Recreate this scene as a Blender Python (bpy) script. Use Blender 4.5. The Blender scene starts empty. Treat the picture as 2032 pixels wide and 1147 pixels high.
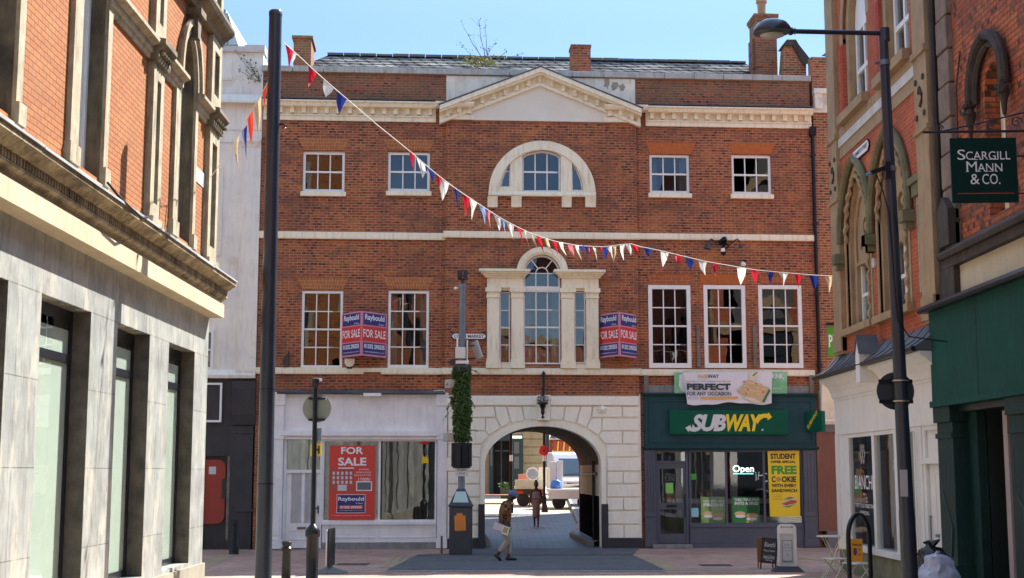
import bpy, bmesh, math, random
from mathutils import Vector, Matrix, noise
from mathutils.geometry import tessellate_polygon
random.seed(7)
S = bpy.context.scene
COL = S.collection
# ------------------------------------------------------------------ camera
FPX = 2700.; PITCH = math.atan((935-573.5)/FPX); YAW = math.atan(13/FPX); H = 2.08
cam = bpy.data.cameras.new('camera'); co = bpy.data.objects.new('camera', cam); COL.objects.link(co)
co.location = (0, 0, H); co.rotation_euler = (math.pi/2+PITCH, 0, -YAW)
cam.sensor_width = 36; cam.lens = FPX/2032*36; cam.clip_end = 2000; S.camera = co
CP, SP, CY, SY = math.cos(PITCH), math.sin(PITCH), math.cos(YAW), math.sin(YAW)
def ray(x, y):                      # direction of the line of sight that was measured in the photograph
    a = (x-1016)/FPX; b = (573.5-y)/FPX
    X, Y, Z = a, CP-b*SP, SP+b*CP
    return Vector((X*CY+Y*SY, -X*SY+Y*CY, Z))
def at(x, y, Y):                    # world point at distance Y
    r = ray(x, y); k = Y/r.y
    return Vector((r.x*k, Y, H+r.z*k))
def ground(x, y, z=0.):
    r = ray(x, y); k = (z-H)/r.z
    return Vector((r.x*k, r.y*k, z))
class Fr:                           # local x along a wall, local y into it, z up
    def __init__(s, ox, oy, deg, oz=0.):
        s.M = Matrix.Translation((ox, oy, oz)) @ Matrix.Rotation(math.radians(deg), 4, 'Z')
        s.I = s.M.inverted(); s.n = (s.M.to_3x3() @ Vector((0, 1, 0))); s.o = Vector((ox, oy, oz))
    def P(s, x, y, d=0.):
        r = ray(x, y); c = Vector((0, 0, H)); q = s.M @ Vector((0, d, 0))
        k = (q-c).dot(s.n)/r.dot(s.n); p = s.I @ (c+r*k)
        return (p.x, p.z)
    def R(s, x0, y0, x1, y1, d=0.):  # rect measured in the photo -> u0,u1,z0,z1
        a = s.P(x0, (y0+y1)/2, d)[0]; b = s.P(x1, (y0+y1)/2, d)[0]
        c = s.P((x0+x1)/2, y0, d)[1]; e = s.P((x0+x1)/2, y1, d)[1]
        return a, b, e, c
WF = Fr(0, 0, 0)
MF = Fr(0, 37.5, 3.5)       # main front
LF = Fr(-5.68, 25.5, 90)    # building on the left of the street
RF = Fr(7.1, 28.0, -90)     # buildings on the right
WM = {}
SPLIT = set('reveal parapet lead_flashing coping string_course passage_dado passage_wall bracket interior timber_batten shop_wall plinth stall_riser net_curtain end_wall_trim end_wall_glass end_wall_shop_glass sunk_panel stone_label stone_band door_jamb curtain chassis drop_side panel_mould bumper wiper clip rail strap carved_ornament pilaster shop_plinth pier_block letter_box handle shop_fascia side_shop_fascia chimney sill_course pier conduit panel_arm cornice wall_trim bench stretcher rear_wall wall attic door bracket_band bank_front arch_mortar decorative_line window_surround red_panel navy_panel red_jamb cable drainpipe'.split())
def tagit(o, label=None, cat=None, group=None, kind=None):
    if label: o['label'] = label
    if cat: o['category'] = cat
    if group: o['group'] = group
    if kind: o['kind'] = kind
    return o
def place(o, W, parent=None):
    WM[o.name] = W.copy()
    if parent is not None:
        o.parent = parent; o.matrix_local = WM[parent.name].inverted() @ W
    else: o.matrix_local = W
    return o
def thing(name, label, cat, loc, rz=0., group=None):
    o = bpy.data.objects.new(name, None); COL.objects.link(o); o.empty_display_size = .2
    place(o, Matrix.Translation(loc) @ Matrix.Rotation(rz, 4, 'Z')); return tagit(o, label, cat, group)
def thing_f(fr, name, label, cat, u, d, z, group=None):
    o = bpy.data.objects.new(name, None); COL.objects.link(o); o.empty_display_size = .2
    place(o, fr.M @ Matrix.Translation((u, d, z))); return tagit(o, label, cat, group)
class MB:
    def __init__(s, fr=None): s.v = []; s.f = []; s.W = (fr.M if isinstance(fr, Fr) else fr) if fr is not None else Matrix()
    def add(s, vs, fs):
        n = len(s.v); s.v += [tuple(v) for v in vs]; s.f += [tuple(i+n for i in f) for f in fs]; return s
    def box(s, x0, x1, y0, y1, z0, z1, M=None):
        if x0 > x1: x0, x1 = x1, x0
        if y0 > y1: y0, y1 = y1, y0
        if z0 > z1: z0, z1 = z1, z0
        vs = [Vector(p) for p in ((x0,y0,z0),(x1,y0,z0),(x1,y1,z0),(x0,y1,z0),(x0,y0,z1),(x1,y0,z1),(x1,y1,z1),(x0,y1,z1))]
        if M is not None: vs = [M @ p for p in vs]
        return s.add(vs, [(0,3,2,1),(4,5,6,7),(0,1,5,4),(1,2,6,5),(2,3,7,6),(3,0,4,7)])
    def bar(s, a, b, w, h=None):      # square bar between two points
        h = h or w; a = Vector(a); b = Vector(b); d = b-a; L = d.length
        if L < 1e-6: return s
        q = d.to_track_quat('X', 'Z').to_matrix().to_4x4()
        return s.box(0, L, -w/2, w/2, -h/2, h/2, Matrix.Translation(a) @ q)
    def tube(s, pts, r, n=8, cap=True, closed=False):
        pts = [Vector(p) for p in pts]; m = len(pts); rr = r if isinstance(r, (list, tuple)) else [r]*m
        vs = []; ref = None
        for i, p in enumerate(pts):
            if closed: d = pts[(i+1) % m]-pts[i-1]
            else: d = pts[min(i+1, m-1)]-pts[max(i-1, 0)]
            if d.length < 1e-9: d = Vector((0, 0, 1))
            d.normalize()
            if ref is None: ref = Vector((0, 0, 1)) if abs(d.z) < .9 else Vector((1, 0, 0))
            a = d.cross(ref)
            if a.length < 1e-6: ref = Vector((1, 0, 0)) if abs(d.x) < .9 else Vector((0, 1, 0)); a = d.cross(ref)
            a.normalize(); b = d.cross(a); ref = -b if False else b.cross(d) if False else ref
            for k in range(n):
                t = 2*math.pi*k/n; vs.append(p+(a*math.cos(t)+b*math.sin(t))*rr[i])
        fs = []
        for i in range(m if closed else m-1):
            j = (i+1) % m
            for k in range(n): fs.append((i*n+k, i*n+(k+1) % n, j*n+(k+1) % n, j*n+k))
        if cap and not closed: fs += [tuple(range(n))[::-1], tuple((m-1)*n+k for k in range(n))]
        return s.add(vs, fs)
    def lathe(s, prof, c=(0, 0, 0), n=24, M=None):
        vs = []; fs = []; c = Vector(c)
        for r, z in prof:
            for k in range(n):
                t = 2*math.pi*k/n; p = Vector((r*math.cos(t), r*math.sin(t), z))
                vs.append((M @ p if M is not None else p)+c)
        for i in range(len(prof)-1):
            for k in range(n): fs.append((i*n+k, i*n+(k+1) % n, (i+1)*n+(k+1) % n, (i+1)*n+k))
        fs += [tuple(range(n))[::-1], tuple((len(prof)-1)*n+k for k in range(n))]
        return s.add(vs, fs)
    def poly(s, pts, d0, d1): return s.wall(pts, [], d0, d1)
    def wall(s, outer, holes, d0, d1, back=True):
        loops = [list(outer)]+[list(h) for h in holes]; flat = [p for l in loops for p in l]
        tri = tessellate_polygon([[Vector((p[0], p[1], 0)) for p in l] for l in loops])
        n = len(s.v); N = len(flat)
        s.v += [(p[0], d0, p[1]) for p in flat]+[(p[0], d1, p[1]) for p in flat]
        for t in tri:
            a, b, c = (flat[i] for i in t)
            ar = (b[0]-a[0])*(c[1]-a[1])-(b[1]-a[1])*(c[0]-a[0])
            if abs(ar) < 1e-10: continue
            t = tuple(t) if ar > 0 else tuple(t)[::-1]
            s.f.append(tuple(n+i for i in t))
            if back: s.f.append(tuple(n+N+i for i in t[::-1]))
        k = 0
        for li, l in enumerate(loops):
            m = len(l); A = sum(l[i][0]*l[(i+1) % m][1]-l[(i+1) % m][0]*l[i][1] for i in range(m))
            fl = (A > 0) == (li == 0)
            for i in range(m):
                a, b = k+i, k+(i+1) % m; q = (n+a, n+N+a, n+N+b, n+b)
                s.f.append(q if fl else q[::-1])
            k += m
        return s
    def profile(s, prof, u0, u1):     # (d,z) outline run along the wall
        m = len(prof); vs = [(u0, d, z) for d, z in prof]+[(u1, d, z) for d, z in prof]
        fs = [(i, (i+1) % m, m+(i+1) % m, m+i) for i in range(m)]
        n = len(s.v); s.v += vs; s.f += [tuple(n+i for i in f) for f in fs]
        for t in tessellate_polygon([[Vector((d, z, 0)) for d, z in prof]]):
            s.f.append(tuple(n+i for i in t)); s.f.append(tuple(n+m+i for i in t[::-1]))
        return s
    def mesh(s, name, smooth=False, fix=True):
        me = bpy.data.meshes.new(name); me.from_pydata(s.v, [], s.f); me.update()
        if fix:
            bm = bmesh.new(); bm.from_mesh(me); bmesh.ops.recalc_face_normals(bm, faces=bm.faces); bm.to_mesh(me); bm.free()
        if smooth:
            for p in me.polygons: p.use_smooth = True
            if hasattr(me, 'set_sharp_from_angle'): me.set_sharp_from_angle(angle=math.radians(40))
        return me
    def pieces(s, eh=.012, ev=.012):                    # islands whose boxes touch stay together
        n = len(s.v); p = list(range(n))
        def f(i):
            while p[i] != i: p[i] = p[p[i]]; i = p[i]
            return i
        for q in s.f:
            for i in q[1:]: p[f(i)] = f(q[0])
        g = {}
        for q in s.f: g.setdefault(f(q[0]), []).append(q)
        cl = []
        for fs in g.values():
            ids = {i for q in fs for i in q}; ee = (eh, eh, ev); lo = [min(s.v[i][k] for i in ids)-ee[k] for k in range(3)]; hi = [max(s.v[i][k] for i in ids)+ee[k] for k in range(3)]; cur = [lo, hi, list(fs)]
            again = True
            while again:
                again = False
                for c in cl:
                    if all(c[0][k] <= cur[1][k] and cur[0][k] <= c[1][k] for k in range(3)):
                        cur = [[min(a, b) for a, b in zip(cur[0], c[0])], [max(a, b) for a, b in zip(cur[1], c[1])], cur[2]+c[2]]; cl.remove(c); again = True; break
            cl.append(cur)
        out = []
        for c in cl:
            m = MB(s.W); ids = sorted({i for q in c[2] for i in q}); mp = {i: k for k, i in enumerate(ids)}; m.v = [s.v[i] for i in ids]; m.f = [tuple(mp[i] for i in q) for q in c[2]]; out.append(m)
        return out
    def build(s, name, mat, parent=None, smooth=False, bevel=0, fix=True):
        if (name in SPLIT or 'lettering' in name) and parent is not None and len(s.v) < 6000:
            ps = s.pieces(.16, .004) if 'lettering' in name else s.pieces()
            if 1 < len(ps) < 40:
                for m in ps: o = m.build1(name, mat, parent, smooth, bevel, fix)
                return o
        return s.build1(name, mat, parent, smooth, bevel, fix)
    def build1(s, name, mat, parent=None, smooth=False, bevel=0, fix=True):
        o = bpy.data.objects.new(name, s.mesh(name, smooth, fix)); COL.objects.link(o)
        for m in (mat if isinstance(mat, (list, tuple)) else [mat]): o.data.materials.append(m)
        if bevel:
            b = o.modifiers.new('bevel', 'BEVEL'); b.width = bevel; b.segments = 2; b.limit_method = 'ANGLE'; b.angle_limit = math.radians(50)
        return place(o, s.W, parent)
    def top(s, name, mat, label=None, cat=None, group=None, kind=None, smooth=False, bevel=0, fix=True):  # a thing that is one mesh: origin at its base
        xs = [v[0] for v in s.v]; ys = [v[1] for v in s.v]; zs = [v[2] for v in s.v]
        c = Vector(((min(xs)+max(xs))/2, (min(ys)+max(ys))/2, min(zs)))
        s.v = [(v[0]-c.x, v[1]-c.y, v[2]-c.z) for v in s.v]; s.W = s.W @ Matrix.Translation(c)
        o = s.build(name, mat, None, smooth, bevel, fix); return tagit(o, label, cat, group, kind)
def struct(o): o['kind'] = 'structure'; return o
# ------------------------------------------------------------------ materials
def newmat(name):
    m = bpy.data.materials.new(name); m.use_nodes = True; nt = m.node_tree
    return m, nt, nt.nodes['Principled BSDF'], nt.nodes['Material Output']
def nd(nt, t, **k):
    n = nt.nodes.new(t)
    for a, b in k.items():
        if a in n.inputs.keys() if hasattr(n.inputs, 'keys') else False: n.inputs[a].default_value = b
        else: setattr(n, a, b)
    return n
def lk(nt, a, b): nt.links.new(a, b)
def rgba(c): return (c[0], c[1], c[2], 1)
def objvec(nt, scale=(1, 1, 1), world=False):
    tc = nt.nodes.new('ShaderNodeTexCoord'); mp = nt.nodes.new('ShaderNodeMapping'); mp.inputs['Scale'].default_value = scale
    lk(nt, tc.outputs['Object'], mp.inputs['Vector']); return mp.outputs['Vector']
def mix(nt, fac, a, b, mode='MIX'):
    n = nt.nodes.new('ShaderNodeMix'); n.data_type = 'RGBA'; n.blend_type = mode
    for sock, val in ((n.inputs[0], fac), (n.inputs[6], a), (n.inputs[7], b)):
        if isinstance(val, (int, float)): sock.default_value = val
        elif isinstance(val, (tuple, list)): sock.default_value = rgba(val)
        else: lk(nt, val, sock)
    return n.outputs[2]
def noisef(nt, vec, scale, lo, hi, detail=4, rough=.6):
    n = nt.nodes.new('ShaderNodeTexNoise'); n.inputs['Scale'].default_value = scale; n.inputs['Detail'].default_value = detail; n.inputs['Roughness'].default_value = rough
    lk(nt, vec, n.inputs['Vector']); r = nt.nodes.new('ShaderNodeMapRange'); r.inputs[1].default_value = lo; r.inputs[2].default_value = hi
    lk(nt, n.outputs['Fac'], r.inputs[0]); return r.outputs[0]
def bump(nt, bs, h, strength, dist):
    b = nt.nodes.new('ShaderNodeBump'); b.inputs['Strength'].default_value = strength; b.inputs['Distance'].default_value = dist
    lk(nt, h, b.inputs['Height']); lk(nt, b.outputs['Normal'], bs.inputs['Normal'])
MC = {}
def mat(name, c, rough=.6, metal=0., c2=None, sc=3., streak=None, sk=.5, bmp=0., spec=None, stain=None):
    """painted or plain surface with mottling (c2), downward streaks and stains of its own"""
    m, nt, bs, out = newmat(name); bs.inputs['Roughness'].default_value = rough; bs.inputs['Metallic'].default_value = metal
    if spec is not None: bs.inputs['Specular IOR Level'].default_value = spec
    col = None; v = objvec(nt)
    c2 = c2 or tuple(x*.82 for x in c)
    col = mix(nt, noisef(nt, v, sc, .35, .7), c, c2)
    if streak:
        f = noisef(nt, objvec(nt, (6, 6, .7)), 2., .5, .78, 5)
        ml = nt.nodes.new('ShaderNodeMath'); ml.operation = 'MULTIPLY'; ml.inputs[1].default_value = sk; lk(nt, f, ml.inputs[0])
        col = mix(nt, ml.outputs[0], col, streak)
    if stain:
        f = noisef(nt, v, 1.1, .58, .66, 6, .7)
        ml = nt.nodes.new('ShaderNodeMath'); ml.operation = 'MULTIPLY'; ml.inputs[1].default_value = .75; lk(nt, f, ml.inputs[0])
        col = mix(nt, ml.outputs[0], col, stain)
    lk(nt, col, bs.inputs['Base Color'])
    if bmp:
        n = nt.nodes.new('ShaderNodeTexNoise'); n.inputs['Scale'].default_value = 25; lk(nt, v, n.inputs['Vector']); bump(nt, bs, n.outputs['Fac'], bmp, .01)
    MC[name] = m; return m
def flat(name, c, rough=.5, metal=0.):
    m, nt, bs, out = newmat(name); bs.inputs['Base Color'].default_value = rgba(c); bs.inputs['Roughness'].default_value = rough; bs.inputs['Metallic'].default_value = metal
    MC[name] = m; return m
def emit(name, c, s):
    m, nt, bs, out = newmat(name); bs.inputs['Base Color'].default_value = rgba(c); bs.inputs['Emission Color'].default_value = rgba(c); bs.inputs['Emission Strength'].default_value = s
    return m
def brick(name, c1, c2, mortar, patch=None, dark=None, w=.225, h=.075, ms=.006, bw=.5, plane='wall', bstr=.6, patchlo=.5, soot=None, bias=0., soot2=None):
    m, nt, bs, out = newmat(name); bs.inputs['Roughness'].default_value = .88; bs.inputs['Specular IOR Level'].default_value = .25
    tc = nt.nodes.new('ShaderNodeTexCoord'); sp = nt.nodes.new('ShaderNodeSeparateXYZ'); lk(nt, tc.outputs['Object'], sp.inputs[0])
    cb = nt.nodes.new('ShaderNodeCombineXYZ')
    if plane == 'wall':
        ad = nt.nodes.new('ShaderNodeMath'); ad.operation = 'ADD'; lk(nt, sp.outputs[0], ad.inputs[0]); lk(nt, sp.outputs[1], ad.inputs[1])
        lk(nt, ad.outputs[0], cb.inputs[0]); lk(nt, sp.outputs[2], cb.inputs[1])
    else: lk(nt, sp.outputs[0], cb.inputs[0]); lk(nt, sp.outputs[1], cb.inputs[1])
    # courses are never dead straight
    wn = nt.nodes.new('ShaderNodeTexNoise'); wn.inputs['Scale'].default_value = .9; lk(nt, tc.outputs['Object'], wn.inputs['Vector'])
    wm = nt.nodes.new('ShaderNodeVectorMath'); wm.operation = 'MULTIPLY_ADD'; wm.inputs[1].default_value = (.03, .03, 0); lk(nt, wn.outputs['Color'], wm.inputs[0]); lk(nt, cb.outputs[0], wm.inputs[2])
    b = nt.nodes.new('ShaderNodeTexBrick'); lk(nt, wm.outputs[0], b.inputs['Vector'])
    b.inputs['Color1'].default_value = rgba(c1); b.inputs['Color2'].default_value = rgba(c2); b.inputs['Mortar'].default_value = rgba(mortar)
    b.inputs['Scale'].default_value = 1; b.inputs['Mortar Size'].default_value = ms; b.inputs['Mortar Smooth'].default_value = .2; b.inputs['Bias'].default_value = bias
    b.inputs['Brick Width'].default_value = w; b.inputs['Row Height'].default_value = h; b.offset = bw
    col = b.outputs['Color']
    v = tc.outputs['Object']
    if dark:      # burnt headers: single dark bricks
        b2 = nt.nodes.new('ShaderNodeTexBrick'); lk(nt, wm.outputs[0], b2.inputs['Vector'])
        b2.inputs['Color1'].default_value = (0, 0, 0, 1); b2.inputs['Color2'].default_value = (1, 1, 1, 1); b2.inputs['Mortar'].default_value = (0, 0, 0, 1)
        b2.inputs['Scale'].default_value = 1; b2.inputs['Mortar Size'].default_value = ms; b2.inputs['Brick Width'].default_value = w/2; b2.inputs['Row Height'].default_value = h; b2.offset = bw
        b2.inputs['Bias'].default_value = .0
        r = nt.nodes.new('ShaderNodeMapRange'); r.inputs[1].default_value = .72; r.inputs[2].default_value = .9; lk(nt, b2.outputs['Color'], r.inputs[0]); col = mix(nt, r.outputs[0], col, dark)
    if patch:
        vv = nt.nodes.new('ShaderNodeMapping'); vv.inputs['Scale'].default_value = (1, 1, 2.2); lk(nt, v, vv.inputs['Vector'])
        f = noisef(nt, vv.outputs[0], .8, patchlo, patchlo+.16, 8, .72)
        ml = nt.nodes.new('ShaderNodeMath'); ml.operation = 'MULTIPLY'; lk(nt, f, ml.inputs[0])
        im = nt.nodes.new('ShaderNodeMath'); im.operation = 'SUBTRACT'; im.inputs[0].default_value = .75; lk(nt, b.outputs['Fac'], im.inputs[1]); lk(nt, im.outputs[0], ml.inputs[1])
        ml.use_clamp = True; col = mix(nt, ml.outputs[0], col, patch)
    if soot2:
        mp2 = nt.nodes.new('ShaderNodeMapping'); mp2.inputs['Scale'].default_value = (.7, .7, 1.6); mp2.inputs['Location'].default_value = (3, 1, 7); lk(nt, v, mp2.inputs['Vector'])
        f = noisef(nt, mp2.outputs[0], 1.15, .50, .60, 9, .78); ml = nt.nodes.new('ShaderNodeMath'); ml.operation = 'MULTIPLY'; ml.inputs[1].default_value = .62; lk(nt, f, ml.inputs[0]); col = mix(nt, ml.outputs[0], col, soot2)
        mp3 = nt.nodes.new('ShaderNodeMapping'); mp3.inputs['Scale'].default_value = (5, 5, .35); lk(nt, v, mp3.inputs['Vector'])
        f = noisef(nt, mp3.outputs[0], 1., .58, .72, 5, .7); ml = nt.nodes.new('ShaderNodeMath'); ml.operation = 'MULTIPLY'; ml.inputs[1].default_value = .45; lk(nt, f, ml.inputs[0]); col = mix(nt, ml.outputs[0], col, soot)
    if soot:
        f = noisef(nt, v, .55, .47, .72, 6, .7); ml = nt.nodes.new('ShaderNodeMath'); ml.operation = 'MULTIPLY'; ml.inputs[1].default_value = .7; lk(nt, f, ml.inputs[0])
        col = mix(nt, ml.outputs[0], col, soot)
    col = mix(nt, noisef(nt, v, 14., .3, .75), col, (.5, .5, .5), 'OVERLAY') if False else col
    g = nt.nodes.new('ShaderNodeTexNoise'); g.inputs['Scale'].default_value = 30; lk(nt, v, g.inputs['Vector'])
    hs = nt.nodes.new('ShaderNodeHueSaturation'); lk(nt, col, hs.inputs['Color'])
    r = nt.nodes.new('ShaderNodeMapRange'); r.inputs[3].default_value = .7; r.inputs[4].default_value = 1.3; lk(nt, g.outputs['Fac'], r.inputs[0]); lk(nt, r.outputs[0], hs.inputs['Value'])
    lk(nt, hs.outputs[0], bs.inputs['Base Color'])
    iv = nt.nodes.new('ShaderNodeMath'); iv.operation = 'SUBTRACT'; iv.inputs[0].default_value = 1; lk(nt, b.outputs['Fac'], iv.inputs[1])
    bump(nt, bs, iv.outputs[0], bstr, .008)
    MC[name] = m; return m
def glass(name, tint=(.75, .8, .8), refl=.2, wob=.25, rough=.0):
    m, nt, bs, out = newmat(name); nt.nodes.remove(bs)
    tr = nt.nodes.new('ShaderNodeBsdfTransparent'); tr.inputs[0].default_value = rgba(tint)
    gl = nt.nodes.new('ShaderNodeBsdfGlossy'); gl.inputs['Roughness'].default_value = rough; gl.inputs[0].default_value = (.95, .97, 1, 1)
    fr = nt.nodes.new('ShaderNodeFresnel'); fr.inputs['IOR'].default_value = 1.5
    ge = nt.nodes.new('ShaderNodeNewGeometry'); mr = nt.nodes.new('ShaderNodeMapRange'); mr.inputs[3].default_value = 1.5; mr.inputs[4].default_value = 1/1.5; lk(nt, ge.outputs['Backfacing'], mr.inputs[0]); lk(nt, mr.outputs[0], fr.inputs['IOR'])
    ad = nt.nodes.new('ShaderNodeMath'); ad.inputs[1].default_value = refl; ad.use_clamp = True; lk(nt, fr.outputs[0], ad.inputs[0])
    ms = nt.nodes.new('ShaderNodeMixShader'); lk(nt, ad.outputs[0], ms.inputs[0]); lk(nt, tr.outputs[0], ms.inputs[1]); lk(nt, gl.outputs[0], ms.inputs[2]); lk(nt, ms.outputs[0], out.inputs[0])
    if wob:
        n = nt.nodes.new('ShaderNodeTexNoise'); n.inputs['Scale'].default_value = 2.6; n.inputs['Detail'].default_value = 1; lk(nt, objvec(nt), n.inputs['Vector'])
        b = nt.nodes.new('ShaderNodeBump'); b.inputs['Strength'].default_value = wob; b.inputs['Distance'].default_value = .03; lk(nt, n.outputs['Fac'], b.inputs['Height']); lk(nt, b.outputs[0], gl.inputs['Normal']); lk(nt, b.outputs[0], fr.inputs['Normal'])
    MC[name] = m; return m
# ------------------------------------------------------------------ lettering
def glyphs(s, bold=0., shear=0., space=1.):
    c = bpy.data.curves.new('lettering', 'FONT'); c.body = s; c.size = 1; c.offset = bold; c.shear = shear; c.space_character = space; c.resolution_u = 3; c.fill_mode = 'FRONT'
    o = bpy.data.objects.new('lettering', c); COL.objects.link(o); dg = bpy.context.evaluated_depsgraph_get(); dg.update()
    me = bpy.data.meshes.new_from_object(o.evaluated_get(dg)); vs = [v.co.copy() for v in me.vertices]; fs = [tuple(p.vertices) for p in me.polygons]
    bpy.data.objects.remove(o); bpy.data.curves.remove(c); bpy.data.meshes.remove(me); return vs, fs
def write(mb, s, u0, u1, z0, z1, d, bold=0., shear=0., space=1., flip=False, fit=True, align='C', skew=0.):
    """flat lettering fitted in a rectangle of the wall plane, front facing -y"""
    vs, fs = glyphs(s, bold, shear, space)
    if not vs: return mb
    xa, xb = min(v.x for v in vs), max(v.x for v in vs); ya, yb = min(v.y for v in vs), max(v.y for v in vs)
    sx = (u1-u0)/(xb-xa); sz = (z1-z0)/(yb-ya)
    if not fit: sx = min(sx, sz)
    w = (xb-xa)*sx; o = u0+((u1-u0)-w)/2 if align == 'C' else u0
    out = []
    for v in vs:
        x = (v.x-xa)*sx; x = w-x if flip else x
        out.append((o+x, d, z0+(v.y-ya)*sz+skew*x))
    return mb.add(out, fs)
def arc(cx, cz, rx, rz, a0, a1, n): return [(cx+rx*math.cos(math.radians(a0+(a1-a0)*i/n)), cz+rz*math.sin(math.radians(a0+(a1-a0)*i/n))) for i in range(n+1)]
def rect(u0, u1, z0, z1): return [(u0, z0), (u1, z0), (u1, z1), (u0, z1)]
def archhole(u0, u1, z0, zs, rz=None, n=16):
    r = (u1-u0)/2; return [(u0, z0), (u1, z0)]+arc((u0+u1)/2, zs, r, rz or r, 0, 180, n)
def pointed(u0, u1, z0, zs, za, n=8):      # gothic arch outline
    c = (u0+u1)/2; h = za-zs; w = (u1-u0)/2; R = (h*h+w*w)/(2*w); t = math.asin(min(1, h/R)); pts = [(u0, z0), (u1, z0)]
    pts += [(u1-R+R*math.cos(t*i/n), zs+R*math.sin(t*i/n)) for i in range(n+1)]
    pts += [(u0+R-R*math.cos(t*i/n), zs+R*math.sin(t*i/n)) for i in range(n-1, -1, -1)]
    return pts
def skin(name, joints, edges, mt, parent, W, sub=2, smooth=True):
    me = bpy.data.meshes.new(name); me.from_pydata([j[:3] for j in joints], edges, []); o = bpy.data.objects.new(name, me); COL.objects.link(o)
    sk = o.modifiers.new('s', 'SKIN'); sk.use_smooth_shade = True
    if not me.skin_vertices: pass
    for i, j in enumerate(joints):
        sv = me.skin_vertices[0].data[i] if me.skin_vertices else None
        if sv is None: break
        sv.radius = (j[3], j[4] if len(j) > 4 else j[3]); sv.use_root = (i == 0)
    ss = o.modifiers.new('u', 'SUBSURF'); ss.levels = sub; ss.render_levels = sub
    dg = bpy.context.evaluated_depsgraph_get(); dg.update(); r = bpy.data.meshes.new_from_object(o.evaluated_get(dg)); bpy.data.objects.remove(o)
    for p in r.polygons: p.use_smooth = True
    q = bpy.data.objects.new(name, r); COL.objects.link(q); q.data.materials.clear(); q.data.materials.append(mt)
    return place(q, W, parent)
SUNE, SKYS, EXPO = 3.35, .12, 2.17
# ------------------------------------------------------------------ the materials of the place
BR = brick('brick_georgian', (.37,.098,.038), (.21,.055,.030), (.42,.25,.15), patch=(.54,.18,.04), dark=(.075,.030,.025), soot=(.13,.055,.040), ms=.010, patchlo=.50, soot2=(.17,.085,.060))
BR2 = brick('brick_parapet', (.38,.10,.042), (.20,.065,.042), (.30,.20,.13), patch=(.20,.12,.06), dark=(.07,.035,.03), soot=(.14,.08,.055), patchlo=.42, ms=.009)
BRN = brick('brick_neighbour', (.36,.11,.045), (.26,.075,.035), (.42,.30,.19), patch=(.46,.17,.07), dark=(.09,.04,.03), ms=.010)
BRL = brick('brick_salmon', (.37,.135,.042), (.31,.108,.036), (.08,.035,.018), patch=(.42,.18,.065), w=.25, h=.082, ms=.007, bstr=.5, soot=(.22,.09,.045))
BRG = brick('brick_gothic', (.50,.105,.040), (.38,.070,.032), (.42,.24,.14), patch=(.58,.17,.06), soot=(.22,.06,.035), ms=.006, bstr=.5, soot2=(.26,.08,.045))
BRS = brick('brick_sooty', (.50,.130,.050), (.34,.080,.038), (.12,.06,.04), patch=(.58,.20,.07), soot=(.11,.055,.040), ms=.009, w=.25, h=.085, soot2=(.13,.06,.045), dark=(.08,.04,.03))
ARB = brick('brick_gauged', (.46,.16,.055), (.40,.13,.045), (.62,.38,.20), w=.30, h=.30, ms=.001, bstr=.2)
ORG = mat('render_orange', (.46,.125,.028), .85, c2=(.38,.095,.022), sc=9)
CR = mat('paint_cream', (.86,.80,.62), .62, c2=(.79,.72,.53), sc=1.6, streak=(.34,.28,.19), sk=.50, stain=(.70,.61,.44), bmp=.2)
CRW = mat('paint_cream_rustic', (.90,.87,.75), .6, c2=(.84,.80,.67), sc=2.2, streak=(.45,.40,.32), sk=.28, bmp=.25)
CRD = mat('paint_cream_worn', (.80,.77,.65), .7, c2=(.64,.59,.47), sc=2, streak=(.38,.33,.25), sk=.5, stain=(.46,.38,.28), bmp=.2)
WH = mat('paint_white', (.80,.80,.78), .4, c2=(.74,.74,.71), sc=8)
WHB = mat('render_white', (.82,.78,.68), .75, c2=(.68,.66,.62), sc=1.4, streak=(.36,.34,.30), sk=.4, stain=(.62,.55,.44), bmp=.2)
LIL = mat('paint_lilac_white', (.82,.81,.81), .5, c2=(.68,.68,.71), sc=2, streak=(.40,.38,.38), sk=.3)
SLT = brick('slate', (.15,.152,.155), (.05,.052,.060), (.006,.006,.008), w=.34, h=.17, ms=.028, plane='wall', bstr=1, patch=(.28,.28,.275), patchlo=.45)
SLT.node_tree.nodes['Principled BSDF'].inputs['Specular IOR Level'].default_value = 0.; SLT.node_tree.nodes['Principled BSDF'].inputs['Roughness'].default_value = 1.
LEAD = mat('lead', (.075,.082,.10), .6, c2=(.13,.135,.15), sc=2, spec=.3)
LEADL = mat('lead_pale', (.40,.42,.43), .5, c2=(.28,.29,.30), sc=2)
BLKG = mat('paint_black_gloss', (.011,.012,.017), .3, c2=(.016,.017,.022), sc=3, spec=.25)
BLK = mat('paint_black_masonry', (.018,.019,.026), .55, c2=(.03,.03,.036), sc=3, streak=(.05,.05,.055), sk=.4)
POLE = mat('pole_dark_grey', (.020,.026,.040), .30, c2=(.028,.034,.050), sc=2)
POLEG = mat('pole_galvanised', (.18,.22,.27), .45, .4, c2=(.13,.16,.20), sc=4)
SHG = mat('paint_slate_blue', (.072,.086,.115), .5, c2=(.060,.074,.10), sc=2, streak=(.11,.12,.14), sk=.25)
FASG = mat('paint_dark_teal', (.021,.068,.080), .6, c2=(.017,.058,.068), sc=2, streak=(.05,.10,.11), sk=.25, spec=.15)
SIGNG = mat('sign_green', (.003,.090,.050), .6, c2=(.003,.080,.044), spec=.15); SIGNG2 = flat('sign_green_bright', (.03,.26,.12), .4)
SHOPG = mat('paint_bottle_green', (.006,.068,.052), .6, c2=(.007,.054,.042), sc=1.2, streak=(.03,.12,.09), sk=.45, spec=.15)
SHOPGD = mat('paint_bottle_green_dark', (.008,.032,.028), .5, c2=(.010,.040,.034), sc=2, streak=(.05,.09,.08), sk=.35, spec=.2)
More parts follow.
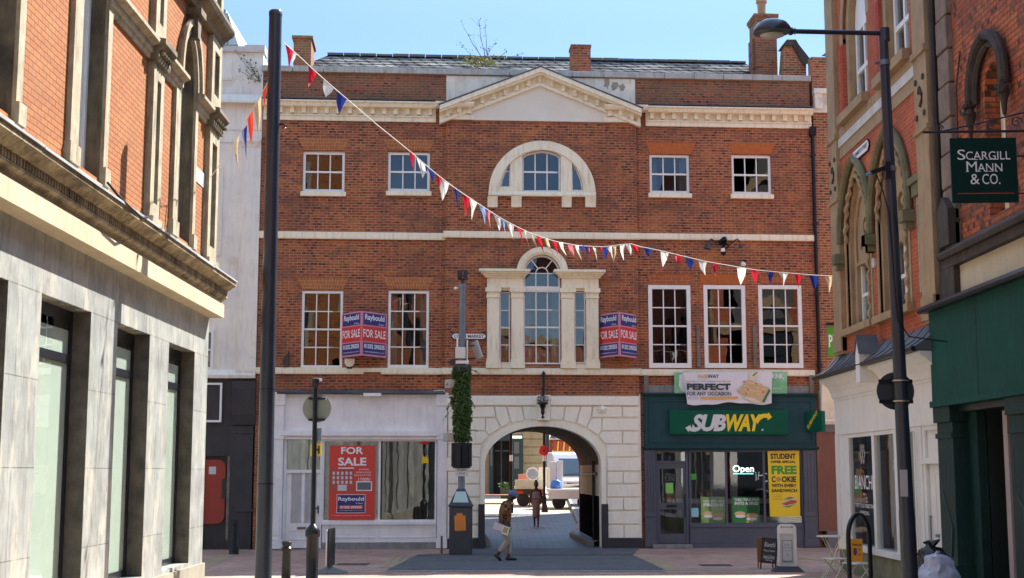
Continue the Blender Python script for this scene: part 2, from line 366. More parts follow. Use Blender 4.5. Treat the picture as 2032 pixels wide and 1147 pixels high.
MARB = mat('stone_marble', (.36,.375,.36), .45, c2=(.22,.23,.225), sc=2.0, streak=(.10,.105,.11), sk=.85, bmp=.1)
MARBD = mat('stone_shaded_reveal', (.11,.098,.078), .7, c2=(.040,.037,.032), sc=4, streak=(.12,.095,.06), sk=.6, bmp=.4)  # dark tone paints the shade on the bank reveals
STL = mat('stone_buff_clean', (.40,.34,.23), .75, c2=(.26,.21,.13), sc=4, streak=(.04,.032,.022), sk=.85, bmp=.3)
STD = mat('stone_buff_soot_shade', (.20,.155,.09), .85, c2=(.055,.045,.032), sc=1.6, streak=(.03,.025,.02), sk=.8, bmp=.5)  # soot on carved stone, painted shade on the upper window reveals
STG = mat('stone_gothic', (.40,.27,.145), .8, c2=(.30,.20,.11), sc=2.2, streak=(.09,.07,.05), sk=.6, bmp=.4)
STK = mat('stone_black_soot_shade', (.055,.042,.034), .85, c2=(.028,.023,.020), sc=3, streak=(.13,.09,.055), sk=.5, bmp=.5)  # soot on mouldings, painted shade in sunk panels and gaps
STM = mat('stone_mossy', (.20,.17,.10), .9, c2=(.12,.12,.05), sc=3, streak=(.05,.05,.03), sk=.6, bmp=.4)
STW = mat('stone_white_band', (.60,.58,.54), .8, c2=(.48,.46,.42), sc=3, streak=(.3,.26,.2), sk=.4)
STY = mat('stone_ashlar_yellow', (.36,.29,.17), .85, c2=(.29,.22,.12), sc=2, streak=(.15,.11,.07), sk=.4)
GRN = mat('granite_red', (.18,.062,.040), .32, c2=(.12,.045,.032), sc=30, streak=(.25,.13,.10), sk=.4)
CONC = mat('concrete_grey', (.26,.26,.25), .85, c2=(.18,.18,.17), sc=4, streak=(.08,.08,.08), sk=.5)
WOOD = mat('timber_weathered', (.20,.17,.14), .85, c2=(.12,.10,.085), sc=6)
DARK = flat('interior_dark', (.022,.021,.02), .9); DARK2 = flat('interior_grey', (.11,.105,.095), .9)
CURT = mat('curtain_cloth', (.36,.35,.33), .9, c2=(.26,.25,.23), sc=4)
BLIND = mat('blind_pale_green', (.80,.86,.80), .7, c2=(.72,.78,.72), sc=2)
GL = glass('glass_old_sash', (.5,.55,.58), .06, .05); GLS = glass('glass_shopfront', (.72,.76,.76), .09, .02); GLD = glass('glass_bank', (.93,.96,.94), .04, .02)
RED = flat('paint_red', (.62,.030,.020), .45); REDD = flat('shutter_red', (.30,.035,.02), .5); NAVY = flat('sign_navy', (.025,.022,.16), .45); WHT = flat('print_white', (.80,.80,.82), .5)
PINK = flat('sign_edge_pink', (.62,.22,.30), .5); YEL = flat('print_yellow', (.80,.58,.012), .45); INK = flat('print_black', (.012,.012,.014), .5); ORA = flat('print_orange', (.72,.24,.035), .5)
GRNP = flat('print_green', (.045,.30,.03), .5); GRYT = flat('print_grey', (.55,.57,.60), .5); BLU = flat('cloth_blue', (.012,.055,.32), .7)
def cloth(name, c):
    m, nt, bs, out = newmat(name); bs.inputs['Base Color'].default_value = rgba(c); bs.inputs['Roughness'].default_value = .8
    tl = nt.nodes.new('ShaderNodeBsdfTranslucent'); tl.inputs[0].default_value = rgba(c); ms = nt.nodes.new('ShaderNodeMixShader'); ms.inputs[0].default_value = .35
    lk(nt, bs.outputs[0], ms.inputs[1]); lk(nt, tl.outputs[0], ms.inputs[2]); lk(nt, ms.outputs[0], out.inputs[0]); return m
FL = {'r': cloth('flag_red', (.60,.015,.035)), 'w': cloth('flag_white', (.78,.76,.70)), 'b': cloth('flag_navy', (.016,.035,.22)), 'c': cloth('flag_cream', (.66,.52,.32)),
      'o': cloth('flag_red_faded', (.62,.06,.03)), 'p': cloth('flag_pink', (.70,.20,.24)), 'l': cloth('flag_pale_blue', (.22,.34,.62))}
ROPE = flat('rope_white', (.72,.70,.64), .8)

# joints between the big marble slabs, soot gathered unevenly on the buff cornice
nt = MARB.node_tree; bs = nt.nodes['Principled BSDF']; src = bs.inputs['Base Color'].links[0].from_socket
tc = nt.nodes.new('ShaderNodeTexCoord'); sp = nt.nodes.new('ShaderNodeSeparateXYZ'); cb = nt.nodes.new('ShaderNodeCombineXYZ'); lk(nt, tc.outputs['Object'], sp.inputs[0]); lk(nt, sp.outputs[0], cb.inputs[0]); lk(nt, sp.outputs[2], cb.inputs[1])
bt = nt.nodes.new('ShaderNodeTexBrick'); lk(nt, cb.outputs[0], bt.inputs['Vector']); bt.inputs['Scale'].default_value = 1; bt.inputs['Brick Width'].default_value = 1.62; bt.inputs['Row Height'].default_value = 1.06; bt.inputs['Mortar Size'].default_value = .007
bt.inputs['Color1'].default_value = (.92,.92,.92,1); bt.inputs['Color2'].default_value = (1.06,1.06,1.04,1); bt.inputs['Mortar'].default_value = (.45,.43,.40,1)
q = mix(nt, 1., src, bt.outputs['Color'], 'MULTIPLY')
v = objvec(nt, (1, 1, .35)); f = noisef(nt, v, 2.4, .52, .60, 7, .75); ml = nt.nodes.new('ShaderNodeMath'); ml.operation = 'MULTIPLY'; ml.inputs[1].default_value = .55; lk(nt, f, ml.inputs[0]); q = mix(nt, ml.outputs[0], q, (.50,.47,.38))
lk(nt, q, bs.inputs['Base Color'])
STC = mat('stone_cornice_stained', (.40,.32,.19), .8, c2=(.10,.075,.045), sc=3.2, streak=(.03,.022,.015), sk=.9, stain=(.05,.035,.02), bmp=.4)
# ================================================================== MAIN BUILDING (local x along the front, z up)
F = MF; P = F.P
main = thing('brick_building', 'long red brick building with cream pediment and carriage arch, closing the street', 'building', F.o, math.radians(3.5))
U0, UA, UB, U1 = -6.80, -1.68, 3.70, 8.76     # left end, centre bay, right end
DC = -.10                                     # the centre bay stands forward
ZS2 = P(1000, 745)[1]                         # bottom of lower string course
ZP = 13.20
def pr(x0, y0, x1, y1, d=0.): a, b, c, e = F.R(x0, y0, x1, y1, d); return rect(a, b, c, e)
UPW = [(601,301,684,381), (770,302,853,380), (1289,307,1368,384), (1452,308,1530,386)]
MIW = [(598,577,680,731), (770,577,851,730), (1287,566,1371,730), (1397,566,1480,730), (1506,566,1592,730)]
def r2(q, d=0.): return F.R(*q, d)
# walls with real openings
left_h = [rect(*r2(q)) for q in (UPW[0], UPW[1], MIW[0], MIW[1])]
right_h = [rect(*r2(q)) for q in (UPW[2], UPW[3], MIW[2], MIW[3], MIW[4])]
w = MB(F)
w.wall(rect(U0, UA, 3.9, 12.35), left_h, 0, .34)
w.wall(rect(UB, U1, 3.9, 12.35), right_h, 0, .34)
dioc = [tuple(P(x, y)) for x, y in ((1035,382),(1112,382),(1112,312),(1103,306),(1090,302),(1075,300),(1060,302),(1045,306),(1035,312))]
dl = [tuple(P(x, y)) for x, y in ((992,373),(1012,373),(1012,324),(1002,340),(995,357))]
dr = [tuple(P(x, y)) for x, y in ((1134,380),(1157,380),(1153,358),(1145,340),(1134,325))]
vc = [P(1038,724), P(1112,724), P(1112,545)]; cx, cz = P(1075,543); vr = P(1111,543)[0]-cx
vch = [P(1038.5,724), P(1111.5,724)]+arc(cx, cz, vr, vr, 0, 180, 16)
vs1 = pr(991,580,1012,722); vs2 = pr(1139,580,1161,722)
w.wall(rect(UA, UB, 4.15, 12.2), [dioc, dl, dr, vch, vs1, vs2], DC, .34)
w.build('wall', BR, main)
w = MB(F)   # parapet
w.box(U0, UA, 0, .3, 12.30, ZP); w.box(UB, U1, 0, .3, 12.36, ZP); w.build('parapet', BR2, main)
w = MB(F); w.box(UA, UB, -.02, .3, 12.2, ZP-.02); w.build('parapet_panel', CRD, main)
w = MB(F); rn = random.Random(9)
for (x0, y0, x1, y1) in ((1197,152,1211,178), (1212,160,1228,182), (1228,164,1242,184)):
    pts = []
    for k in range(14): t = 2*math.pi*k/14; j = rn.uniform(.55, 1.1); pts.append(tuple(P((x0+x1)/2+(x1-x0)/2*j*math.cos(t), (y0+y1)/2+(y1-y0)/2*j*math.sin(t))))
    w.poly(pts[::-1], -.024, -.019)
w.build('peeled_render', mat('render_bare', (.36,.31,.23), .9, c2=(.28,.24,.18)), main)
w = MB(F)
for a, b in ((U0-.05, UA), (UA+.003, UB-.003), (UB, U1+.05)):
    n = 6; L = (b-a)/n
    for i in range(n): w.box(a+i*L, a+(i+1)*L-.012, -.09-random.random()*.01, .40, ZP+.001, ZP+.17+random.uniform(-.008, .008))
w.build('coping', mat('stone_coping', (.46,.46,.43), .85, c2=(.34,.33,.30), sc=3, streak=(.14,.13,.11), sk=.6), main, bevel=.012)
# cornice with dentil blocks
def cornice(u0, u1, d, zt, parent=main, name='cornice', ends=True, cut=None):
    c = MB(F); zb = zt-.52
    c.profile([(d+.02, zb), (d-.06, zb), (d-.06, zb+.11), (d-.10, zb+.13), (d-.10, zb+.16), (d+.02, zb+.16)], u0, u1)
    c.box(u0, u1, d-.05, d+.02, zb+.16, zb+.36)
    c.profile([(d+.02, zb+.36), (d-.26, zb+.36), (d-.28, zb+.40), (d-.30, zb+.44), (d-.35, zb+.48), (d-.35, zt-.01), (d+.02, zt+.03)], u0-(.25 if ends else 0), u1+(.25 if ends else 0))
    n = max(1, round((u1-u0)/.325)); s = (u1-u0)/n
    for i in range(n): c.box(u0+s*(i+.5)-.055, u0+s*(i+.5)+.055, d-.16, d-.05, zb+.19, zb+.36)
    return c.build(name, CR, parent)
zc = P(700, 205)[1]
cornice(U0+.02, UA-.29, 0, zc, ends=False); cornice(UB+.29, U1+.02, 0, zc+.0, ends=False)
fl = MB(F); fl.profile([(0, zc+.01), (-.34, zc+.035), (-.34, zc+.05), (0, zc+.14)], U0, UA-.3); fl.profile([(0, zc+.01), (-.34, zc+.035), (-.34, zc+.05), (0, zc+.12)], UB+.3, U1); fl.build('lead_flashing', LEAD, main)
# pediment
ped = MB(F); d = DC
ap = P(1072.5, 135, -.4); tl = P(868, 212, -.4); tr = P(1277, 218, -.4); zt = (tl[1]+tr[1])/2+.02
ul, ur = tl[0]+.06, tr[0]-.06; ua = ap[0]; za = ap[1]
def rake(x, off): # height of the raking line at x, lowered by off
    return (za-(za-zt)*abs(x-ua)/((ur-ul)/2))-off
ped2 = MB(F)
zb = P(1072, 243)[1]
iu0, iu1 = P(940, 230)[0], P(1197, 230)[0]
# tympanum
ped2.poly([(iu0, zb), (iu1, zb), (iu1, rake(iu1, .46)), (ua, rake(ua, .46)), (iu0, rake(iu0, .46))], DC-.06, DC+.05)
tymp = ped2.build('tympanum', mat('render_tympanum', (.74,.70,.60), .7, c2=(.69,.65,.55), sc=1.5, stain=(.66,.59,.47)), main)
def band(o0, o1, d0, d1):
    for s in (-1, 1):
        e = ul if s < 0 else ur
        ped.poly([(ua, za-o1), (ua, za-o0), (e, zt-o0), (e, zt-o1)] if s > 0 else [(ua, za-o0), (ua, za-o1), (e, zt-o1), (e, zt-o0)], d0, d1)
band(.0, .13, DC-.40, DC+.05); band(.13, .19, DC-.34, DC+.05); band(.19, .36, DC-.10, DC+.05); band(.36, .46, DC-.14, DC+.05)
for s in (-1, 1):
    for i in range(0, 9):
        x = ua+s*(i*.325); hw = .055
        if abs(x-ua) > 2.65 or (i == 0 and s > 0): continue
        y0, y1 = rake(x, .19), rake(x, .36)
        ped.poly([(x-hw, y1), (x+hw, y1), (x+hw, y0), (x-hw, y0)], DC-.19, DC-.10)
ped.build('pediment', CR, main)
ro = MB(F)
for s in (-1, 1):
    e = ul-.03 if s < 0 else ur+.03; q = [(ua, za+.002), (e, zt+.002), (e, zt+.035), (ua, za+.035)]
    ro.poly(q if s < 0 else q[::-1], DC-.42, DC+.06)
ro.build('pediment_flashing', LEAD, main)
# cornice returns below the pediment ends
for a, b in ((UA-.02, iu0), (iu1, UB+.02)):
    c = MB(F); zt2 = zt-.10; z0 = zb
    c.box(a, b, DC-.10, DC+.02, z0, z0+.14); c.box(a, b, DC-.06, DC+.02, z0+.14, z0+.32)
    for i in range(3): x = a+(b-a)*(i+.5)/3; c.box(x-.055, x+.055, DC-.16, DC-.06, z0+.16, z0+.32)
    c.profile([(DC+.02, z0+.32), (DC-.28, z0+.32), (DC-.34, z0+.40), (DC-.34, z0+.45), (DC+.02, z0+.45)], a-(.28 if a < 0 else 0), b+(.28 if b > 2 and a > 2 else 0)); c.build('cornice_return', CR, main)
# string courses
sc = MB(F)
for zt_, zb_, x0, x1, dd in ((P(700,460)[1], P(700,475)[1], U0-.02, UA, -.06), (P(1072,461)[1], P(1072,475)[1], UA-.06, UB+.06, DC-.07), (P(1437,464)[1], P(1437,477)[1], UB, U1+.02, -.06)):
    sc.profile([(dd+.08, zb_), (dd, zb_), (dd-.01, zb_+.04), (dd-.01, zt_-.02), (dd+.08, zt_)], x0, x1)
z1_, z0_ = P(1000, 731)[1], P(1000, 744)[1]
for x0, x1, dd in ((U0-.02, P(722,738)[0], -.07), (P(756,738)[0], UA, -.07), (UA-.06, UB+.06, DC-.08), (UB, U1-.1, -.07)):
    sc.profile([(dd+.1, z0_), (dd, z0_), (dd-.01, z0_+.04), (dd-.01, z1_-.02), (dd+.1, z1_+.01)], x0, x1)
sc.profile([(.03, z0_+.05), (-.07, z0_+.06), (-.08, z1_-.02), (.03, z1_+.01)], P(722,738)[0], P(756,738)[0])
sc.build('string_course', CR, main)
# ---------------- sash windows
def pane_grid(g, u0, u1, z0, z1, cols, rows, d, rnd=.003):
    for i in range(cols):
        for j in range(rows):
            a, b = u0+(u1-u0)*i/cols, u0+(u1-u0)*(i+1)/cols; c, e = z0+(z1-z0)*j/rows, z0+(z1-z0)*(j+1)/rows; um = (u0+u1)/2; k_ = .061 if g.W == MF.M else 0.
            t = [random.uniform(-rnd, rnd) for _ in range(3)]
            ya, yb__ = d-(a-um)*k_, d-(b-um)*k_; g.add([(a, ya+t[0], c), (b, yb__+t[1], c), (b, yb__+t[1]+t[2], e), (a, ya+t[0]+t[2], e)], [(0, 1, 2, 3)])
def sash(fr, parent, u0, u1, z0, z1, cols, rows, d=.07, fw=.07, bar=.03, gm=None, wm=None, sill=None, curtain=0, name='window', rail=True, bot=None):
    m = MB(fr); bt = bot or fw*1.2
    m.box(u0, u0+fw, d-.03, d+.07, z0, z1); m.box(u1-fw, u1, d-.03, d+.07, z0, z1); m.box(u0+fw, u1-fw, d-.03, d+.07, z1-fw, z1); m.box(u0+fw, u1-fw, d-.03, d+.07, z0, z0+bt)
    a, b, c, e = u0+fw, u1-fw, z0+bt, z1-fw; mid = (c+e)/2 if rail else None
    if rail: m.box(a, b, d-.005, d+.055, mid-bar*.8, mid+bar*.8)
    for i in range(1, cols):
        x = a+(b-a)*i/cols
        if rail: m.box(x-bar/2, x+bar/2, d+.01, d+.045, c, mid-bar*.8); m.box(x-bar/2, x+bar/2, d+.01, d+.045, mid+bar*.8, e)
        else: m.box(x-bar/2, x+bar/2, d+.01, d+.045, c, e)
    for j in range(1, rows):
        if rail and rows % 2 == 0 and j == rows//2: continue
        z = c+(e-c)*j/rows
        for i in range(cols):
            xa = a+(b-a)*i/cols+(bar/2 if i else 0); xb = a+(b-a)*(i+1)/cols-(bar/2 if i < cols-1 else 0); m.box(xa, xb, d+.012, d+.043, z-bar/2, z+bar/2)
    o = m.build(name, wm or WH, parent)
    g = MB(fr); pane_grid(g, a, b, c, e, cols, rows, d+.03); g.build('glass', gm or GL, o, fix=False)
    if sill:
        sl = MB(fr); sx, sh, dd = sill; sl.box(u0-sx, u1+sx, dd-.09, .1, z0-sh, z0-.001); sl.build('sill', CR, o, bevel=.01)
    if curtain:
        cw = (u1-u0)*.2; cu = MB(fr)
        for s, x0 in ((1, u0+.02), (-1, u1-.02)):
            n = 14; pts = [(x0+s*cw*i/n, d+.20+.02*math.sin(i*2.1)) for i in range(n+1)]; vs = [(x, y, z0) for x, y in pts]+[(x, y, z1) for x, y in pts]
            cu.add(vs, [(i, i+1, n+2+i, n+1+i) for i in range(n)])
        cu.build('curtain', CURT, o, fix=False)
    return o
for i, q in enumerate(UPW):
    u0, u1, z0, z1 = r2(q); sash(F, main, u0, u1, z0, z1, 3, 2, sill=(.05, .13, 0), curtain=1 if i == 2 else 0)
for i, q in enumerate(MIW):
    u0, u1, z0, z1 = r2(q); sash(F, main, u0, u1, z0, z1, 3, 4, fw=.07 if i < 2 else .11, d=.05 if i < 2 else .02, curtain=1 if i == 1 else 0)
# flat arches over the openings
def flat_arch(x0, x1, xa, xb, yt, yb, mt, d=0., ribs=True):
    a, b = P(x0, yt)[0], P(x1, yt)[0]; c, e = P(xa, yb)[0], P(xb, yb)[0]; zt, zb = P((x0+x1)/2, yt)[1], P((x0+x1)/2, yb)[1]
    m = MB(F)
    if ribs:
        n = max(8, int((b-a)/.088))
        for i in range(n):
            f0, f1 = i/n, (i+1)/n-.0
            g = .010
            q = [(c+(e-c)*f0+g/2, zb), (c+(e-c)*f1-g/2, zb), (a+(b-a)*f1-g/2, zt), (a+(b-a)*f0+g/2, zt)]
            m.poly(q, d-.016-random.random()*.004, d+.01)
    else: m.poly([(c, zb), (e, zb), (b, zt), (a, zt)], d-.015, d+.01)
    return m.build('flat_arch', mt, main)
ARM = brick('brick_gauged_orange', (.42,.16,.060), (.36,.12,.045), (.50,.30,.16), w=.30, h=.10, ms=.006, bstr=.3, patch=(.30,.10,.045))
ARR = brick('brick_gauged_red', (.40,.11,.040), (.33,.085,.034), (.45,.26,.15), w=.30, h=.10, ms=.006, bstr=.3)
bk = MB(F)
for q in ((590,694,603,684,275,298,ARM,1), (759,862,771,852,277,299,ARM,1), (1281,1381,1290,1370,283,306,ORG,0), (1445,1539,1453,1530,284,306,ORG,0),
          (587,694,600,682,551,574,ARM,1), (757,862,770,851,550,573,ARM,1), (1283,1375,1290,1369,544,564,ARR,1), (1388,1484,1390,1482,545,564,ORG,0), (1505,1592,1510,1588,545,564,ARR,1)):
    flat_arch(*q[:7], 0., bool(q[7]))
    if q[7]:
        a, b, c, e = P(q[0], q[4])[0]+.01, P(q[1], q[4])[0]-.01, P(q[2], q[5])[0]+.01, P(q[3], q[5])[0]-.01; zt_, zb_ = P((q[0]+q[1])/2, q[4])[1]-.005, P((q[0]+q[1])/2, q[5])[1]+.005
        bk.poly([(c, zb_), (e, zb_), (b, zt_), (a, zt_)], -.005, .004)
bk.build('arch_mortar', mat('mortar_pale', (.52,.36,.20), .9), main)
# ---------------- half-round window of the top floor
cxd, czd = P(1075, 386); Rd = P(1180, 386)[0]-cxd
m = MB(F)
outer = [(cxd-Rd, czd), (cxd+Rd, czd)]+arc(cxd, czd, Rd, Rd, 0, 180, 40)[1:-1]
m.wall(outer, [dioc, dl, dr], DC-.05, DC+.01)
ri = Rd*.83
m.wall([(cxd+Rd+.004, czd)]+arc(cxd, czd, Rd+.004, Rd+.004, 0, 180, 40)[1:]+arc(cxd, czd, ri, ri, 180, 0, 40), [], DC-.10, DC-.04)
zz = P(1075, 383)[1]; zq = P(1075, 392)[1]
m.profile([(DC, zq), (DC-.12, zq), (DC-.13, zq+.04), (DC-.10, zz), (DC, zz)], cxd-Rd-.01, cxd+Rd+.01)
half = m.build('half_round_surround', CR, main)
m = MB(F)
for xa, xb in ((967,987), (1014,1034), (1114,1133), (1160,1181)):
    a, b, c, e = F.R(xa, 392, xb, 413); m.profile([(DC+.01, c), (DC-.05, c), (DC-.06, c+.10), (DC-.12, e), (DC+.01, e)], a, b)
m.build('bracket', CR, main)
m = MB(F); g = MB(F)
def frame_poly(m, pts, w, d0, d1):
    n = len(pts); c = Vector((sum(p[0] for p in pts)/n, sum(p[1] for p in pts)/n)); inner = []
    A = sum(pts[i][0]*pts[(i+1) % n][1]-pts[(i+1) % n][0]*pts[i][1] for i in range(n)); sgn = 1 if A > 0 else -1
    for i in range(n):
        a, b, q = Vector(pts[i-1]), Vector(pts[i]), Vector(pts[(i+1) % n]); e1 = (b-a).normalized(); e2 = (q-b).normalized()
        n1 = Vector((-e1.y, e1.x))*sgn; n2 = Vector((-e2.y, e2.x))*sgn; k = (n1+n2); k = k/max(.35, k.dot(n1)); inner.append(tuple(b+k*w))
    m.wall(pts, [inner], d0, d1); return inner
inn = frame_poly(m, dioc, .055, DC+.06, DC+.14)
ua_, ub_ = P(1038,345)[0], P(1109,345)[0]; zlo, zhi = P(1075,379)[1], P(1075,303)[1]
for i in (1, 2): x = ua_+(ub_-ua_)*i/3; m.box(x-.016, x+.016, DC+.08, DC+.12, zlo, zhi-.02)
zm = P(1075,342)[1]; m.box(ua_, ub_, DC+.075, DC+.122, zm-.025, zm+.025)
o = m.build('window', WH, main); pane_grid(g, ua_-.02, ub_+.02, zlo, zhi, 3, 2, DC+.10); g.build('glass', GL, o, fix=False)
for poly_, s in ((dl, 1), (dr, -1)):
    m = MB(F); g = MB(F); frame_poly(m, poly_, .035, DC+.04, DC+.12)
    if s > 0: z_ = P(1005,341)[1]; m.box(P(1003,341)[0], P(1012,341)[0], DC+.05, DC+.1, z_-.015, z_+.015)
    o = m.build('side_light', WH, main); g.poly([(p[0], p[1]) for p in poly_], DC+.09, DC+.095); g.build('glass', GL, o)
# ---------------- three-part arched window of the first floor
v = MB(F); zbv, ztv = P(1075,732)[1], P(1075,572)[1]
ring = arc(cx, cz, P(1124.5,543)[0]-cx, P(1124.5,543)[0]-cx, 0, 180, 32); ri = arc(cx, cz, vr+.005, vr+.005, 180, 0, 32)
v.wall(ring+ri, [], DC-.10, DC+.02); r3 = (P(1124.5,543)[0]-cx)
v.wall(arc(cx, cz, r3+.02, r3+.02, 0, 180, 32)+arc(cx, cz, r3-.13, r3-.13, 180, 0, 32), [], DC-.14, DC-.09)
for xa, xb in ((966,990), (1014,1038), (1113,1138), (1162,1186)):
    a, b = P(xa,650)[0], P(xb,650)[0]; v.box(a, b, DC-.11, DC+.02, zbv+.25, ztv-.30)
    v.box(a-.03, b+.03, DC-.15, DC+.02, zbv, zbv+.17); v.box(a-.015, b+.015, DC-.13, DC+.02, zbv+.17, zbv+.25)
    v.box(a-.02, b+.02, DC-.135, DC+.02, ztv-.30, ztv-.25); v.box(a-.01, b+.01, DC-.12, DC+.02, ztv-.25, ztv-.14); v.box(a-.05, b+.05, DC-.17, DC+.02, ztv-.14, ztv-.02)
for xa, xb, tip in ((966,1038,-1), (1113,1186,1)):
    a, b = P(xa,560)[0], P(xb,560)[0]
    v.box(a, b, DC-.13, DC+.02, ztv-.02, ztv+.09); v.box(a+.0, b-.0, DC-.11, DC+.02, ztv+.09, ztv+.26)
    z0 = ztv+.26
    for k, (zz0, zz1, pp) in enumerate(((0,.05,.17), (.05,.10,.22), (.10,.15,.28), (.15,.22,.34))):
        v.box(a-(pp-.11)*1.0, b+(pp-.11)*.75, DC-pp, DC+.02, z0+zz0, z0+zz1)
for xa, xb in ((990,1014), (1138,1162)):
    a, b = P(xa,650)[0], P(xb,650)[0]; v.box(a, b, DC-.06, DC+.02, ztv-.09, ztv-.02); v.box(a, b, DC-.08, DC+.02, zbv, P(1075,723)[1])
v.build('window_surround', CR, main, bevel=.008)
for q in (vs1, vs2): sash(F, main, q[0][0], q[1][0], q[0][1], q[2][1], 1, 4, d=DC+.06, fw=.035, bar=.03, curtain=1, name='side_sash')
a, b = vch[0][0], vch[1][0]; zlo = P(1075,723)[1]; zt1 = P(1075,578)[1]
o = sash(F, main, a, b, zlo, zt1, 3, 4, d=DC+.06, fw=.035, bar=.03, curtain=1)
m = MB(F); m.box(a, b, DC+.01, DC+.13, zt1+.001, P(1075,569)[1]); m.build('transom', WH, o)
m = MB(F); zf = P(1075,569)[1]+.002
m.wall(arc(cx, cz, vr, vr, 0, 180, 24)+arc(cx, cz, vr-.05, vr-.05, 180, 0, 24), [], DC+.04, DC+.12); m.box(a, a+.05, DC+.04, DC+.12, zf, cz); m.box(b-.05, b, DC+.04, DC+.12, zf, cz)
m.box(a+.05, b-.05, DC+.06, DC+.10, cz-.012, cz+.012)
rs = vr*.36; m.wall(arc(cx, cz, rs, rs, 0, 180, 14)+arc(cx, cz, rs-.028, rs-.028, 180, 0, 14), [], DC+.055, DC+.105)
for s in (-1, 1): m.box(cx+s*(rs-.014)-.014, cx+s*(rs-.014)+.014, DC+.06, DC+.10, zf, cz-.012)
for t in (52, 128): c_, s_ = math.cos(math.radians(t)), math.sin(math.radians(t)); m.bar((cx+c_*rs, DC+.08, cz+s_*rs), (cx+c_*(vr-.05), DC+.08, cz+s_*(vr-.05)), .03)
o = m.build('fanlight', WH, main); g = MB(F)
for t0 in range(0, 180, 36): g.add([(cx, DC+.09, cz), (cx+vr*math.cos(math.radians(t0)), DC+.09+random.uniform(-.005,.005), cz+vr*math.sin(math.radians(t0))), (cx+vr*math.cos(math.radians(t0+36)), DC+.09, cz+vr*math.sin(math.radians(t0+36)))], [(0, 1, 2)])
pane_grid(g, a, b, zf, cz, 3, 1, DC+.09); g.build('glass', GL, o, fix=False)
# rooms behind the sashes
m = MB(F)
for z0, z1 in ((4.3, 8.4), (8.8, 12.1)):
    for a, b in ((U0+.3, UA-.1), (UA+.1, UB-.1), (UB+.1, U1-.3)):
        n = len(m.v); m.add([(a,.36,z0),(b,.36,z0),(b,3.2,z0),(a,3.2,z0),(a,.36,z1),(b,.36,z1),(b,3.2,z1),(a,3.2,z1)], [(0,1,2,3),(4,7,6,5),(1,5,6,2),(2,6,7,3),(3,7,4,0)])
m.build('interior', DARK, main, fix=False)
# ---------------- body, roof, chimneys
DB = 5.2
m = MB(F); m.box(U0, U0+.3, .34, DB, 0, 12.9); m.box(U1-.3, U1, .34, DB, 0, 12.9)
acx = P(1077,900)[0]; azs = P(1077,922)[1]; arx = P(1192,980)[0]-acx; arz = P(1077,846)[1]-azs
ah = [(acx-arx, -.3), (acx+arx, -.3), (acx+arx, azs)]+arc(acx, azs, arx, arz, 0, 180, 30)[1:]
m.wall(rect(U0+.3, U1-.3, -.3, 12.9), [ah], DB-.3, DB); m.build('rear_wall', BR, main)
zr = P(700, 111, 3.0)[1]; zf_ = 13.12; m = MB(F); dr_ = 3.0
m.add([(U0+.2, .35, zf_), (U1-.2, .35, zf_), (U1-1.1, dr_, zr), (U0+1.55, dr_, zr), (U0+.2, DB+.1, zf_), (U1-.2, DB+.1, zf_)], [(0,1,2,3), (5,4,3,2), (4,0,3), (1,5,2)])
roof = m.build('roof', SLT, main)
m = MB(F)
for i in range(26): a = U0+1.55+i*(U1-U0-2.65)/26; m.box(a, a+(U1-U0-2.65)/26-.02, dr_-.11, dr_+.11, zr-.01, zr+.06+random.uniform(-.012, .012))
m.build('ridge_tile', mat('tile_ridge', (.10,.105,.11), .8, c2=(.16,.15,.12), sc=6), main)
def chimney(x0, x1, yt, zb, d, depth, mt, pots=0, cap=.05):
    m = MB(F); a, b = P(x0, yt, d)[0], P(x1, yt, d)[0]; zt = P(x0, yt, d)[1]; m.box(a, b, d, d+depth, zb, zt-.08); m.box(a-cap, b+cap, d-cap, d+depth+cap, zt-.08, zt); return m, a, b, zt
m, a, b, zt = chimney(583, 618, 71, 12.6, 1.0, 1.2, 0); m.build('chimney', BR2, main)
m, a, b, zt = chimney(1134, 1172, 88, 12.9, .9, .55, 0, cap=.02); m.build('chimney', BR, main)
m = MB(F); a, b = P(1500,60,1.4)[0], P(1541,60,1.4)[0]; zt = P(1520,28,1.4)[1]
m.box(a, b, 1.4, 2.2, 12.9, zt-.18); m.box(a-.03, b+.03, 1.37, 2.24, zt-.18, zt-.1); m.box(a-.06, b+.06, 1.34, 2.28, zt-.1, zt); m.box(a-.07, a-.002, 1.6, 2.1, 12.9, zt-.7)
ch = m.build('chimney', BR2, main)
m = MB(F); x = P(1511,10,1.9)[0]; m.lathe([(.15, zt), (.16, zt+.12), (.12, zt+.16), (.13, zt+.5), (.17, zt+.52), (.17, zt+.58), (.10, zt+.6)], (x, 1.9, 0), 14)
for k in range(6): t = k*math.pi/3; m.box(x+.14*math.cos(t)-.02, x+.14*math.cos(t)+.02, 1.9+.14*math.sin(t)-.02, 1.9+.14*math.sin(t)+.02, zt+.56, zt+.74)
m.build('chimney_pot', STG, ch, smooth=False)
m = MB(F); a, b = P(1490,130,1.3)[0], P(1548,130,1.3)[0]; m.box(a-.05, b+.05, 1.28, 3.0, 13.3, 13.75); m.build('chimney_flashing', LEAD, main)
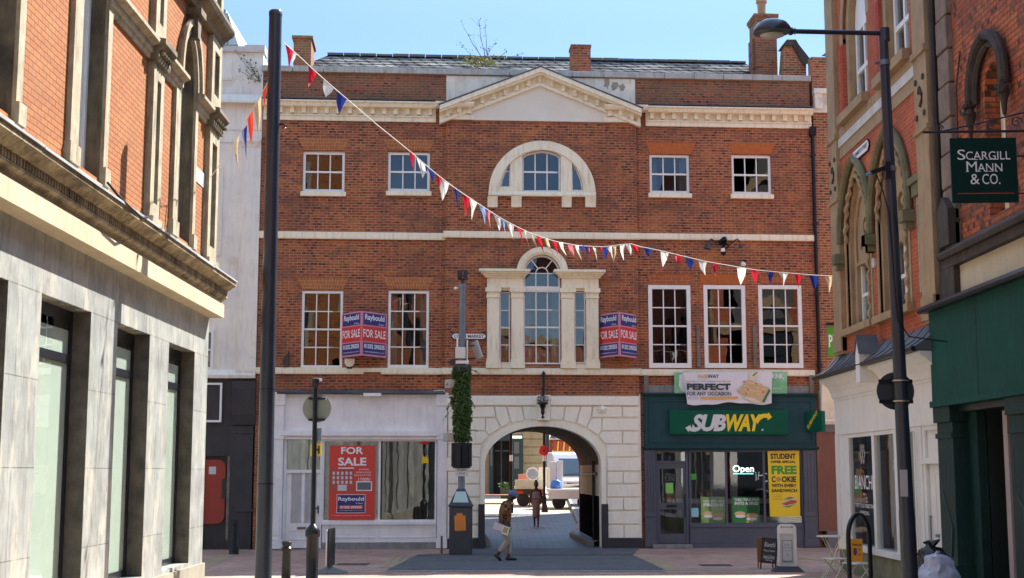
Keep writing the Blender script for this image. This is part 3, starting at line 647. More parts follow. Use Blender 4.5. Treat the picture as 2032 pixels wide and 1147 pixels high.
# ---------------- carriage arch, rusticated
Z8 = lambda x, y: P(x/3.125+860, y/3.125+780)
m = MB(F); a0, a1 = P(888,900)[0], P(1271,900)[0]; zt8 = P(1075,786)[1]
out = rect(a0, a1, -.2, zt8); m.wall(out, [ah], DC+.02, .34); m.box(a0, a1, DC+.03, .33, zt8, 4.2) if zt8 < 4.15 else None
m.build('arch_wall', CRW, main)
blocks = [[(722,85),(812,85),(797,168),(722,165)], [(818,85),(908,85),(880,186),(803,171)], [(914,85),(984,85),(972,152),(944,213),(886,188)],
  [(990,85),(1165,85),(1165,150),(978,150)], [(1170,85),(1268,85),(1268,150),(1170,150)], [(978,158),(1038,158),(1038,234),(1020,262),(950,216)], [(1043,158),(1268,158),(1268,232),(1043,232)],
  [(1044,240),(1165,240),(1165,315),(1062,315),(1024,266)], [(1170,240),(1268,240),(1268,315),(1170,315)], [(1066,322),(1268,322),(1268,395),(1074,395)], [(1074,402),(1280,402),(1280,482),(1074,482)],
  [(1074,490),(1170,490),(1170,560),(1074,560)], [(1175,490),(1272,490),(1272,560),(1175,560)], [(1074,568),(1273,568),(1273,642),(1074,642)], [(1074,652),(1172,652),(1172,725),(1074,725)], [(1177,652),(1273,652),(1273,725),(1177,725)],
  [(1074,735),(1273,735),(1273,810),(1074,810)], [(1074,820),(1175,820),(1175,898),(1074,898)], [(1180,820),(1274,820),(1274,898),(1180,898)]]
m = MB(F)
def shrink(p, g):
    c = (sum(q[0] for q in p)/len(p), sum(q[1] for q in p)/len(p)); return [(x-math.copysign(min(g, abs(x-c[0])), x-c[0]), y-math.copysign(min(g, abs(y-c[1])), y-c[1])) for x, y in p]
for b_ in blocks:
    for s in (0, 1):
        q = shrink(b_, .75)
        if s: q = [(1362-x, y) for x, y in q][::-1]
        pts = [tuple(Z8(x, y)) for x, y in q]; m.poly(pts[::-1], DC-.038+random.uniform(-.005, .005), DC+.03)
for xa, xb in ((78, 638), (722, 1268)):
    a, c = Z8(xa, 22); b, e = Z8(xb, 78); m.box(a, b, DC-.07, DC+.03, e, c)
m.build('rusticated_block', CRW, main, bevel=.014)
m = MB(F); a, e = Z8(640, 20); b, c = Z8(719, 172); m.box(a, b, DC-.16, DC+.03, c, e); m.box(a-.02, b+.02, DC-.19, DC+.03, e-.1, e+.02); m.build('keystone', CRW, main, bevel=.012)
m = MB(F); wo = .13
def archline(rx, rz, zb): return [(acx+rx, zb)]+arc(acx, azs, rx, rz, 0, 180, 36)+[(acx-rx, zb)]
zbl = P(1077,1000)[1]
m.wall(archline(arx+wo, arz+wo, zbl)+archline(arx+.001, arz+.001, zbl)[::-1], [], DC-.075, DC+.03); m.build('arch_moulding', CRW, main)
m = MB(F); 
for s in (-1, 1):
    a, b = acx+s*(arx+.001), acx+s*(arx+wo+.05); m.box(a, b, DC-.08, DC+.03, -.1, zbl)
m.box(a0, acx-arx-wo-.052, DC-.062, DC+.03, -.1, P(1077,1068)[1]); m.box(acx+arx+wo+.052, a1, DC-.062, DC+.03, -.1, P(1077,1068)[1]); m.build('plinth', BLK, main)
# passage: side walls and vault
zpb = P(1195,985)[1]; m = MB(F)
for s in (-1, 1):
    n = len(m.v); x = acx+s*arx; m.add([(x,.33,zpb),(x,DB-.3,zpb),(x,DB-.3,azs+.02),(x,.33,azs+.02)], [(0,1,2,3)])
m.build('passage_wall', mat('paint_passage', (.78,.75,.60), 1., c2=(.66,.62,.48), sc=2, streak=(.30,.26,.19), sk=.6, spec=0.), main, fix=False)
m = MB(F)
for s in (-1, 1): x = acx+s*(arx-.012); m.box(x, x+s*.05, .33, DB-.3, -.1, zpb+.002)
m.build('passage_dado', mat('paint_black_matt', (.012,.013,.018), 1., spec=0.), main)
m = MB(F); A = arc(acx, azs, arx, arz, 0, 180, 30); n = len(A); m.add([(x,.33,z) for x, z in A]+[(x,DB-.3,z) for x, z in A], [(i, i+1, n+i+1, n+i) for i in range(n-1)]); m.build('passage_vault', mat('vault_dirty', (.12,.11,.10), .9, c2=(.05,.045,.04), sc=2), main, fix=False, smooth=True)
m = MB(F); x = acx+arx-.06; m.tube([(x, 1.1, .1), (x, 1.1, azs+.1)], .04); m.tube([(x, .5, azs-.25), (x, 3.9, azs-.25)], .03); m.build('passage_pipe', BLKG, main)
# ---------------- left shopfront (vacant)
m = MB(F); sx0, sx1 = P(541,900)[0], P(888,900)[0]-.02; zst = P(700,785)[1]
m.box(U0+.002, P(541,900)[0], 0, .3, 0, 3.9); zcor = P(700,783)[1]
z857, z872 = P(700,856)[1], P(700,872)[1]
m.build('shop_wall', BR, main)
m = MB(F); m.box(sx0+.2, sx1-.2, -.04, .3, z857, zcor); m.profile([(.05, z872), (-.10, z872), (-.10, z872+.05), (-.16, z872+.10), (-.16, z857), (.05, z857)], sx0+.2, sx1-.2)
m.box(sx0+.21, sx1-.21, -.055, -.035, zcor-.14, zcor-.10); m.box(sx0+.21, sx1-.21, -.06, -.035, z857+.002, z857+.05); m.build('shop_fascia', LIL, main)
m = MB(F); m.profile([(.05, zcor), (-.2, zcor), (-.24, zcor+.04), (.02, zcor+.13)], sx0+.1, sx1-.05); m.build('lead_flashing', LEAD, main)
def pilaster(xa, xb, mt, d0=-.16):
    m = MB(F); a, b = P(xa,950)[0], P(xb,950)[0]; zt_ = P(700,781)[1]+.02
    m.box(a, b, d0, .05, 0.02, .28); m.box(a+.02, b-.02, d0+.03, .05, .28, z872+.0); m.box(a+.005, b-.005, d0+.01, .05, z872, z872+.08); m.box(a+.02, b-.02, d0+.03, .05, z872+.08, zt_-.35); m.box(a, b, d0, .05, zt_-.35, zt_-.30)
    m.profile([(.05, zt_-.30), (d0+.02, zt_-.30), (d0-.03, zt_-.05), (d0-.03, zt_), (.05, zt_)], a-.01, b+.01); m.box(a+.07, b-.07, d0+.018, d0+.031, .38, z872-.12); return m.build('pilaster', mt, main, bevel=.006)
pilaster(541, 563, LIL); pilaster(866, 888, LIL)
gz0, gz1 = P(750,1035)[1], z872
da, db = P(567,1000)[0], P(636,1000)[0]; ws = P(640,1000)[0]; we = P(866,1000)[0]; wm = P(753,950)[0]
m = MB(F); m.box(ws, we, -.02, .25, .18, gz0-.08); m.box(ws-.02, we, -.07, .05, gz0-.08, gz0); 
for a, b in ((ws+.1, wm-.05), (wm+.05, we-.1)):
    zt_, zb_ = gz0-.16, .30; m.box(a, b, -.035, -.019, zt_, zt_+.03); m.box(a, b, -.035, -.019, zb_, zb_+.03); m.box(a, a+.03, -.035, -.019, zb_+.03, zt_); m.box(b-.03, b, -.035, -.019, zb_+.03, zt_)
m.build('stall_riser', LIL, main)
m = MB(F); m.box(ws-.02, we, -.05, .3, 0, .18); m.build('shop_plinth', CONC, main)
def shop_window(u0, u1, z0, z1, mt, gm, d=.0, fw=.06, mull=(), splay=False):
    m = MB(F); m.box(u0, u0+fw, d, d+.08, z0, z1); m.box(u1-fw, u1, d, d+.08, z0, z1); m.box(u0+fw, u1-fw, d, d+.08, z1-fw, z1); m.box(u0+fw, u1-fw, d, d+.08, z0, z0+fw)
    for x in mull: m.box(x-.03, x+.03, d-.005, d+.075, z0+fw, z1-fw)
    o = m.build('shop_window', mt, main); g = MB(F); xs = [u0+fw]+list(mull)+[u1-fw]
    for k, (a, b) in enumerate(zip(xs, xs[1:])):
        if splay and k == 1: g.add([(a, d+.17, z0+fw), (b, d+.03, z0+fw), (b, d+.03, z1-fw), (a, d+.17, z1-fw)], [(0, 1, 2, 3)])
        else: pane_grid(g, a, b, z0+fw, z1-fw, 1, 1, d+.04, .004)
    g.build('glass', gm, o, fix=False); return o
shop_window(ws-.02, we, gz0, gz1, LIL, GLS, .0, .05, (wm,), True)
m = MB(F); m.box(da-.08, da, -.02, .12, 0.02, z872); m.box(db-.03, ws-.021, -.02, .12, .02, z872); zfl0, zfl1 = P(600,932)[1], P(600,876)[1]
m.box(da, db-.03, -.01, .1, zfl0-.09, zfl0); m.build('door_frame', LIL, main)
m = MB(F); m.box(da, db-.03, .04, .045, zfl0, z872); m.build('fanlight_glass', GLS, main)
m = MB(F); zg0, zg1 = P(600,1038)[1], P(600,939)[1]; D0, D1 = .02, .07; xs = [P(x,1000)[0] for x in (577,598,604,628)]
m.wall(rect(da+.005, db-.035, .03, zfl0-.095), [rect(xs[0], xs[1], zg0, zg1), rect(xs[2], xs[3], zg0, zg1)], D0, D1); m.box(xs[0]-.02, xs[3]+.02, D0-.012, D0, .25, .28); m.box(xs[0]-.02, xs[3]+.02, D0-.012, D0, zg0-.2, zg0-.17)
dor = m.build('door', LIL, main)
m = MB(F); m.box(xs[0], xs[1], .045, .05, zg0, zg1); m.box(xs[2], xs[3], .045, .05, zg0, zg1); m.build('glass', GLS, dor)
m = MB(F); hx, hz = P(631,1011); m.box(hx-.015, hx+.015, -.02, .02, hz-.10, hz+.10); m.box(hx-.08, hx, -.05, -.03, hz+.02, hz+.05); m.build('handle', BLKG, dor)
m = MB(F); lx, lz = P(598,1048); m.box(lx-.12, lx+.12, .0, .02, lz-.03, lz+.03); m.build('letter_box', mat('brass_dull', (.22,.12,.06), .5), dor)
m = MB(F); z0i = .05      # bare shop room: pale blinds behind the door and window
n0 = [(sx0,.31,z0i),(sx1,.31,z0i),(sx1,3.5,z0i),(sx0,3.5,z0i),(sx0,.31,3.1),(sx1,.31,3.1),(sx1,3.5,3.1),(sx0,3.5,3.1)]
m.add(n0, [(0,1,2,3),(4,7,6,5),(1,5,6,2),(2,6,7,3),(3,7,4,0)]); m.build('interior', DARK2, main, fix=False)
m = MB(F); 
for a, b in ((da, db), (ws+.02, wm-.03)):
    n = 26; pts = [(a+(b-a)*i/n, .30+.02*math.sin(i*1.7)) for i in range(n+1)]; m.add([(x, y, .3) for x, y in pts]+[(x, y, z872) for x, y in pts], [(i, i+1, n+2+i, n+1+i) for i in range(n)])
m.build('net_curtain', mat('net_curtain_cloth', (.30,.33,.31), .9, c2=(.20,.22,.21), sc=3), main, fix=False)
# ---------------- right shopfront (sandwich shop)
a_, b_ = P(1278,900)[0], P(1620,900)[0]; zs0, zs1 = P(1445,886)[1], P(1445,786)[1]
m = MB(F); m.box(UB, a_, 0, .3, 0, 3.9); m.box(b_, U1, -.005, .3, 0, 3.9); m.build('shop_wall', BR, main)
m = MB(F); m.box(a_, b_-.05, -.03, .02, zs1+.06, P(1445,765)[1]); m.build('stone_lintel', CONC, main)
m = MB(F); 
for x in (1277, 1605): a, b, c, e = F.R(x, 745, x+9, 784); m.box(a, b, -.09, 0, c, e)
for xa in (1382, 1494): a, b, c, e = F.R(xa, 645, xa+7, 728); m.box(a, b, -.06, -.0, c, e)
m.build('timber_batten', WOOD, main)
m = MB(F); m.box(a_, b_, -.14, .1, zs0, zs1); 
m.profile([(.1, zs1), (-.20, zs1), (-.24, zs1+.05), (.02, zs1+.10)], a_-.04, b_+.04)
for (c, e, g_, h_) in ((a_+.12, b_-.12, zs1-.17, zs1-.12), (a_+.12, b_-.12, zs0+.10, zs0+.15), (a_+.12, a_+.17, zs0+.15, zs1-.17), (b_-.17, b_-.12, zs0+.15, zs1-.17)): m.box(c, e, -.165, -.139, g_, h_)
m.profile([(.1, zs0-.10), (-.15, zs0-.10), (-.20, zs0-.04), (-.20, zs0), (.1, zs0)], a_-.03, b_+.03); m.build('shop_fascia', FASG, main, bevel=.006)
m = MB(F)
for xa, xb in ((1278,1299), (1592,1619)):
    a, b = P(xa,950)[0], P(xb,950)[0]; m.box(a, b, -.12, .1, .25, zs0-.101); m.box(a-.02, b+.02, -.15, .1, .02, .25); m.box(a-.01, b+.01, -.14, .1, .85, .92)
    for k in range(4): x = a+(b-a)*(k+.5)/4; m.box(x-.022, x+.022, -.135, -.119, 1.0, zs0-.2)
m.build('pilaster', SHG, main, bevel=.004)
wa, wb = P(1367,960)[0], P(1592,960)[0]; gz0b, gz1b = P(1445,1041)[1], zs0-.10; mm = [P(1441,960)[0], P(1516,960)[0]]
shop_window(wa, wb, gz0b, gz1b, SHG, GLS, -.03, .05, mm)
m = MB(F); m.box(wa, wb, -.06, .25, .12, gz0b); m.box(wa, wb, -.10, .25, 0, .12); m.box(wa, wb, -.085, -.059, gz0b-.07, gz0b-.03); m.build('stall_riser', SHG, main, bevel=.005)
dx0, dx1 = P(1299,980)[0], P(1366,980)[0]; zt0 = P(1330,917)[1]
m = MB(F); m.wall(rect(dx0, dx1, .10, gz1b), [rect(dx0+.07, dx1-.07, .12, zt0-.03), rect(dx0+.07, dx1-.07, zt0+.03, gz1b-.05)], -.02, .07); m.build('door_frame', SHG, main)
m = MB(F); m.box(dx0+.07, dx1-.07, .02, .025, zt0+.03, gz1b-.05); m.build('transom_glass', GLS, main)
m = MB(F); q = (P(1330,1009)[1], P(1330,1001)[1], P(1330,1060)[1], P(1330,930)[1])
m.wall(rect(dx0+.075, dx1-.075, .13, zt0-.035), [rect(dx0+.15, dx1-.14, q[2], P(1330,1011)[1]), rect(dx0+.15, dx1-.14, P(1330,998)[1], q[3])], .0, .05); dor = m.build('door', SHG, main)
m = MB(F); m.box(dx0+.15, dx1-.14, .02, .026, q[2], q[3]); m.build('glass', GLS, dor)
m = MB(F); hz = P(1330,1004)[1]; m.box(dx0+.33, dx1-.33, -.02, 0, hz-.03, hz+.03); m.tube([(dx1-.11, -.05, hz-.3), (dx1-.11, -.05, hz+.35)], .015); m.build('handle', BLKG, dor)
m = MB(F); m.box(dx0-.1, dx1+.05, -.30, .0, 0, .10); m.build('door_step', CONC, main, bevel=.01)
m = MB(F); m.add([(a_,.12,.1),(b_,.12,.1),(b_,4.5,.1),(a_,4.5,.1),(a_,.12,2.75),(b_,.12,2.75),(b_,4.5,2.75),(a_,4.5,2.75)], [(0,1,2,3),(4,7,6,5),(1,5,6,2),(2,6,7,3),(3,7,4,0)]); m.build('interior', DARK, main, fix=False)
# drainpipe at the right end
m = MB(F); x = U1+.04; m.tube([(x, -.07, 11.7), (x, -.07, 4.3)], .045, 8); m.box(x-.09, x+.09, -.14, .0, 11.6, 11.85)
for z in (5, 7, 9, 11): m.box(x-.07, x+.07, -.10, .0, z, z+.06)
m.build('drainpipe', BLKG, main, smooth=False)
m = MB(F); a, b, c, e = F.R(722,781,757,787); m.box(a, b, -.28, -.22, c, e); m.tube([(P(860,783)[0], -.1, P(860,783)[1]+.1), (P(880,775)[0], -.12, P(880,775)[1]), (P(892,790)[0], -.12, P(892,790)[1])], .012, 5); m.build('cable', WH, main)
# ================================================================== LEFT BUILDING (salmon brick over a marble bank front)
F = LF
lb = thing('corner_bank_building', 'salmon brick building with streaked marble ground floor on the left', 'building', F.o, math.radians(90))
E1 = .45; W0 = -45.
m = MB(F); ops = [(-10.07-2.1, -10.07), (-8.94, -6.93), (-5.64, -3.82), (-2.57, -.66), (-15.4, -13.4), (-18.7, -16.7), (-22, -20)]
zt = 4.24
m.wall(rect(W0, E1, .38, 5.0), [rect(a, b, .45, zt) for a, b in ops], 0, .5); m.build('marble_wall', MARB, lb)
m = MB(F); m.box(W0, E1+.04, -.05, .5, 0, .38); m.build('plinth', mat('stone_plinth', (.30,.28,.22), .8, c2=(.22,.20,.16), sc=2, streak=(.12,.11,.09)), lb)
m = MB(F)
for a, b in ops: m.box(b-.012, b+.001, -.001, .26, .45, zt)      # far reveal slabs, their shade painted as a dark tone
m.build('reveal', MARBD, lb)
fr_d = .24
for a, b in ops[:4]:
    ztr = LF.P(100, 705, .24)[1]
    m = MB(F); m.box(a, a+.10, fr_d, fr_d+.1, .45, zt); m.box(b-.11, b-.012, fr_d+.0, fr_d+.1, .45, zt); m.box(a+.1, b-.11, fr_d, fr_d+.1, zt-.16, zt); m.box(a+.1, b-.11, fr_d-.01, fr_d+.1, ztr-.05, ztr+.07); m.box(a+.1, b-.11, fr_d, fr_d+.1, .45, .56)
    o = m.build('bank_window', BLKG, lb, bevel=.006)
    g = MB(F); g.box(a+.1, b-.11, fr_d+.015, fr_d+.02, .56, ztr-.05); g.box(a+.1, b-.11, fr_d+.015, fr_d+.02, ztr+.07, zt-.16); g.build('glass', GLD, o)
    g = MB(F); g.box(a+.1, b-.11, fr_d+.03, fr_d+.035, .56, ztr-.05); g.box(a+.1, b-.11, fr_d+.03, fr_d+.035, ztr+.07, ztr+.40); g.build('blind', BLIND, o)
m = MB(F); m.add([(W0,.52,.3),(E1-.3,.52,.3),(E1-.3,4,.3),(W0,4,.3),(W0,.52,4.9),(E1-.3,.52,4.9),(E1-.3,4,4.9),(W0,4,4.9)], [(0,1,2,3),(4,7,6,5),(1,5,6,2),(2,6,7,3),(3,7,4,0)]); m.build('interior', DARK, lb, fix=False)
m = MB(F)
m.profile([(0, 4.99), (-.28, 4.99), (-.28, 5.24), (-.24, 5.27), (-.24, 5.31), (.1, 5.31), (.1, 4.99)], W0, E1+.02); m.build('fascia', mat('stone_cream_fascia', (.50,.43,.30), .7, c2=(.42,.35,.23), sc=2, streak=(.2,.15,.1), sk=.4), lb)
m = MB(F)
m.profile([(.1, 5.31), (-.25, 5.31), (-.27, 5.34), (-.34, 5.36), (-.34, 5.40), (-.30, 5.41), (-.30, 5.50), (-.38, 5.52), (-.42, 5.56), (-.50, 5.60), (-.50, 5.66), (-.46, 5.67), (.1, 5.80)], W0, E1+.02)
u = -13.
while u < E1: m.box(u, u+.045, -.345, -.29, 5.41, 5.495); u += .095
m.build('cornice', STC, lb)
m = MB(F); u = -16.
while u < E1:
    L = random.uniform(1.1, 2.3); e = min(E1+.02, u+L); o_ = random.uniform(-.01, .012); m.profile([(.02, 5.93), (-.48, 5.675), (-.53, 5.66+o_), (-.53, 5.69+o_), (-.47, 5.73), (.02, 5.99)], u, e-.015); u = e
    if e >= E1: break
m.build('lead_capping', LEADL, lb)
# upper brick wall
zb, ztop = 5.9, 14.6; sp = 8.9; hw = .56
wins = [(-11.45, -10.25), (-7.95, -6.83), (-2.50, -1.38)]
m = MB(F); m.wall(rect(W0, E1, zb, ztop), [archhole(a, b, 6.12, sp, .90) for a, b in wins]+[archhole(a-6, a-4.88, 6.12, sp) for a in (-11.45, -17.5, -23)], 0, .4)
m.build('brick_wall', BRL, lb)
m = MB(F); m.box(E1-.4, E1, .401, 11., .1, ztop-.001); o = m.build('end_wall', BRL, lb)
m = MB(F)
for dd in (2.2, 5.2, 8.2):
    for z0 in (6.2, 10.4):
        m.box(E1, E1+.08, dd-.75, dd+.75, z0-.3, z0); m.box(E1, E1+.06, dd-.75, dd-.55, z0, z0+2.4); m.box(E1, E1+.06, dd+.55, dd+.75, z0, z0+2.4); m.box(E1, E1+.07, dd-.75, dd+.75, z0+2.4, z0+2.8)
m.box(E1, E1+.18, .5, 11, 8.9, 9.1); m.box(E1+.0, E1+.3, .5, 11, 5.1, 5.7); m.build('end_wall_trim', STL, lb)
m = MB(F); m.wall([(0,0)], [], 0, 0) if False else m.box(E1, E1+.02, .402, 11, .1, 5.09); m.build('end_wall_marble', MARB, lb)
m = MB(F)
for dd in (2.2, 5.2, 8.2):
    for z0 in (6.2, 10.4): m.box(E1, E1+.03, dd-.54, dd+.54, z0+.001, z0+2.39)
m.build('end_wall_glass', flat('glass_blind_dark', (.03,.04,.05), .08), lb)
m = MB(F)
for dd in (2.2, 5.2, 8.2): m.box(E1, E1+.03, dd-.6, dd+.6, 1.0, 4.2)
m.build('end_wall_shop_glass', MC['glass_blind_dark'], lb)
m = MB(F); m.box(W0, E1-.401, .401, 11, ztop-.6, ztop-.2); m.box(W0, W0+.3, .4, 11, 0, ztop-.7); m.build('roof', LEAD, lb)
for i, (a, b) in enumerate(wins):
    c = (a+b)/2
    # moulded stone surround
    m = MB(F); sw = .15
    m.box(b+.001, b+.20, -.05, .05, 6.30, sp-.32); m.box(a-.36, a-.001, -.05, .05, 6.30, sp-.32); m.box(a-.40, a-.20, -.07, .05, 6.30, sp-.32)
    m.box(b+.001, b+.25, -.09, .05, 6.04, 6.30); m.box(a-.43, a-.001, -.09, .05, 6.04, 6.30); m.box(a-.4, b+.3, -.06, .05, 5.96, 6.04)
    m.wall(arc(c, sp, hw+.20, 1.12, 0, 180, 24)+arc(c, sp, hw+.005, .905, 180, 0, 24), [], -.08, .05)
    m.wall(arc(c, sp, hw+.25, 1.18, 0, 180, 24)+arc(c, sp, hw+.15, 1.06, 180, 0, 24), [], -.13, -.07)
    o = m.build('window_surround', STL, lb)
    m = MB(F); m.poly([(c-.09, sp+.84), (c+.09, sp+.84), (c+.15, sp+1.24), (c-.15, sp+1.24)], -.20, .02); m.box(c-.20, c+.20, -.27, .02, sp+1.241, sp+1.36); m.build('keystone', STD, o)
    m = MB(F); m.box(b-.002, b+.002, 0.002, .26, 6.12, sp); A = arc(c, sp, hw-.004, .896, 0, 180, 20); n = len(A); m.add([(x,.0,z) for x, z in A]+[(x,.27,z) for x, z in A], [(k, k+1, n+k+1, n+k) for k in range(n-1)]); m.box(a-.002, a+.002, .002, .26, 6.12, sp); m.build('reveal', STD, lb, fix=False)  # darker stone paints the shade inside the window openings
    m = MB(F); d = .26
    m.box(a, a+.08, d-.02, d+.08, 6.12, sp+.3); m.box(b-.08, b-.003, d-.05, d+.08, 6.12, sp+.3); m.box(b-.2, b-.081, d-.01, d+.07, 6.12, sp+.3); m.box(a+.08, b-.2, d, d+.07, 6.12, 6.24)
    zm = 7.35; m.box(a+.08, b-.2, d-.03, d+.07, zm-.05, zm+.07)
    m.wall(arc(c, sp, hw, .9, 0, 180, 20)+arc(c, sp, hw-.1, .8, 180, 0, 20), [], d+.081, d+.12); o = m.build('window', WH, lb)
    g = MB(F); g.box(a+.05, b-.05, d+.04, d+.045, 6.2, sp+.85); g.build('glass', GL, o); g = MB(F); g.box(a+.02, b-.02, d+.16, d+.17, 6.15, sp+.85); g.build('curtain', CURT, o)
# impost string, pilasters
def leftcourse(u0, u1, z0, z1, pj, mt=STL, name='impost_course'):
    m = MB(F); h = z1-z0
    m.profile([(.02, z0), (-.04, z0), (-.05, z0+h*.25), (-.09, z0+h*.3), (-.09, z0+h*.6), (-pj, z0+h*.75), (-pj, z1-.02), (-pj+.03, z1), (.02, z1+.03)], u0, u1); return m.build(name, mt, lb)
for a, b in ((-6.82, -2.51), (-1.37, -.30), (-10.24, -7.96)): leftcourse(a, b, 8.58, 8.90, .20)
for (a, b) in ((-4.50, -3.85), (-.36, .47)):
    m = MB(F); pd = -.10
    for z0, z1 in ((6.0, 8.55), (8.95, 10.35), (10.75, 14.6)):
        x0, x1 = a+.22, b-.2
        m.wall(rect(a, b, z0, z1), [rect(x0, x1, z0+.3, z1-.25)], pd, .03)
    m.box(a-.04, b+.04 if b < 0 else b, pd-.06, .02, 5.93, 6.05); o = m.build('pilaster', STL, lb)
    m = MB(F)
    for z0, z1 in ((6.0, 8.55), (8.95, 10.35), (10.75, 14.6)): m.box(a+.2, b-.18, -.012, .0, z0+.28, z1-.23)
    m.build('sunk_panel', STK, o)  # black face paints the shadow inside the pilaster recess
    m = MB(F); m.profile([(.0, 8.551), (-.16, 8.551), (-.18, 8.62), (-.16, 8.7), (-.28, 8.82), (-.28, 8.90), (.0, 8.949)], a-.06, b+(.06 if b < 0 else .0))
    for k in range(5): m.lathe([(.001,-.03),(.05,-.02),(.055,.02),(.001,.04)], (a+(b-a)*(k+.5)/5, -.20, 8.68), 8)
    m.build('capital', STD, o)
m = MB(F); m.profile([(.0, 10.36), (-.12, 10.36), (-.16, 10.45), (-.30, 10.55), (-.34, 10.62), (-.34, 10.68), (0, 10.74)], W0, E1+.02); m.build('upper_string_course', STD, lb)
m = MB(F); a, c = LF.P(387,345)[0], 7.55; m.box(-1.13, -.37, -.015, .01, 7.35, 7.62); m.build('painted_panel', STW, lb)
m = MB(F); pts = [(-8.1, -.5, 5.80), (-7.6, -.50, 5.73), (-7.2, -.54, 5.66), (-6.6, -.55, 5.62), (-6.2, -.52, 5.70), (-5.9, -.46, 5.76)]; m.tube(pts, .018, 6); m.build('cable', BLKG, lb)

# ================================================================== RIGHT: gothic corner building with the tattoo shop
F = RF; P = F.P
gb = thing('gothic_brick_building', 'red brick gothic building with pointed stone windows above a white corner shop', 'building', (7.1, 29.2, 0), math.radians(-90))
C0, C1 = -1.2, 6.05; HT = 14.8; CU = -.80
m = MB(F)
gA = pointed(.08, 1.92, 4.979, 6.75, 8.125); gB = pointed(2.50, 4.42, 4.979, 6.75, 8.125)
uA = pointed(.33, 2.17, 9.441, 11.1, 12.62); uB = pointed(3.08, 4.92, 9.441, 11.1, 12.62)
m.wall(rect(CU, C1, 4.45, HT), [gA, gB, uA, uB], 0, .45); m.build('brick_wall', BRG, gb)
m = MB(F); m.box(C0, C0+.4, .451, 9., .0, 4.45); m.box(CU, CU+.4, .451, 9., 4.452, HT-.001); m.build('end_wall', BRG, gb)
m = MB(F)
for dd in (2.2, 5.6):
    for z0 in (5.2, 9.6): m.poly(rect(0, 0, 0, 0), 0, 0) if False else m.box(CU-.07, CU, dd-.8, dd+.8, z0-.2, z0)
m.box(CU-.12, CU, .45, 9, 8.85, 9.1); m.box(C0-.12, C0, .45, 9, 4.3, 4.6); m.build('end_wall_trim', STG, gb)
m = MB(F)
for dd in (2.2, 5.6):
    for z0 in (5.2, 9.6): m.box(CU-.04, CU, dd-.6, dd+.6, z0+.001, z0+2.2)
m.build('end_wall_glass', MC['glass_blind_dark'], gb)
m = MB(F); m.box(C0-.10, C0, .5, 5.2, 2.84, 3.9); m.box(C0-.2, C0, .45, 5.3, 3.9, 4.05); m.box(C0-.1, C0, .5, 5.2, 0, .6)
for dd in (.5, 2.5, 3.0, 4.95): m.box(C0-.1, C0, dd, dd+.25, .6, 2.84)
m.build('side_shop_fascia', mat('paint_return_white', (.72,.70,.66), .5), gb)
m = MB(F); m.box(C0-.03, C0, .75, 4.95, .6, 2.84); m.build('side_shop_glass', MC['glass_blind_dark'], gb)
EU = Fr(0, 28.0-CU, 180); m = MB(EU)
for xc in (9.3, 12.7):
    for z0 in (5.2, 9.6): o_ = pointed(-xc-.85, -xc+.85, z0, z0+1.9, z0+3.0); i_ = pointed(-xc-.6, -xc+.6, z0-.001, z0+1.9, z0+2.7); m.wall(o_[1:]+[o_[0]]+[i_[0]]+i_[1:][::-1], [], -.08, .02)
m.box(-16, -7.2, -.10, .02, 6.9, 7.15); m.build('end_wall_surround', STG, gb)
EW = Fr(0, 28.0-C0+.035, 180); m = MB(EW); c_ = -(7.1+2.0); write(m, 'BIANCHI', c_-.62, c_+.62, 1.75, 2.05, 0); write(m, 'TATTOO PIERCING', c_-.6, c_+.6, 1.38, 1.47, 0); write(m, 'REMOVAL', c_-.3, c_+.3, 1.22, 1.31, 0); m.build('side_lettering', WHT, gb, fix=False)
m = MB(F); m.box(C0+.4, C1, .45, 9, HT-.7, HT-.3); m.build('roof', LEAD, gb)
m = MB(F); m.add([(C0+.4,.46,4.6),(C1,.46,4.6),(C1,3,4.6),(C0+.4,3,4.6),(C0+.4,.46,HT-1),(C1,.46,HT-1),(C1,3,HT-1),(C0+.4,3,HT-1)], [(0,1,2,3),(4,7,6,5),(1,5,6,2),(2,6,7,3),(3,7,4,0)]); m.build('interior', DARK2, gb, fix=False)
# buttress piers
def pier(u0, u1, d, z0, z1, dark=0):
    m = MB(F); m.box(u0, u1, d, .03, z0, z1); m.box(u0-.03, u1+.03, d-.04, .03, 9.05, 9.17); m.box(u0-.03, u1+.03, d-.04, .03, 7.72, 7.80); m.box(u0, u1, d-.035, .03, 4.55, 4.95); o = m.build('buttress', STG, gb, bevel=.012)
    m = MB(F); c = (u0+u1)/2
    for k in range(4): m.lathe([(.001,0),(.055,0),(.055,.012),(.001,.012)], (c+(.20 if k % 2 else -.20), d-.012, 8.02+(k//2)*.62), 10, Matrix.Rotation(math.pi/2, 4, 'X'))
    m.tube([(c, d-.005, 8.18), (c+.09, d-.005, 8.25), (c+.11, d-.005, 8.36), (c, d-.005, 8.5), (c-.05, d-.005, 8.4)], .035, 6); m.build('carved_ornament', STK, o)
pier(CU-.02, -.16, -.10, 4.5, HT); pier(5.35, 6.04, -.10, 4.5, HT)
m = MB(F); m.box(-.17, 5.34, -.05, .03, 8.86, 9.04); m.build('white_band', STW, gb)
m = MB(F); m.box(-.17, 5.34, -.025, .03, 8.62, 8.859); m.box(-.17, 5.34, -.03, .03, 9.041, 9.24); m.build('stone_band', STG, gb)
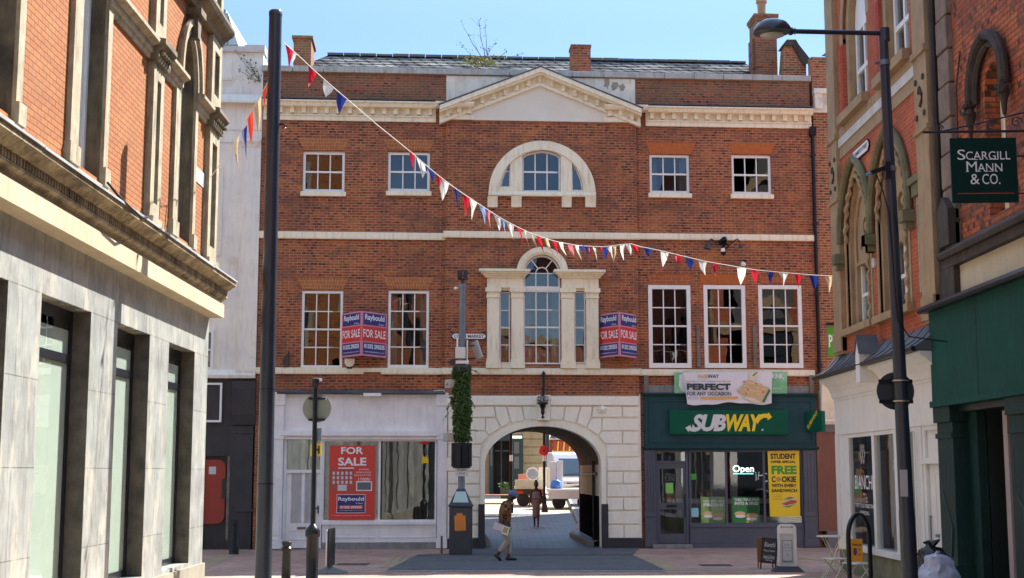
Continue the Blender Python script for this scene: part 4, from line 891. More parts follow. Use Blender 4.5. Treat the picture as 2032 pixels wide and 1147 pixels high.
def gothic_lower(u0, u1, left_dark):
    c = (u0+u1)/2; m = MB(F)
    for k, (e, d0, d1) in enumerate(((.42, -.02, .10), (.302, .04, .22), (.182, .12, .44))):
        o_ = pointed(u0-e, u1+e, 4.98, 6.75, 7.75+e*1.25); i_ = pointed(u0-e+.12 if k < 2 else u0-.0, u1+e-.12 if k < 2 else u1+.0, 4.97, 6.75, 7.75+(e-.12)*1.25 if k < 2 else 7.75)
        o2 = [p for p in o_]; i2 = [p for p in i_]
        m.wall(o2[1:]+[o2[0]]+[i2[0]]+i2[1:][::-1], [], d0, d1)
    m.box(u0-.5, u1+.5, -.14, .3, 4.84, 4.979)
    o = m.build('gothic_surround', STG, gb)
    # hood mould
    m = MB(F); A = pointed(u0-.58, u1+.58, 6.6, 6.80, 8.36)[1:]; m.tube([(x, -.07, z) for x, z in A], .075, 8); 
    for x in (A[0][0], A[-1][0]): m.box(x-.14, x+.14, -.22, .03, 6.38, 6.58); m.box(x-.09, x+.09, -.16, .03, 6.25, 6.38)
    m.build('hood_mould', STM if not left_dark else STM, o, smooth=True)
    # twisted foliage roll
    m = MB(F); A = pointed(u0-.24, u1+.24, 4.99, 6.75, 8.05)[1:]; pts = []
    for (x0, z0), (x1, z1) in zip(A, A[1:]):
        n = max(1, int(math.hypot(x1-x0, z1-z0)/.05)); pts += [(x0+(x1-x0)*k/n, z0+(z1-z0)*k/n) for k in range(n)]
    m.tube([(x+.018*math.sin(k*1.3), -.03+.02*math.cos(k*1.3), z) for k, (x, z) in enumerate(pts)], [.045+.015*math.sin(k*.9) for k in range(len(pts))], 6); m.build('carved_roll', STG, o, smooth=True)
    # tympanum, roundel and sash
    m = MB(F); m.wall([p for p in pointed(u0+.001, u1-.001, 6.32, 6.75, 7.74)], [arc(c, 6.98, .2, .2, 0, 342, 19), arc(u0+.28, 6.62, .08, .08, 0, 330, 11), arc(u1-.28, 6.62, .08, .08, 0, 330, 11)], .16, .28); m.box(u0, u1, .12, .3, 6.24, 6.319); m.build('tympanum', STG, o)
    w_ = MB(F); w_.box(u0, u0+.08, .2, .3, 4.98, 6.24); w_.box(u1-.08, u1, .2, .3, 4.98, 6.24); w_.box(c-.05, c+.05, .2, .3, 4.98, 6.24); w_.box(u0+.08, c-.05, .21, .3, 5.6, 5.67); w_.box(c+.05, u1-.08, .21, .3, 5.6, 5.67)
    q = w_.build('window', WH, gb); g = MB(F); g.box(u0+.05, u1-.05, .26, .266, 5.0, 7.7); g.build('glass', GL, q); g = MB(F); g.box(u0+.05, u1-.05, .34, .345, 5.0, 6.3); g.build('curtain', WH, q)
gothic_lower(.38, 1.62, 1); gothic_lower(2.80, 4.12, 0)
for u0, u1 in ((.55, 1.95), (3.30, 4.70)):
    m = MB(F)
    for e, d0, d1 in ((.44, -.015, .1), (.222, .06, .44)):
        o2 = pointed(u0-e, u1+e, 11.0 if e > .3 else 9.45, 11.1, 12.4+e); i2 = pointed(u0-e+.22, u1+e-.22, 10.99 if e > .3 else 9.44, 11.1, 12.4+e-.22)
        m.wall(o2[1:]+[o2[0]]+[i2[0]]+i2[1:][::-1], [], d0, d1)
    m.box(u0-.36, u1+.25, -.16, .2, 9.25, 9.44); o = m.build('gothic_surround', STG, gb, bevel=.008)
    w_ = MB(F); w_.wall(pointed(u0+.02, u1-.02, 9.46, 11.1, 12.36), [rect(u0+.14, (u0+u1)/2-.05, 9.56, 11.1), rect((u0+u1)/2+.05, u1-.14, 9.56, 11.1)], .2, .3); w_.box(u0+.14, u1-.14, .19, .29, 10.2, 10.3)
    q = w_.build('window', WH, gb); g = MB(F); g.box(u0+.1, u1-.1, .25, .256, 9.5, 11.1); g.build('glass', GL, q)
    m = MB(F); m.box(u0-.44, u0-.225, -.012, .1, 9.45, 10.99); m.build('red_jamb', brick('brick_jamb_red', (.40,.05,.035), (.35,.04,.03), (.3,.12,.09), ms=.004), o)
m = MB(F); m.box(4.98, 5.30, -.02, .05, 5.1, 6.75); o = m.build('glass_block_strip', mat('glass_block', (.38,.36,.26), .2, c2=(.22,.24,.20), sc=7), gb)
m = MB(F); m.box(4.85, 5.34, -.06, .03, 6.78, 6.98); m.box(4.55, 5.34, -.10, .03, 7.0, 7.12); m.build('stone_label', STM, gb)
m = MB(F); m.lathe([(.001,0),(.10,0),(.10,.04),(.001,.05)], (2.18, -.001, 6.05), 14, Matrix.Rotation(math.pi/2, 4, 'X')); m.build('wall_rosette', STW, gb)
# shopfront
m = MB(F); m.box(C0, 4.75, -.03, .4, 0, .50); m.box(5.75, C1, -.03, .4, 0, 2.8); m.build('shop_plinth', mat('stone_plinth_mossy', (.22,.20,.14), .9, c2=(.13,.14,.05), sc=3, streak=(.06,.06,.04), sk=.6), gb)
m = MB(F); m.box(C0-.02, C1-.1, -.05, .4, 2.84, 3.55)
m.profile([(.4, 3.55), (-.06, 3.55), (-.06, 3.60), (-.10, 3.62), (-.12, 3.72), (-.18, 3.84), (-.28, 3.93), (-.36, 3.97), (-.36, 4.03), (.4, 4.03)], C0-.02, C1-.12)
m.box(C0-.02, C0+.22, -.06, .4, .5, 2.84); m.build('shop_fascia', WH if False else mat('paint_shop_white', (.78,.76,.72), .45, c2=(.70,.68,.64), sc=2, streak=(.45,.42,.38), sk=.25), gb, bevel=.006)
SW = MC['paint_shop_white']
m = MB(F); m.profile([(.0, 4.04), (-.40, 4.04), (-.44, 4.06), (-.44, 4.10), (-.2, 4.26), (.0, 4.50)], C0-.06, C1-.10); u = C0+.2
while u < C1-.3: m.profile([(-.0, 4.50), (-.2, 4.26), (-.43, 4.11), (-.43, 4.125), (-.2, 4.28), (-.0, 4.52)], u, u+.03); u += random.uniform(.45, .62)
m.build('lead_roof', LEAD, gb); m = MB(F); m.tube([(C0-.1, -.46, 4.06), (C1-.1, -.46, 4.06)], .045, 8); m.build('gutter', BLKG, gb)
m = MB(F); m.poly([(2.42, 3.72), (2.70, 3.72), (2.70, 4.25), (2.56, 4.52), (2.42, 4.25)], -.50, -.15); m.build('gablet', SW, gb)
m = MB(F); m.poly([(2.39, 4.25), (2.56, 4.56), (2.73, 4.25), (2.77, 4.25), (2.56, 4.63), (2.35, 4.25)], -.52, -.12); m.build('gablet_lead', LEAD, gb)
s0 = C0+.23; posts = [-.12, 1.78, 3.30]
xs = [-.12, 1.62, 3.05]; m = MB(F); zg0, zg1 = .62, 2.78
fr0 = -.62
for x0, x1 in ((C0+.22, fr0+.0), (fr0+.4, fr0+.5)): pass
m.box(C0+.221, -.36, -.02, .1, .5, 2.839); m.box(1.58, 1.76, -.03, .08, .62, 2.839); m.box(3.12, 3.40, -.04, .1, .5, 2.839); m.box(4.34, 4.78, -.04, .2, .5, 2.839)
m.box(-.36, 4.34, -.08, .2, .50, .619); m.box(-.36, 1.58, -.02, .08, 2.76, 2.839); m.box(1.76, 3.12, -.02, .08, 2.76, 2.839); m.box(3.40, 4.34, -.02, .08, 2.76, 2.839); m.box(-.361, -.24, -.02, .08, .62, 2.76)
o = m.build('shop_window', SW, gb, bevel=.006)
g = MB(F); 
for a, b in ((-.24, 1.58), (1.76, 3.12), (3.40, 4.34)): pane_grid(g, a, b, .62, 2.76, 1, 1, .03, .003)
g.build('glass', GLS, o, fix=False)
m = MB(F); n0 = [(C0+.41,.5,.3),(4.8,.5,.3),(4.8,4.6,.3),(C0+.41,4.6,.3),(C0+.41,.5,2.95),(4.8,.5,2.95),(4.8,4.6,2.95),(C0+.41,4.6,2.95)]; m.add(n0, [(0,1,2,3),(4,7,6,5),(1,5,6,2),(2,6,7,3),(3,7,4,0)]); m.build('interior', mat('wall_pale_green', (.34,.38,.33), .8), gb, fix=False)
m = MB(F); m.wall(rect(4.78, 5.78, .05, 2.84), [rect(4.92, 5.62, .1, 2.20), rect(4.92, 5.62, 2.3, 2.76)], -.02, .1); m.box(4.92, 5.62, .03, .08, 2.3, 2.76); m.box(4.75, 5.8, -.05, .0, 2.20, 2.26); m.build('door_frame', SW, gb, bevel=.005)
m = MB(F); m.box(4.925, 5.615, .04, .09, .1, 2.195)
for a, b in ((.25, .95), (1.1, 2.05)): m.box(5.0, 5.24, .03, .041, a, b); m.box(5.30, 5.54, .03, .041, a, b)
o = m.build('door', SW, gb, bevel=.006); m = MB(F); m.tube([(5.0, -.0, .9), (5.0, -.0, 1.35)], .014, 6); m.box(4.99, 5.01, 0, .04, .92, .94); m.box(4.99, 5.01, 0, .04, 1.31, 1.33); m.box(5.18, 5.36, .015, .03, 1.0, 1.05); m.build('handle', POLEG, o)
m = MB(F); m.tube([(4.55, -.09, .5), (4.55, -.09, 2.75), (4.55, -.4, 2.9)], .02, 6); m.build('cable', SW, gb)
# window lettering, white vinyl
m = MB(F); u0, u1 = -.02, 1.46
def dia(m, c, z, w, h, d, t=.018):
    m.wall([(c, z-h), (c+w, z), (c, z+h), (c-w, z)], [[(c, z-h+t*1.6), (c-w+t, z), (c, z+h-t*1.6), (c+w-t, z)][::1]], d, d+.002)
dia(m, .62, 2.42, .10, .20, .018); dia(m, .78, 2.42, .10, .20, .018)
write(m, 'BIANCHI', .05, 1.42, 1.72, 2.0, .018, space=1.0); write(m, 'INK', .66, .86, 1.60, 1.65, .018); write(m, 'TATTOO PIERCING', .02, 1.48, 1.36, 1.44, .018); write(m, 'REMOVAL', .42, 1.08, 1.22, 1.30, .018)
write(m, 'TATTOO', 1.95, 3.0, 2.34, 2.50, .30, flip=True); write(m, 'PIERCING', 1.85, 3.0, 2.12, 2.28, .30, flip=True)
o = m.build('window_lettering', WHT, gb, fix=False)

# ================================================================== RIGHT: second building with the bottle-green shopfront
rb = thing('red_brick_building', 'sooty red brick building with carved hood window above a bottle green shopfront at far right', 'building', (7.1, 21.9, 0), math.radians(-90))
D0, D1 = 6.06, 42.
m = MB(F); nh = archhole(8.25, 9.02, 5.80, 7.62, .42); m.wall(rect(D0, D1, 4.7, HT), [nh]+[archhole(a, a+.8, 5.8, 7.62) for a in (12.6, 16.6, 20.6)], .06, .5); m.build('brick_wall', BRS, rb)
m = MB(F); m.box(D0, D0+.4, .5, 9, 0, HT); m.box(D0+.4, D1, .5, 9, HT-.6, HT-.2); m.box(D1-.3, D1, .5, 9, 0, HT-.6); m.build('roof', LEAD, rb)
m = MB(F); u = 5.0
k = 0; z = 4.9
while z < HT: m.box(6.42, 6.95, -.03-(k % 2)*.012, .1, z, z+.53); z += .56; k += 1
m.build('quoin', mat('stone_quoin', (.24,.17,.125), .85, c2=(.16,.115,.09), sc=3, streak=(.05,.04,.03), sk=.6), rb, bevel=.02)
m = MB(F); m.box(6.08, 6.40, .02, .07, 4.7, HT); m.build('gap_shade_strip', STK, rb); m = MB(F); m.tube([(6.24, -.03, 4.6), (6.24, -.03, HT)], .06, 8); m.tube([(7.4, .02, 8.6), (7.15, .02, 8.1), (7.12, .02, 7.2)], .015, 5); m.build('drainpipe', STK, rb)  # first box paints the shadowed gap between the two fronts
m = MB(F); m.box(6.40, D1, -.10, .1, 5.27, 5.42); m.profile([(.1, 5.42), (-.16, 5.42), (-.18, 5.50), (-.06, 5.60), (.1, 5.62)], 6.40, D1); m.box(6.36, 7.0, -.10, .1, 4.72, 5.27); m.poly([(6.42, 5.62), (6.95, 5.62), (6.95, 6.2), (6.68, 6.42), (6.42, 6.2)], -.14, .05); m.build('sill_course', STK, rb, bevel=.01)
m = MB(F); m.box(7.0, D1, .0, .07, 4.6, 5.268); m.build('render_panel', mat('render_cream', (.58,.50,.36), .8, c2=(.50,.43,.30), sc=2, streak=(.25,.2,.14), sk=.4), rb)
m = MB(F); c = 8.635; A = arc(c, 7.62, .70, .82, -5, 185, 20); m.tube([(x, -.05, z) for x, z in A], .085, 8); A = arc(c, 7.62, .58, .68, -5, 185, 20); m.tube([(x, -.01, z) for x, z in A], .05, 6)
for s in (-1, 1):
    x = c+s*.70
    for k in range(14): t = random.random()*6.28; m.lathe([(.001,-.05),(.05,-.03),(.055,.02),(.001,.06)], (x+.09*math.cos(t), -.08+.05*math.sin(t), 7.50+random.uniform(-.1,.1)), 7)
    m.lathe([(.001,-.42),(.03,-.38),(.05,-.2),(.10,-.05),(.001,0)], (x, -.06, 7.46), 8)
m.build('hood_mould', STK, rb, smooth=True)
m = MB(F); m.box(8.27, 8.55, .28, .36, 5.82, 7.9); m.box(8.94, 9.01, .28, .36, 5.82, 7.9); m.box(8.55, 8.94, .28, .36, 5.82, 5.92); o = m.build('window', CR, rb); g = MB(F); g.box(8.3, 9.0, .33, .335, 5.85, 8.0); g.build('glass', GL, o); g = MB(F); g.box(8.26, 9.01, .45, .46, 5.81, 8.1); g.build('curtain', CURT, o)
# green shopfront
m = MB(F); m.box(5.86, D1, -.16, .2, 3.20, 4.66); m.box(5.84, D1, -.20, .1, 3.10, 3.199); m.build('shop_fascia', SHOPG, rb)
m = MB(F); m.profile([(.1, 4.66), (-.30, 4.64), (-.33, 4.68), (-.30, 4.74), (.1, 4.80)], 5.75, D1); m.build('fascia_capping', BLKG, rb)
m = MB(F)
for k in range(12): m.box(8.05+k*2.42, 8.07+k*2.42, -.164, -.15, 3.21, 4.65)
for k in range(30): m.lathe([(.001,0),(.012,0),(.012,.006),(.001,.008)], (6.0+k*.8, -.158, 3.3 if k % 2 else 4.55), 8, Matrix.Rotation(math.pi/2, 4, 'X'))
m.build('panel_joint', SHOPGD, rb)
m = MB(F)
for a, b in ((5.86, 6.62), (9.05, 10.2)):
    m.box(a, b, -.10, .3, .62, 2.85); m.box(a-.03, b+.03, -.14, .3, 0, .62); m.box(a-.03, b+.03, -.15, .3, 2.85, 3.099); m.box(a-.02, b+.02, -.13, .3, 2.6, 2.68)
m.box(6.62, 7.0, .15, .3, 0, 3.1); m.box(10.2, D1, -.05, .3, 0, 3.1); m.build('pilaster', SHOPGD, rb, bevel=.008)
m = MB(F)
for a, b in ((5.86, 6.62), (9.05, 10.2)):
    for k in range(7):
        x = a+.1+(b-a-.2)*k/6; z0 = 1.9-.5*abs(math.sin(k*1.9)); m.box(x-.008, x+.008, -.104, -.099, z0, z0+.5)
    m.bar((a+.2, -.108, 1.75), (b-.15, -.108, 1.2), .02); m.bar((b-.15, -.108, 1.2), (b-.25, -.108, .75), .035)
m.build('decorative_line', flat('paint_dark_line', (.03,.06,.06), .5), rb)
m = MB(F); m.box(7.0, 8.25, .55, .6, 0, 3.1); m.box(6.62, 7.0, .31, .6, 0, 3.1); m.box(6.62, 9.05, .0, .7, 3.0, 3.098); m.box(8.25, 9.05, .3, .35, 2.6, 3.0); m.build('door', flat('door_near_black', (.012,.022,.020), .35), rb)
m = MB(F); m.box(8.25, 8.42, .1, .4, .1, 2.95); m.box(8.46, 8.56, .14, .4, .1, 2.75); m.build('door_jamb', mat('jamb_pale_pink', (.42,.34,.33), .5, c2=(.34,.27,.27)), rb)
m = MB(F); m.box(8.56, 9.05, .2, .21, .5, 2.6); m.build('glass', GLS, rb); m = MB(F); m.box(8.56, 9.05, .1, .4, 0, .5); m.build('stall_riser', SHOPGD, rb)

# ================================================================== NEIGHBOURS in line with the main front
F = MF; P = F.P
wb_ = thing_f(F, 'stucco_building', 'white rendered building above a derelict black shopfront, left of the pedimented building', 'building', -7, 0, 0)
zt_ = P(470, 92)[1]; x0 = -14.; x1 = U0-.015; z190 = P(470,188)[1]; z205 = P(470,203)[1]
m = MB(F); wq = rect(*F.R(412, 655, 424, 735)); m.wall(rect(x0, x1, 4.6, z190), [], .0, .4); m.box(x1-.4, x1, .4, 6, 0, zt_-.2); m.box(x0, x1-.4, 5, 6, 0, zt_-.3); m.build('wall', WHB, wb_)
m = MB(F); m.box(x0, x1, -.02, .4, z205, zt_-.18); m.box(P(440,140)[0]-1, P(462,140)[0], -.035, -.019, P(450,160)[1], P(450,118)[1]); m.box(x0, P(482,150)[0], -.05, -.019, z205+.02, P(480,172)[1]); m.build('attic', WHB, wb_)
m = MB(F); m.box(x0, P(485,100)[0], -.10, .45, zt_-.18, zt_-.02); m.box(P(485,100)[0]+.01, x1+.04, -.12, .45, zt_-.18, zt_+.02); m.build('coping', STW, wb_)
m = MB(F); m.profile([(.0, z190-.12), (-.10, z190-.12), (-.12, z190-.02), (-.22, z205-.06), (-.22, z205), (.0, z205+.03)], x0, x1); m.profile([(0, P(470,283)[1]), (-.03, P(470,283)[1]), (-.03, P(470,279)[1]), (0, P(470,279)[1])], x0, x1); m.profile([(0, P(470,258)[1]), (-.03, P(470,258)[1]), (-.03, P(470,255)[1]), (0, P(470,255)[1])], x0, x1); m.build('cornice', WHB, wb_)
a, b = P(482,400)[0], x1-.0; m = MB(F); m.box(a, b, -.09, .01, P(500,735)[1], P(500,293)[1]); m.profile([(0, P(500,293)[1]), (-.10, P(500,293)[1]), (-.12, P(500,288)[1]), (-.18, P(500,282)[1]), (-.18, P(500,278)[1]), (0, P(500,278)[1])], a-.06, b); m.box(a-.06, b, -.14, .01, P(500,745)[1], P(500,735)[1])
for q in ((425,330,441,520), (425,330,470,334)): pass
m.build('pilaster', WHB, wb_)
m = MB(F); c, e, g_, h_ = F.R(425, 332, 441, 508); m.box(c-1.2, e, -.03, .01, g_, g_+.04); m.box(e-.04, e, -.03, .01, g_+.04, h_); m.box(c-1.2, e-.04, -.03, .01, h_-.04, h_); m.build('panel_mould', WHB, wb_)
m = MB(F); m.profile([(0, 4.58), (-.16, 4.58), (-.18, 4.66), (-.05, 4.82), (0, 4.82)], x0, x1); m.build('string_course', WHB, wb_)
sash(F, wb_, -9.2, P(424,690)[0], P(420,735)[1], P(420,655)[1], 2, 2, d=-.03)
# black shopfront
m = MB(F); z755, z848 = P(460,757)[1], P(460,845)[1]
m.box(x0, x1, .0, .35, z848, 4.58); m.box(P(455,900)[0], x1-.02, -.05, .3, 0, z848); a, b = P(462,800)[0], P(508,800)[0]; m.profile([(.0, z848+.02), (-.10, z848+.02), (-.16, z848+.3), (-.24, z755-.2), (-.24, z755), (0, z755)], a, b)
m.box(x0, P(405,900)[0], -.02, .3, 0, z848); m.box(P(405,900)[0], P(455,900)[0], -.02, .3, P(430,905)[1], z848); m.box(P(405,900)[0], P(455,900)[0], .1, .3, 0, P(430,905)[1])
for (q) in ((468,855,505,860), (468,1010,505,1016)): c, e, g_, h_ = F.R(*q); m.box(c, e, -.075, -.049, g_, h_)
m.build('black_shopfront', BLK, wb_, bevel=.004)
m = MB(F); c, e, g_, h_ = F.R(402, 912, 446, 1040); r = .22
pts = [(c, g_), (e-r, g_)]+arc(e-r, g_+r, r, r, -90, 0, 6)[1:]+arc(e-r, h_-r, r, r, 0, 90, 6)+[(c, h_)]; m.poly(pts, .05, .099); o = m.build('door', REDD, wb_)
m = MB(F); c, e, g_, h_ = F.R(414, 926, 428, 941); m.box(c, e, .044, .05, g_, h_); m.build('notice', GRYT, o)
m = MB(F); c, e, g_, h_ = F.R(440, 950, 452, 990); m.box(c+.0, e, .02, .049, g_, h_); m.build('lock_box', BLK, o)
m = MB(F); c, e, g_, h_ = F.R(450, 905, 455, 1072); m.box(c, e, -.06, .1, g_, h_); m.build('door_post', WOOD, wb_)
m = MB(F); c, e, g_, h_ = F.R(402, 760, 441, 838); t = .055; m.box(e-t, e, -.10, .0, g_, h_); m.box(c-1, e-t, -.10, .0, g_, g_+t); m.box(c-1, e-t, -.10, .0, h_-t, h_); o = m.build('sign_frame', WHT, wb_)
m = MB(F); m.box(c-1, e-t, -.05, 0., g_+t, h_-t); m.build('sign_panel', BLK, o)
# terrace closing the street behind the camera (it is what the upper sashes mirror)
OF = Fr(0, -34, 180); ob = thing('opposite_building', 'brick terrace with cream cornice mirrored in the window glass', 'building', (0, -34, 0), math.pi)
hs = [rect(x, x+1.1, z, z+2.0) for z in (5.2, 9.0) for x in (-16, -12.5, -9, -5.5, -2, 1.5, 5, 8.5, 12)]
m = MB(OF); m.wall(rect(-20, 20, 0, 12.5), hs, 0, .4); m.build('wall', BRN, ob); m = MB(OF); m.box(-20, 20, .5, .6, 0, 12); m.build('interior', DARK, ob); m = MB(OF); m.box(-20, 20, -.25, .3, 12.3, 12.9); m.box(-20, 20, -.15, .0, 4.3, 4.7)
for x in range(-20, 20, 5): m.box(x, x+.5, -.12, 0, 0, 4.3)
m.box(-20, 20, -.10, 0, 3.5, 4.3)
for h_ in hs: m.box(h_[0][0]-.15, h_[1][0]+.15, -.05, 0, h_[0][1]-.15, h_[0][1])
m.build('cornice', STG, ob); m = MB(OF); m.box(-20, 20, -.04, -.01, .5, 3.49); m.build('shop_glass', MC['glass_blind_dark'], ob); m = MB(OF); m.box(-7, -5.8, 2, 3, 12, 15); m.box(6, 7.4, 2, 3, 12, 15.5); m.build('chimney', BRS, ob)
# wall plant on the stucco building
pl = thing_f(F, 'wall_plant', 'straggly shrub growing out of the white stucco parapet', 'plant', P(514,165)[0], -.1, P(514,165)[1])
def shrub(fr, root, base, tips, lf, leafmat, stemmat, nl=14, sz=.05, r0=.012, spread=.12):
    m = MB(fr); L = MB(fr)
    for t in tips:
        a = Vector(base); b = Vector(t); pts = []
        mid = (a+b)/2+Vector((random.uniform(-.1,.1), random.uniform(-.05,.05), -.06))
        for k in range(7): s = k/6; pts.append(a*(1-s)**2+mid*2*s*(1-s)+b*s*s+Vector((random.uniform(-1,1), random.uniform(-1,1), random.uniform(-1,1)))*.018)
        m.tube(pts, [r0*(1-.75*k/6) for k in range(7)], 5)
        for k in range(3):
            p = pts[random.randint(2, 5)]; q = p+Vector((random.uniform(-1,1), random.uniform(-.6,.6), random.uniform(-.2,1)))*(b-a).length*.22; m.tube([p, q], [r0*.5, r0*.2], 4)
            for _ in range(nl//4): c = q+Vector([random.gauss(0, spread*.4) for _ in range(3)]); leaf(L, c, sz)
        for _ in range(nl): c = pts[random.randint(lf, 6)]+Vector([random.gauss(0, spread*.5) for _ in range(3)]); leaf(L, c, sz)
    m.build('stem', stemmat, root); L.build('leaf', leafmat, root, fix=False)
def leaf(L, c, sz):
    s = sz*random.uniform(.6, 1.3); a = Vector([random.gauss(0, 1) for _ in range(3)]).normalized(); b = a.cross(Vector([random.gauss(0, 1) for _ in range(3)])).normalized()
    L.add([c-a*s, c+b*s*.45, c+a*s, c-b*s*.45], [(0, 1, 2), (0, 2, 3)])
def leafm(name, c, c2):
    m, nt, bs, out = newmat(name); v = objvec(nt); col = mix(nt, noisef(nt, v, 9, .3, .7), c, c2); lk(nt, col, bs.inputs['Base Color']); bs.inputs['Roughness'].default_value = .6
    tl = nt.nodes.new('ShaderNodeBsdfTranslucent'); lk(nt, col, tl.inputs[0]); ms = nt.nodes.new('ShaderNodeMixShader'); ms.inputs[0].default_value = .25; lk(nt, bs.outputs[0], ms.inputs[1]); lk(nt, tl.outputs[0], ms.inputs[2]); lk(nt, ms.outputs[0], out.inputs[0]); return m
LFY = leafm('leaf_yellow', (.26,.23,.06), (.13,.14,.05)); LFG = leafm('leaf_green', (.05,.10,.03), (.09,.14,.04)); LFI = leafm('leaf_ivy', (.030,.085,.020), (.11,.19,.045)); STEM = flat('twig_grey', (.14,.125,.10), .9)
def pv(x, y, d): u, z = P(x, y, d); return (u, d, z)
shrub(F, pl, pv(516,162,-.1), [pv(*q) for q in ((466,100,-.2), (480,108,-.3), (470,135,-.2), (495,120,-.15), (505,128,-.2), (490,150,-.3))], 3, LFG, STEM, 7, .045, .012, .1)
rp = thing_f(F, 'roof_shrub', 'tall bare buddleia with yellowing leaves rooted on the slate roof', 'plant', P(955,128)[0], .5, 13.3)
shrub(F, rp, pv(968,128,.5), [pv(*q) for q in ((962,40,.5), (915,42,.6), (950,38,.4), (972,90,.5))], 4, LFG, STEM, 5, .04, .016, .08)
shrub(F, rp, pv(958,130,.4), [pv(*q) for q in ((912,82,.4), (925,100,.3), (905,112,.4), (1005,100,.4), (1040,105,.3), (985,75,.5))], 3, LFG, STEM, 5, .04, .010, .08)
L = MB(F)
for _ in range(190):
    x = random.gauss(950, 19); u, z = P(min(1020, max(915, x)), random.gauss(123, 5), .3); leaf(L, Vector((u, .3+random.gauss(0, .12), z)), .06)
L.build('foliage', LFY, rp, fix=False)
# right neighbour
nb = thing_f(F, 'narrow_brick_building', 'pale red brick building with red granite shop pier, right of the drainpipe', 'building', 9.6, 0, 0)
n0, n1 = U1+.10, 17.; m = MB(F); m.box(n0, n1, .06, .4, P(1630,225)[1], P(1630,112)[1]); m.box(n0, n1, .02, .4, 4.2, P(1630,225)[1]); m.box(n0, n0+.4, .4, 6, 0, 12.9); m.box(n0, n1, 5.6, 6, 0, 12.9); m.build('wall', BRN, nb)
m = MB(F); q = F.R(1608,178,1650,224); m.box(n0, n1, -.05, .1, q[2], q[2]+.10); m.box(n0, n1, -.16, .1, q[3]-.14, q[3]); m.box(n0+.02, n0+.24, -.12, .1, q[2]+.1, q[3]-.14); m.box(n0+.24, n1, .0, .1, q[2]+.1, q[3]-.14); m.lathe([(.001,0),(.11,0),(.13,.05),(.001,.10)], (n0+.5, -.0, (q[2]+q[3])/2), 10, Matrix.Rotation(math.pi/2, 4, 'X')); m.build('cornice', CRD, nb)
m = MB(F); zt_ = P(1630,112)[1]; m.profile([(.0, zt_), (-.08, zt_), (-.08, zt_+.1), (.4, zt_+.14)], n0+.4, n1); m.build('coping', STM, nb)
m = MB(F); m.add([(n0+.3, .4, zt_), (n1, .4, zt_), (n1, 3, zt_+.7), (n0+.3, 3, zt_+.7)], [(0, 1, 2, 3)]); m.build('roof', SLT, nb)
m = MB(F); a0_, a1_ = P(1560,90,.9), P(1588,150,.9); pts = [tuple(P(x, y, .9)) for x, y in ((1553,88),(1562,78),(1580,80),(1582,88),(1602,118),(1602,148),(1590,146),(1565,100),(1562,150),(1553,150))]
m.poly([tuple(P(x, y, .9)) for x, y in ((1556,92),(1578,90),(1600,120),(1600,150),(1552,150))], .9, 1.3); m.build('gable_wall', BRN, nb)
m = MB(F); m.poly([tuple(P(x, y, .9)) for x, y in ((1552,92),(1560,80),(1578,80),(1584,90),(1606,118),(1596,134),(1576,100),(1572,92))], .82, 1.4); m.build('gable_coping', STK, nb)
m = MB(F); m.box(n0, n1, -.06, .1, 4.62, 4.80); m.build('string_course', CR, nb)
m = MB(F); a, b = P(1625,800)[0], P(1655,800)[0]; z0, z1 = P(1640,843)[1], P(1640,752)[1]; m.profile([(.1, z0), (-.22, z0), (-.24, z0+.1), (-.20, z0+.14), (-.30, z1-.25), (-.36, z1-.1), (-.36, z1), (.1, z1)], a, b); m.build('console', CR, nb, bevel=.01)
m = MB(F); m.box(P(1622,900)[0], P(1656,900)[0], -.20, .1, P(1640,858)[1], z0-.002); m.box(P(1632,900)[0], P(1656,900)[0], -.24, .1, 0, .45); m.build('pier_block', mat('granite_grey', (.14,.14,.14), .4), nb)
m = MB(F); m.box(P(1622,900)[0]-.06, P(1656,900)[0]-.02, -.16, .1, .45, P(1640,858)[1]-.002); m.build('granite_pier', GRN, nb)
m = MB(F); a = P(1656,900)[0]; m.box(a, n1, -.02, .2, 2.95, 4.3); m.box(a, n1, -.05, .2, 2.35, 2.42); m.box(a, n1, -.05, .2, 0, .55); m.build('shopfront', FASG, nb); m = MB(F); m.box(a, n1, .02, .03, .55, 2.95); m.build('glass', GLS, nb); m = MB(F); m.box(n0+.1, n1, .8, .82, 0, 4.2); m.build('interior', DARK, nb)
m = MB(F); m.box(a+.05, a+.55, .01, .015, 1.25, 1.6); m.build('notice', WHT, nb)
# far glass tower over the roofs
gt = thing('glass_tower', 'pale blue glass tower block rising behind the white stucco roof', 'building', at(452, 90, 80)-Vector((0,0,0)))
a = at(436, 92, 80); b = at(473, 92, 80); t0 = at(440, 20, 80); t1 = at(455, 24, 80); m = MB(WF)
m.W = WM[gt.name].copy(); o_ = WM[gt.name].translation
def rl(p): return (p.x-o_.x, p.z-o_.z)
m.poly([rl(at(425,140,80)), rl(at(474,140,80)), rl(at(473,90,80)), rl(at(452,26,80)), rl(at(448,26,80)), rl(at(448,18,80)), rl(at(425,18,80))], 0, 8); m.build('wall', brick('curtain_wall', (.36,.42,.48), (.40,.46,.50), (.16,.20,.26), w=1.2, h=2.2, ms=.06, bw=0., bstr=.1), gt)
m = MB(); m.W = WM[gt.name].copy(); q0 = rl(at(441,90,80)); q1 = rl(at(447,22,80)); m.box(q0[0]-.6, q1[0], -.15, 0, rl(at(447,140,80))[1], q1[1]); m.build('glazed_bay', flat('tower_glass', (.10,.16,.26), .2), gt)
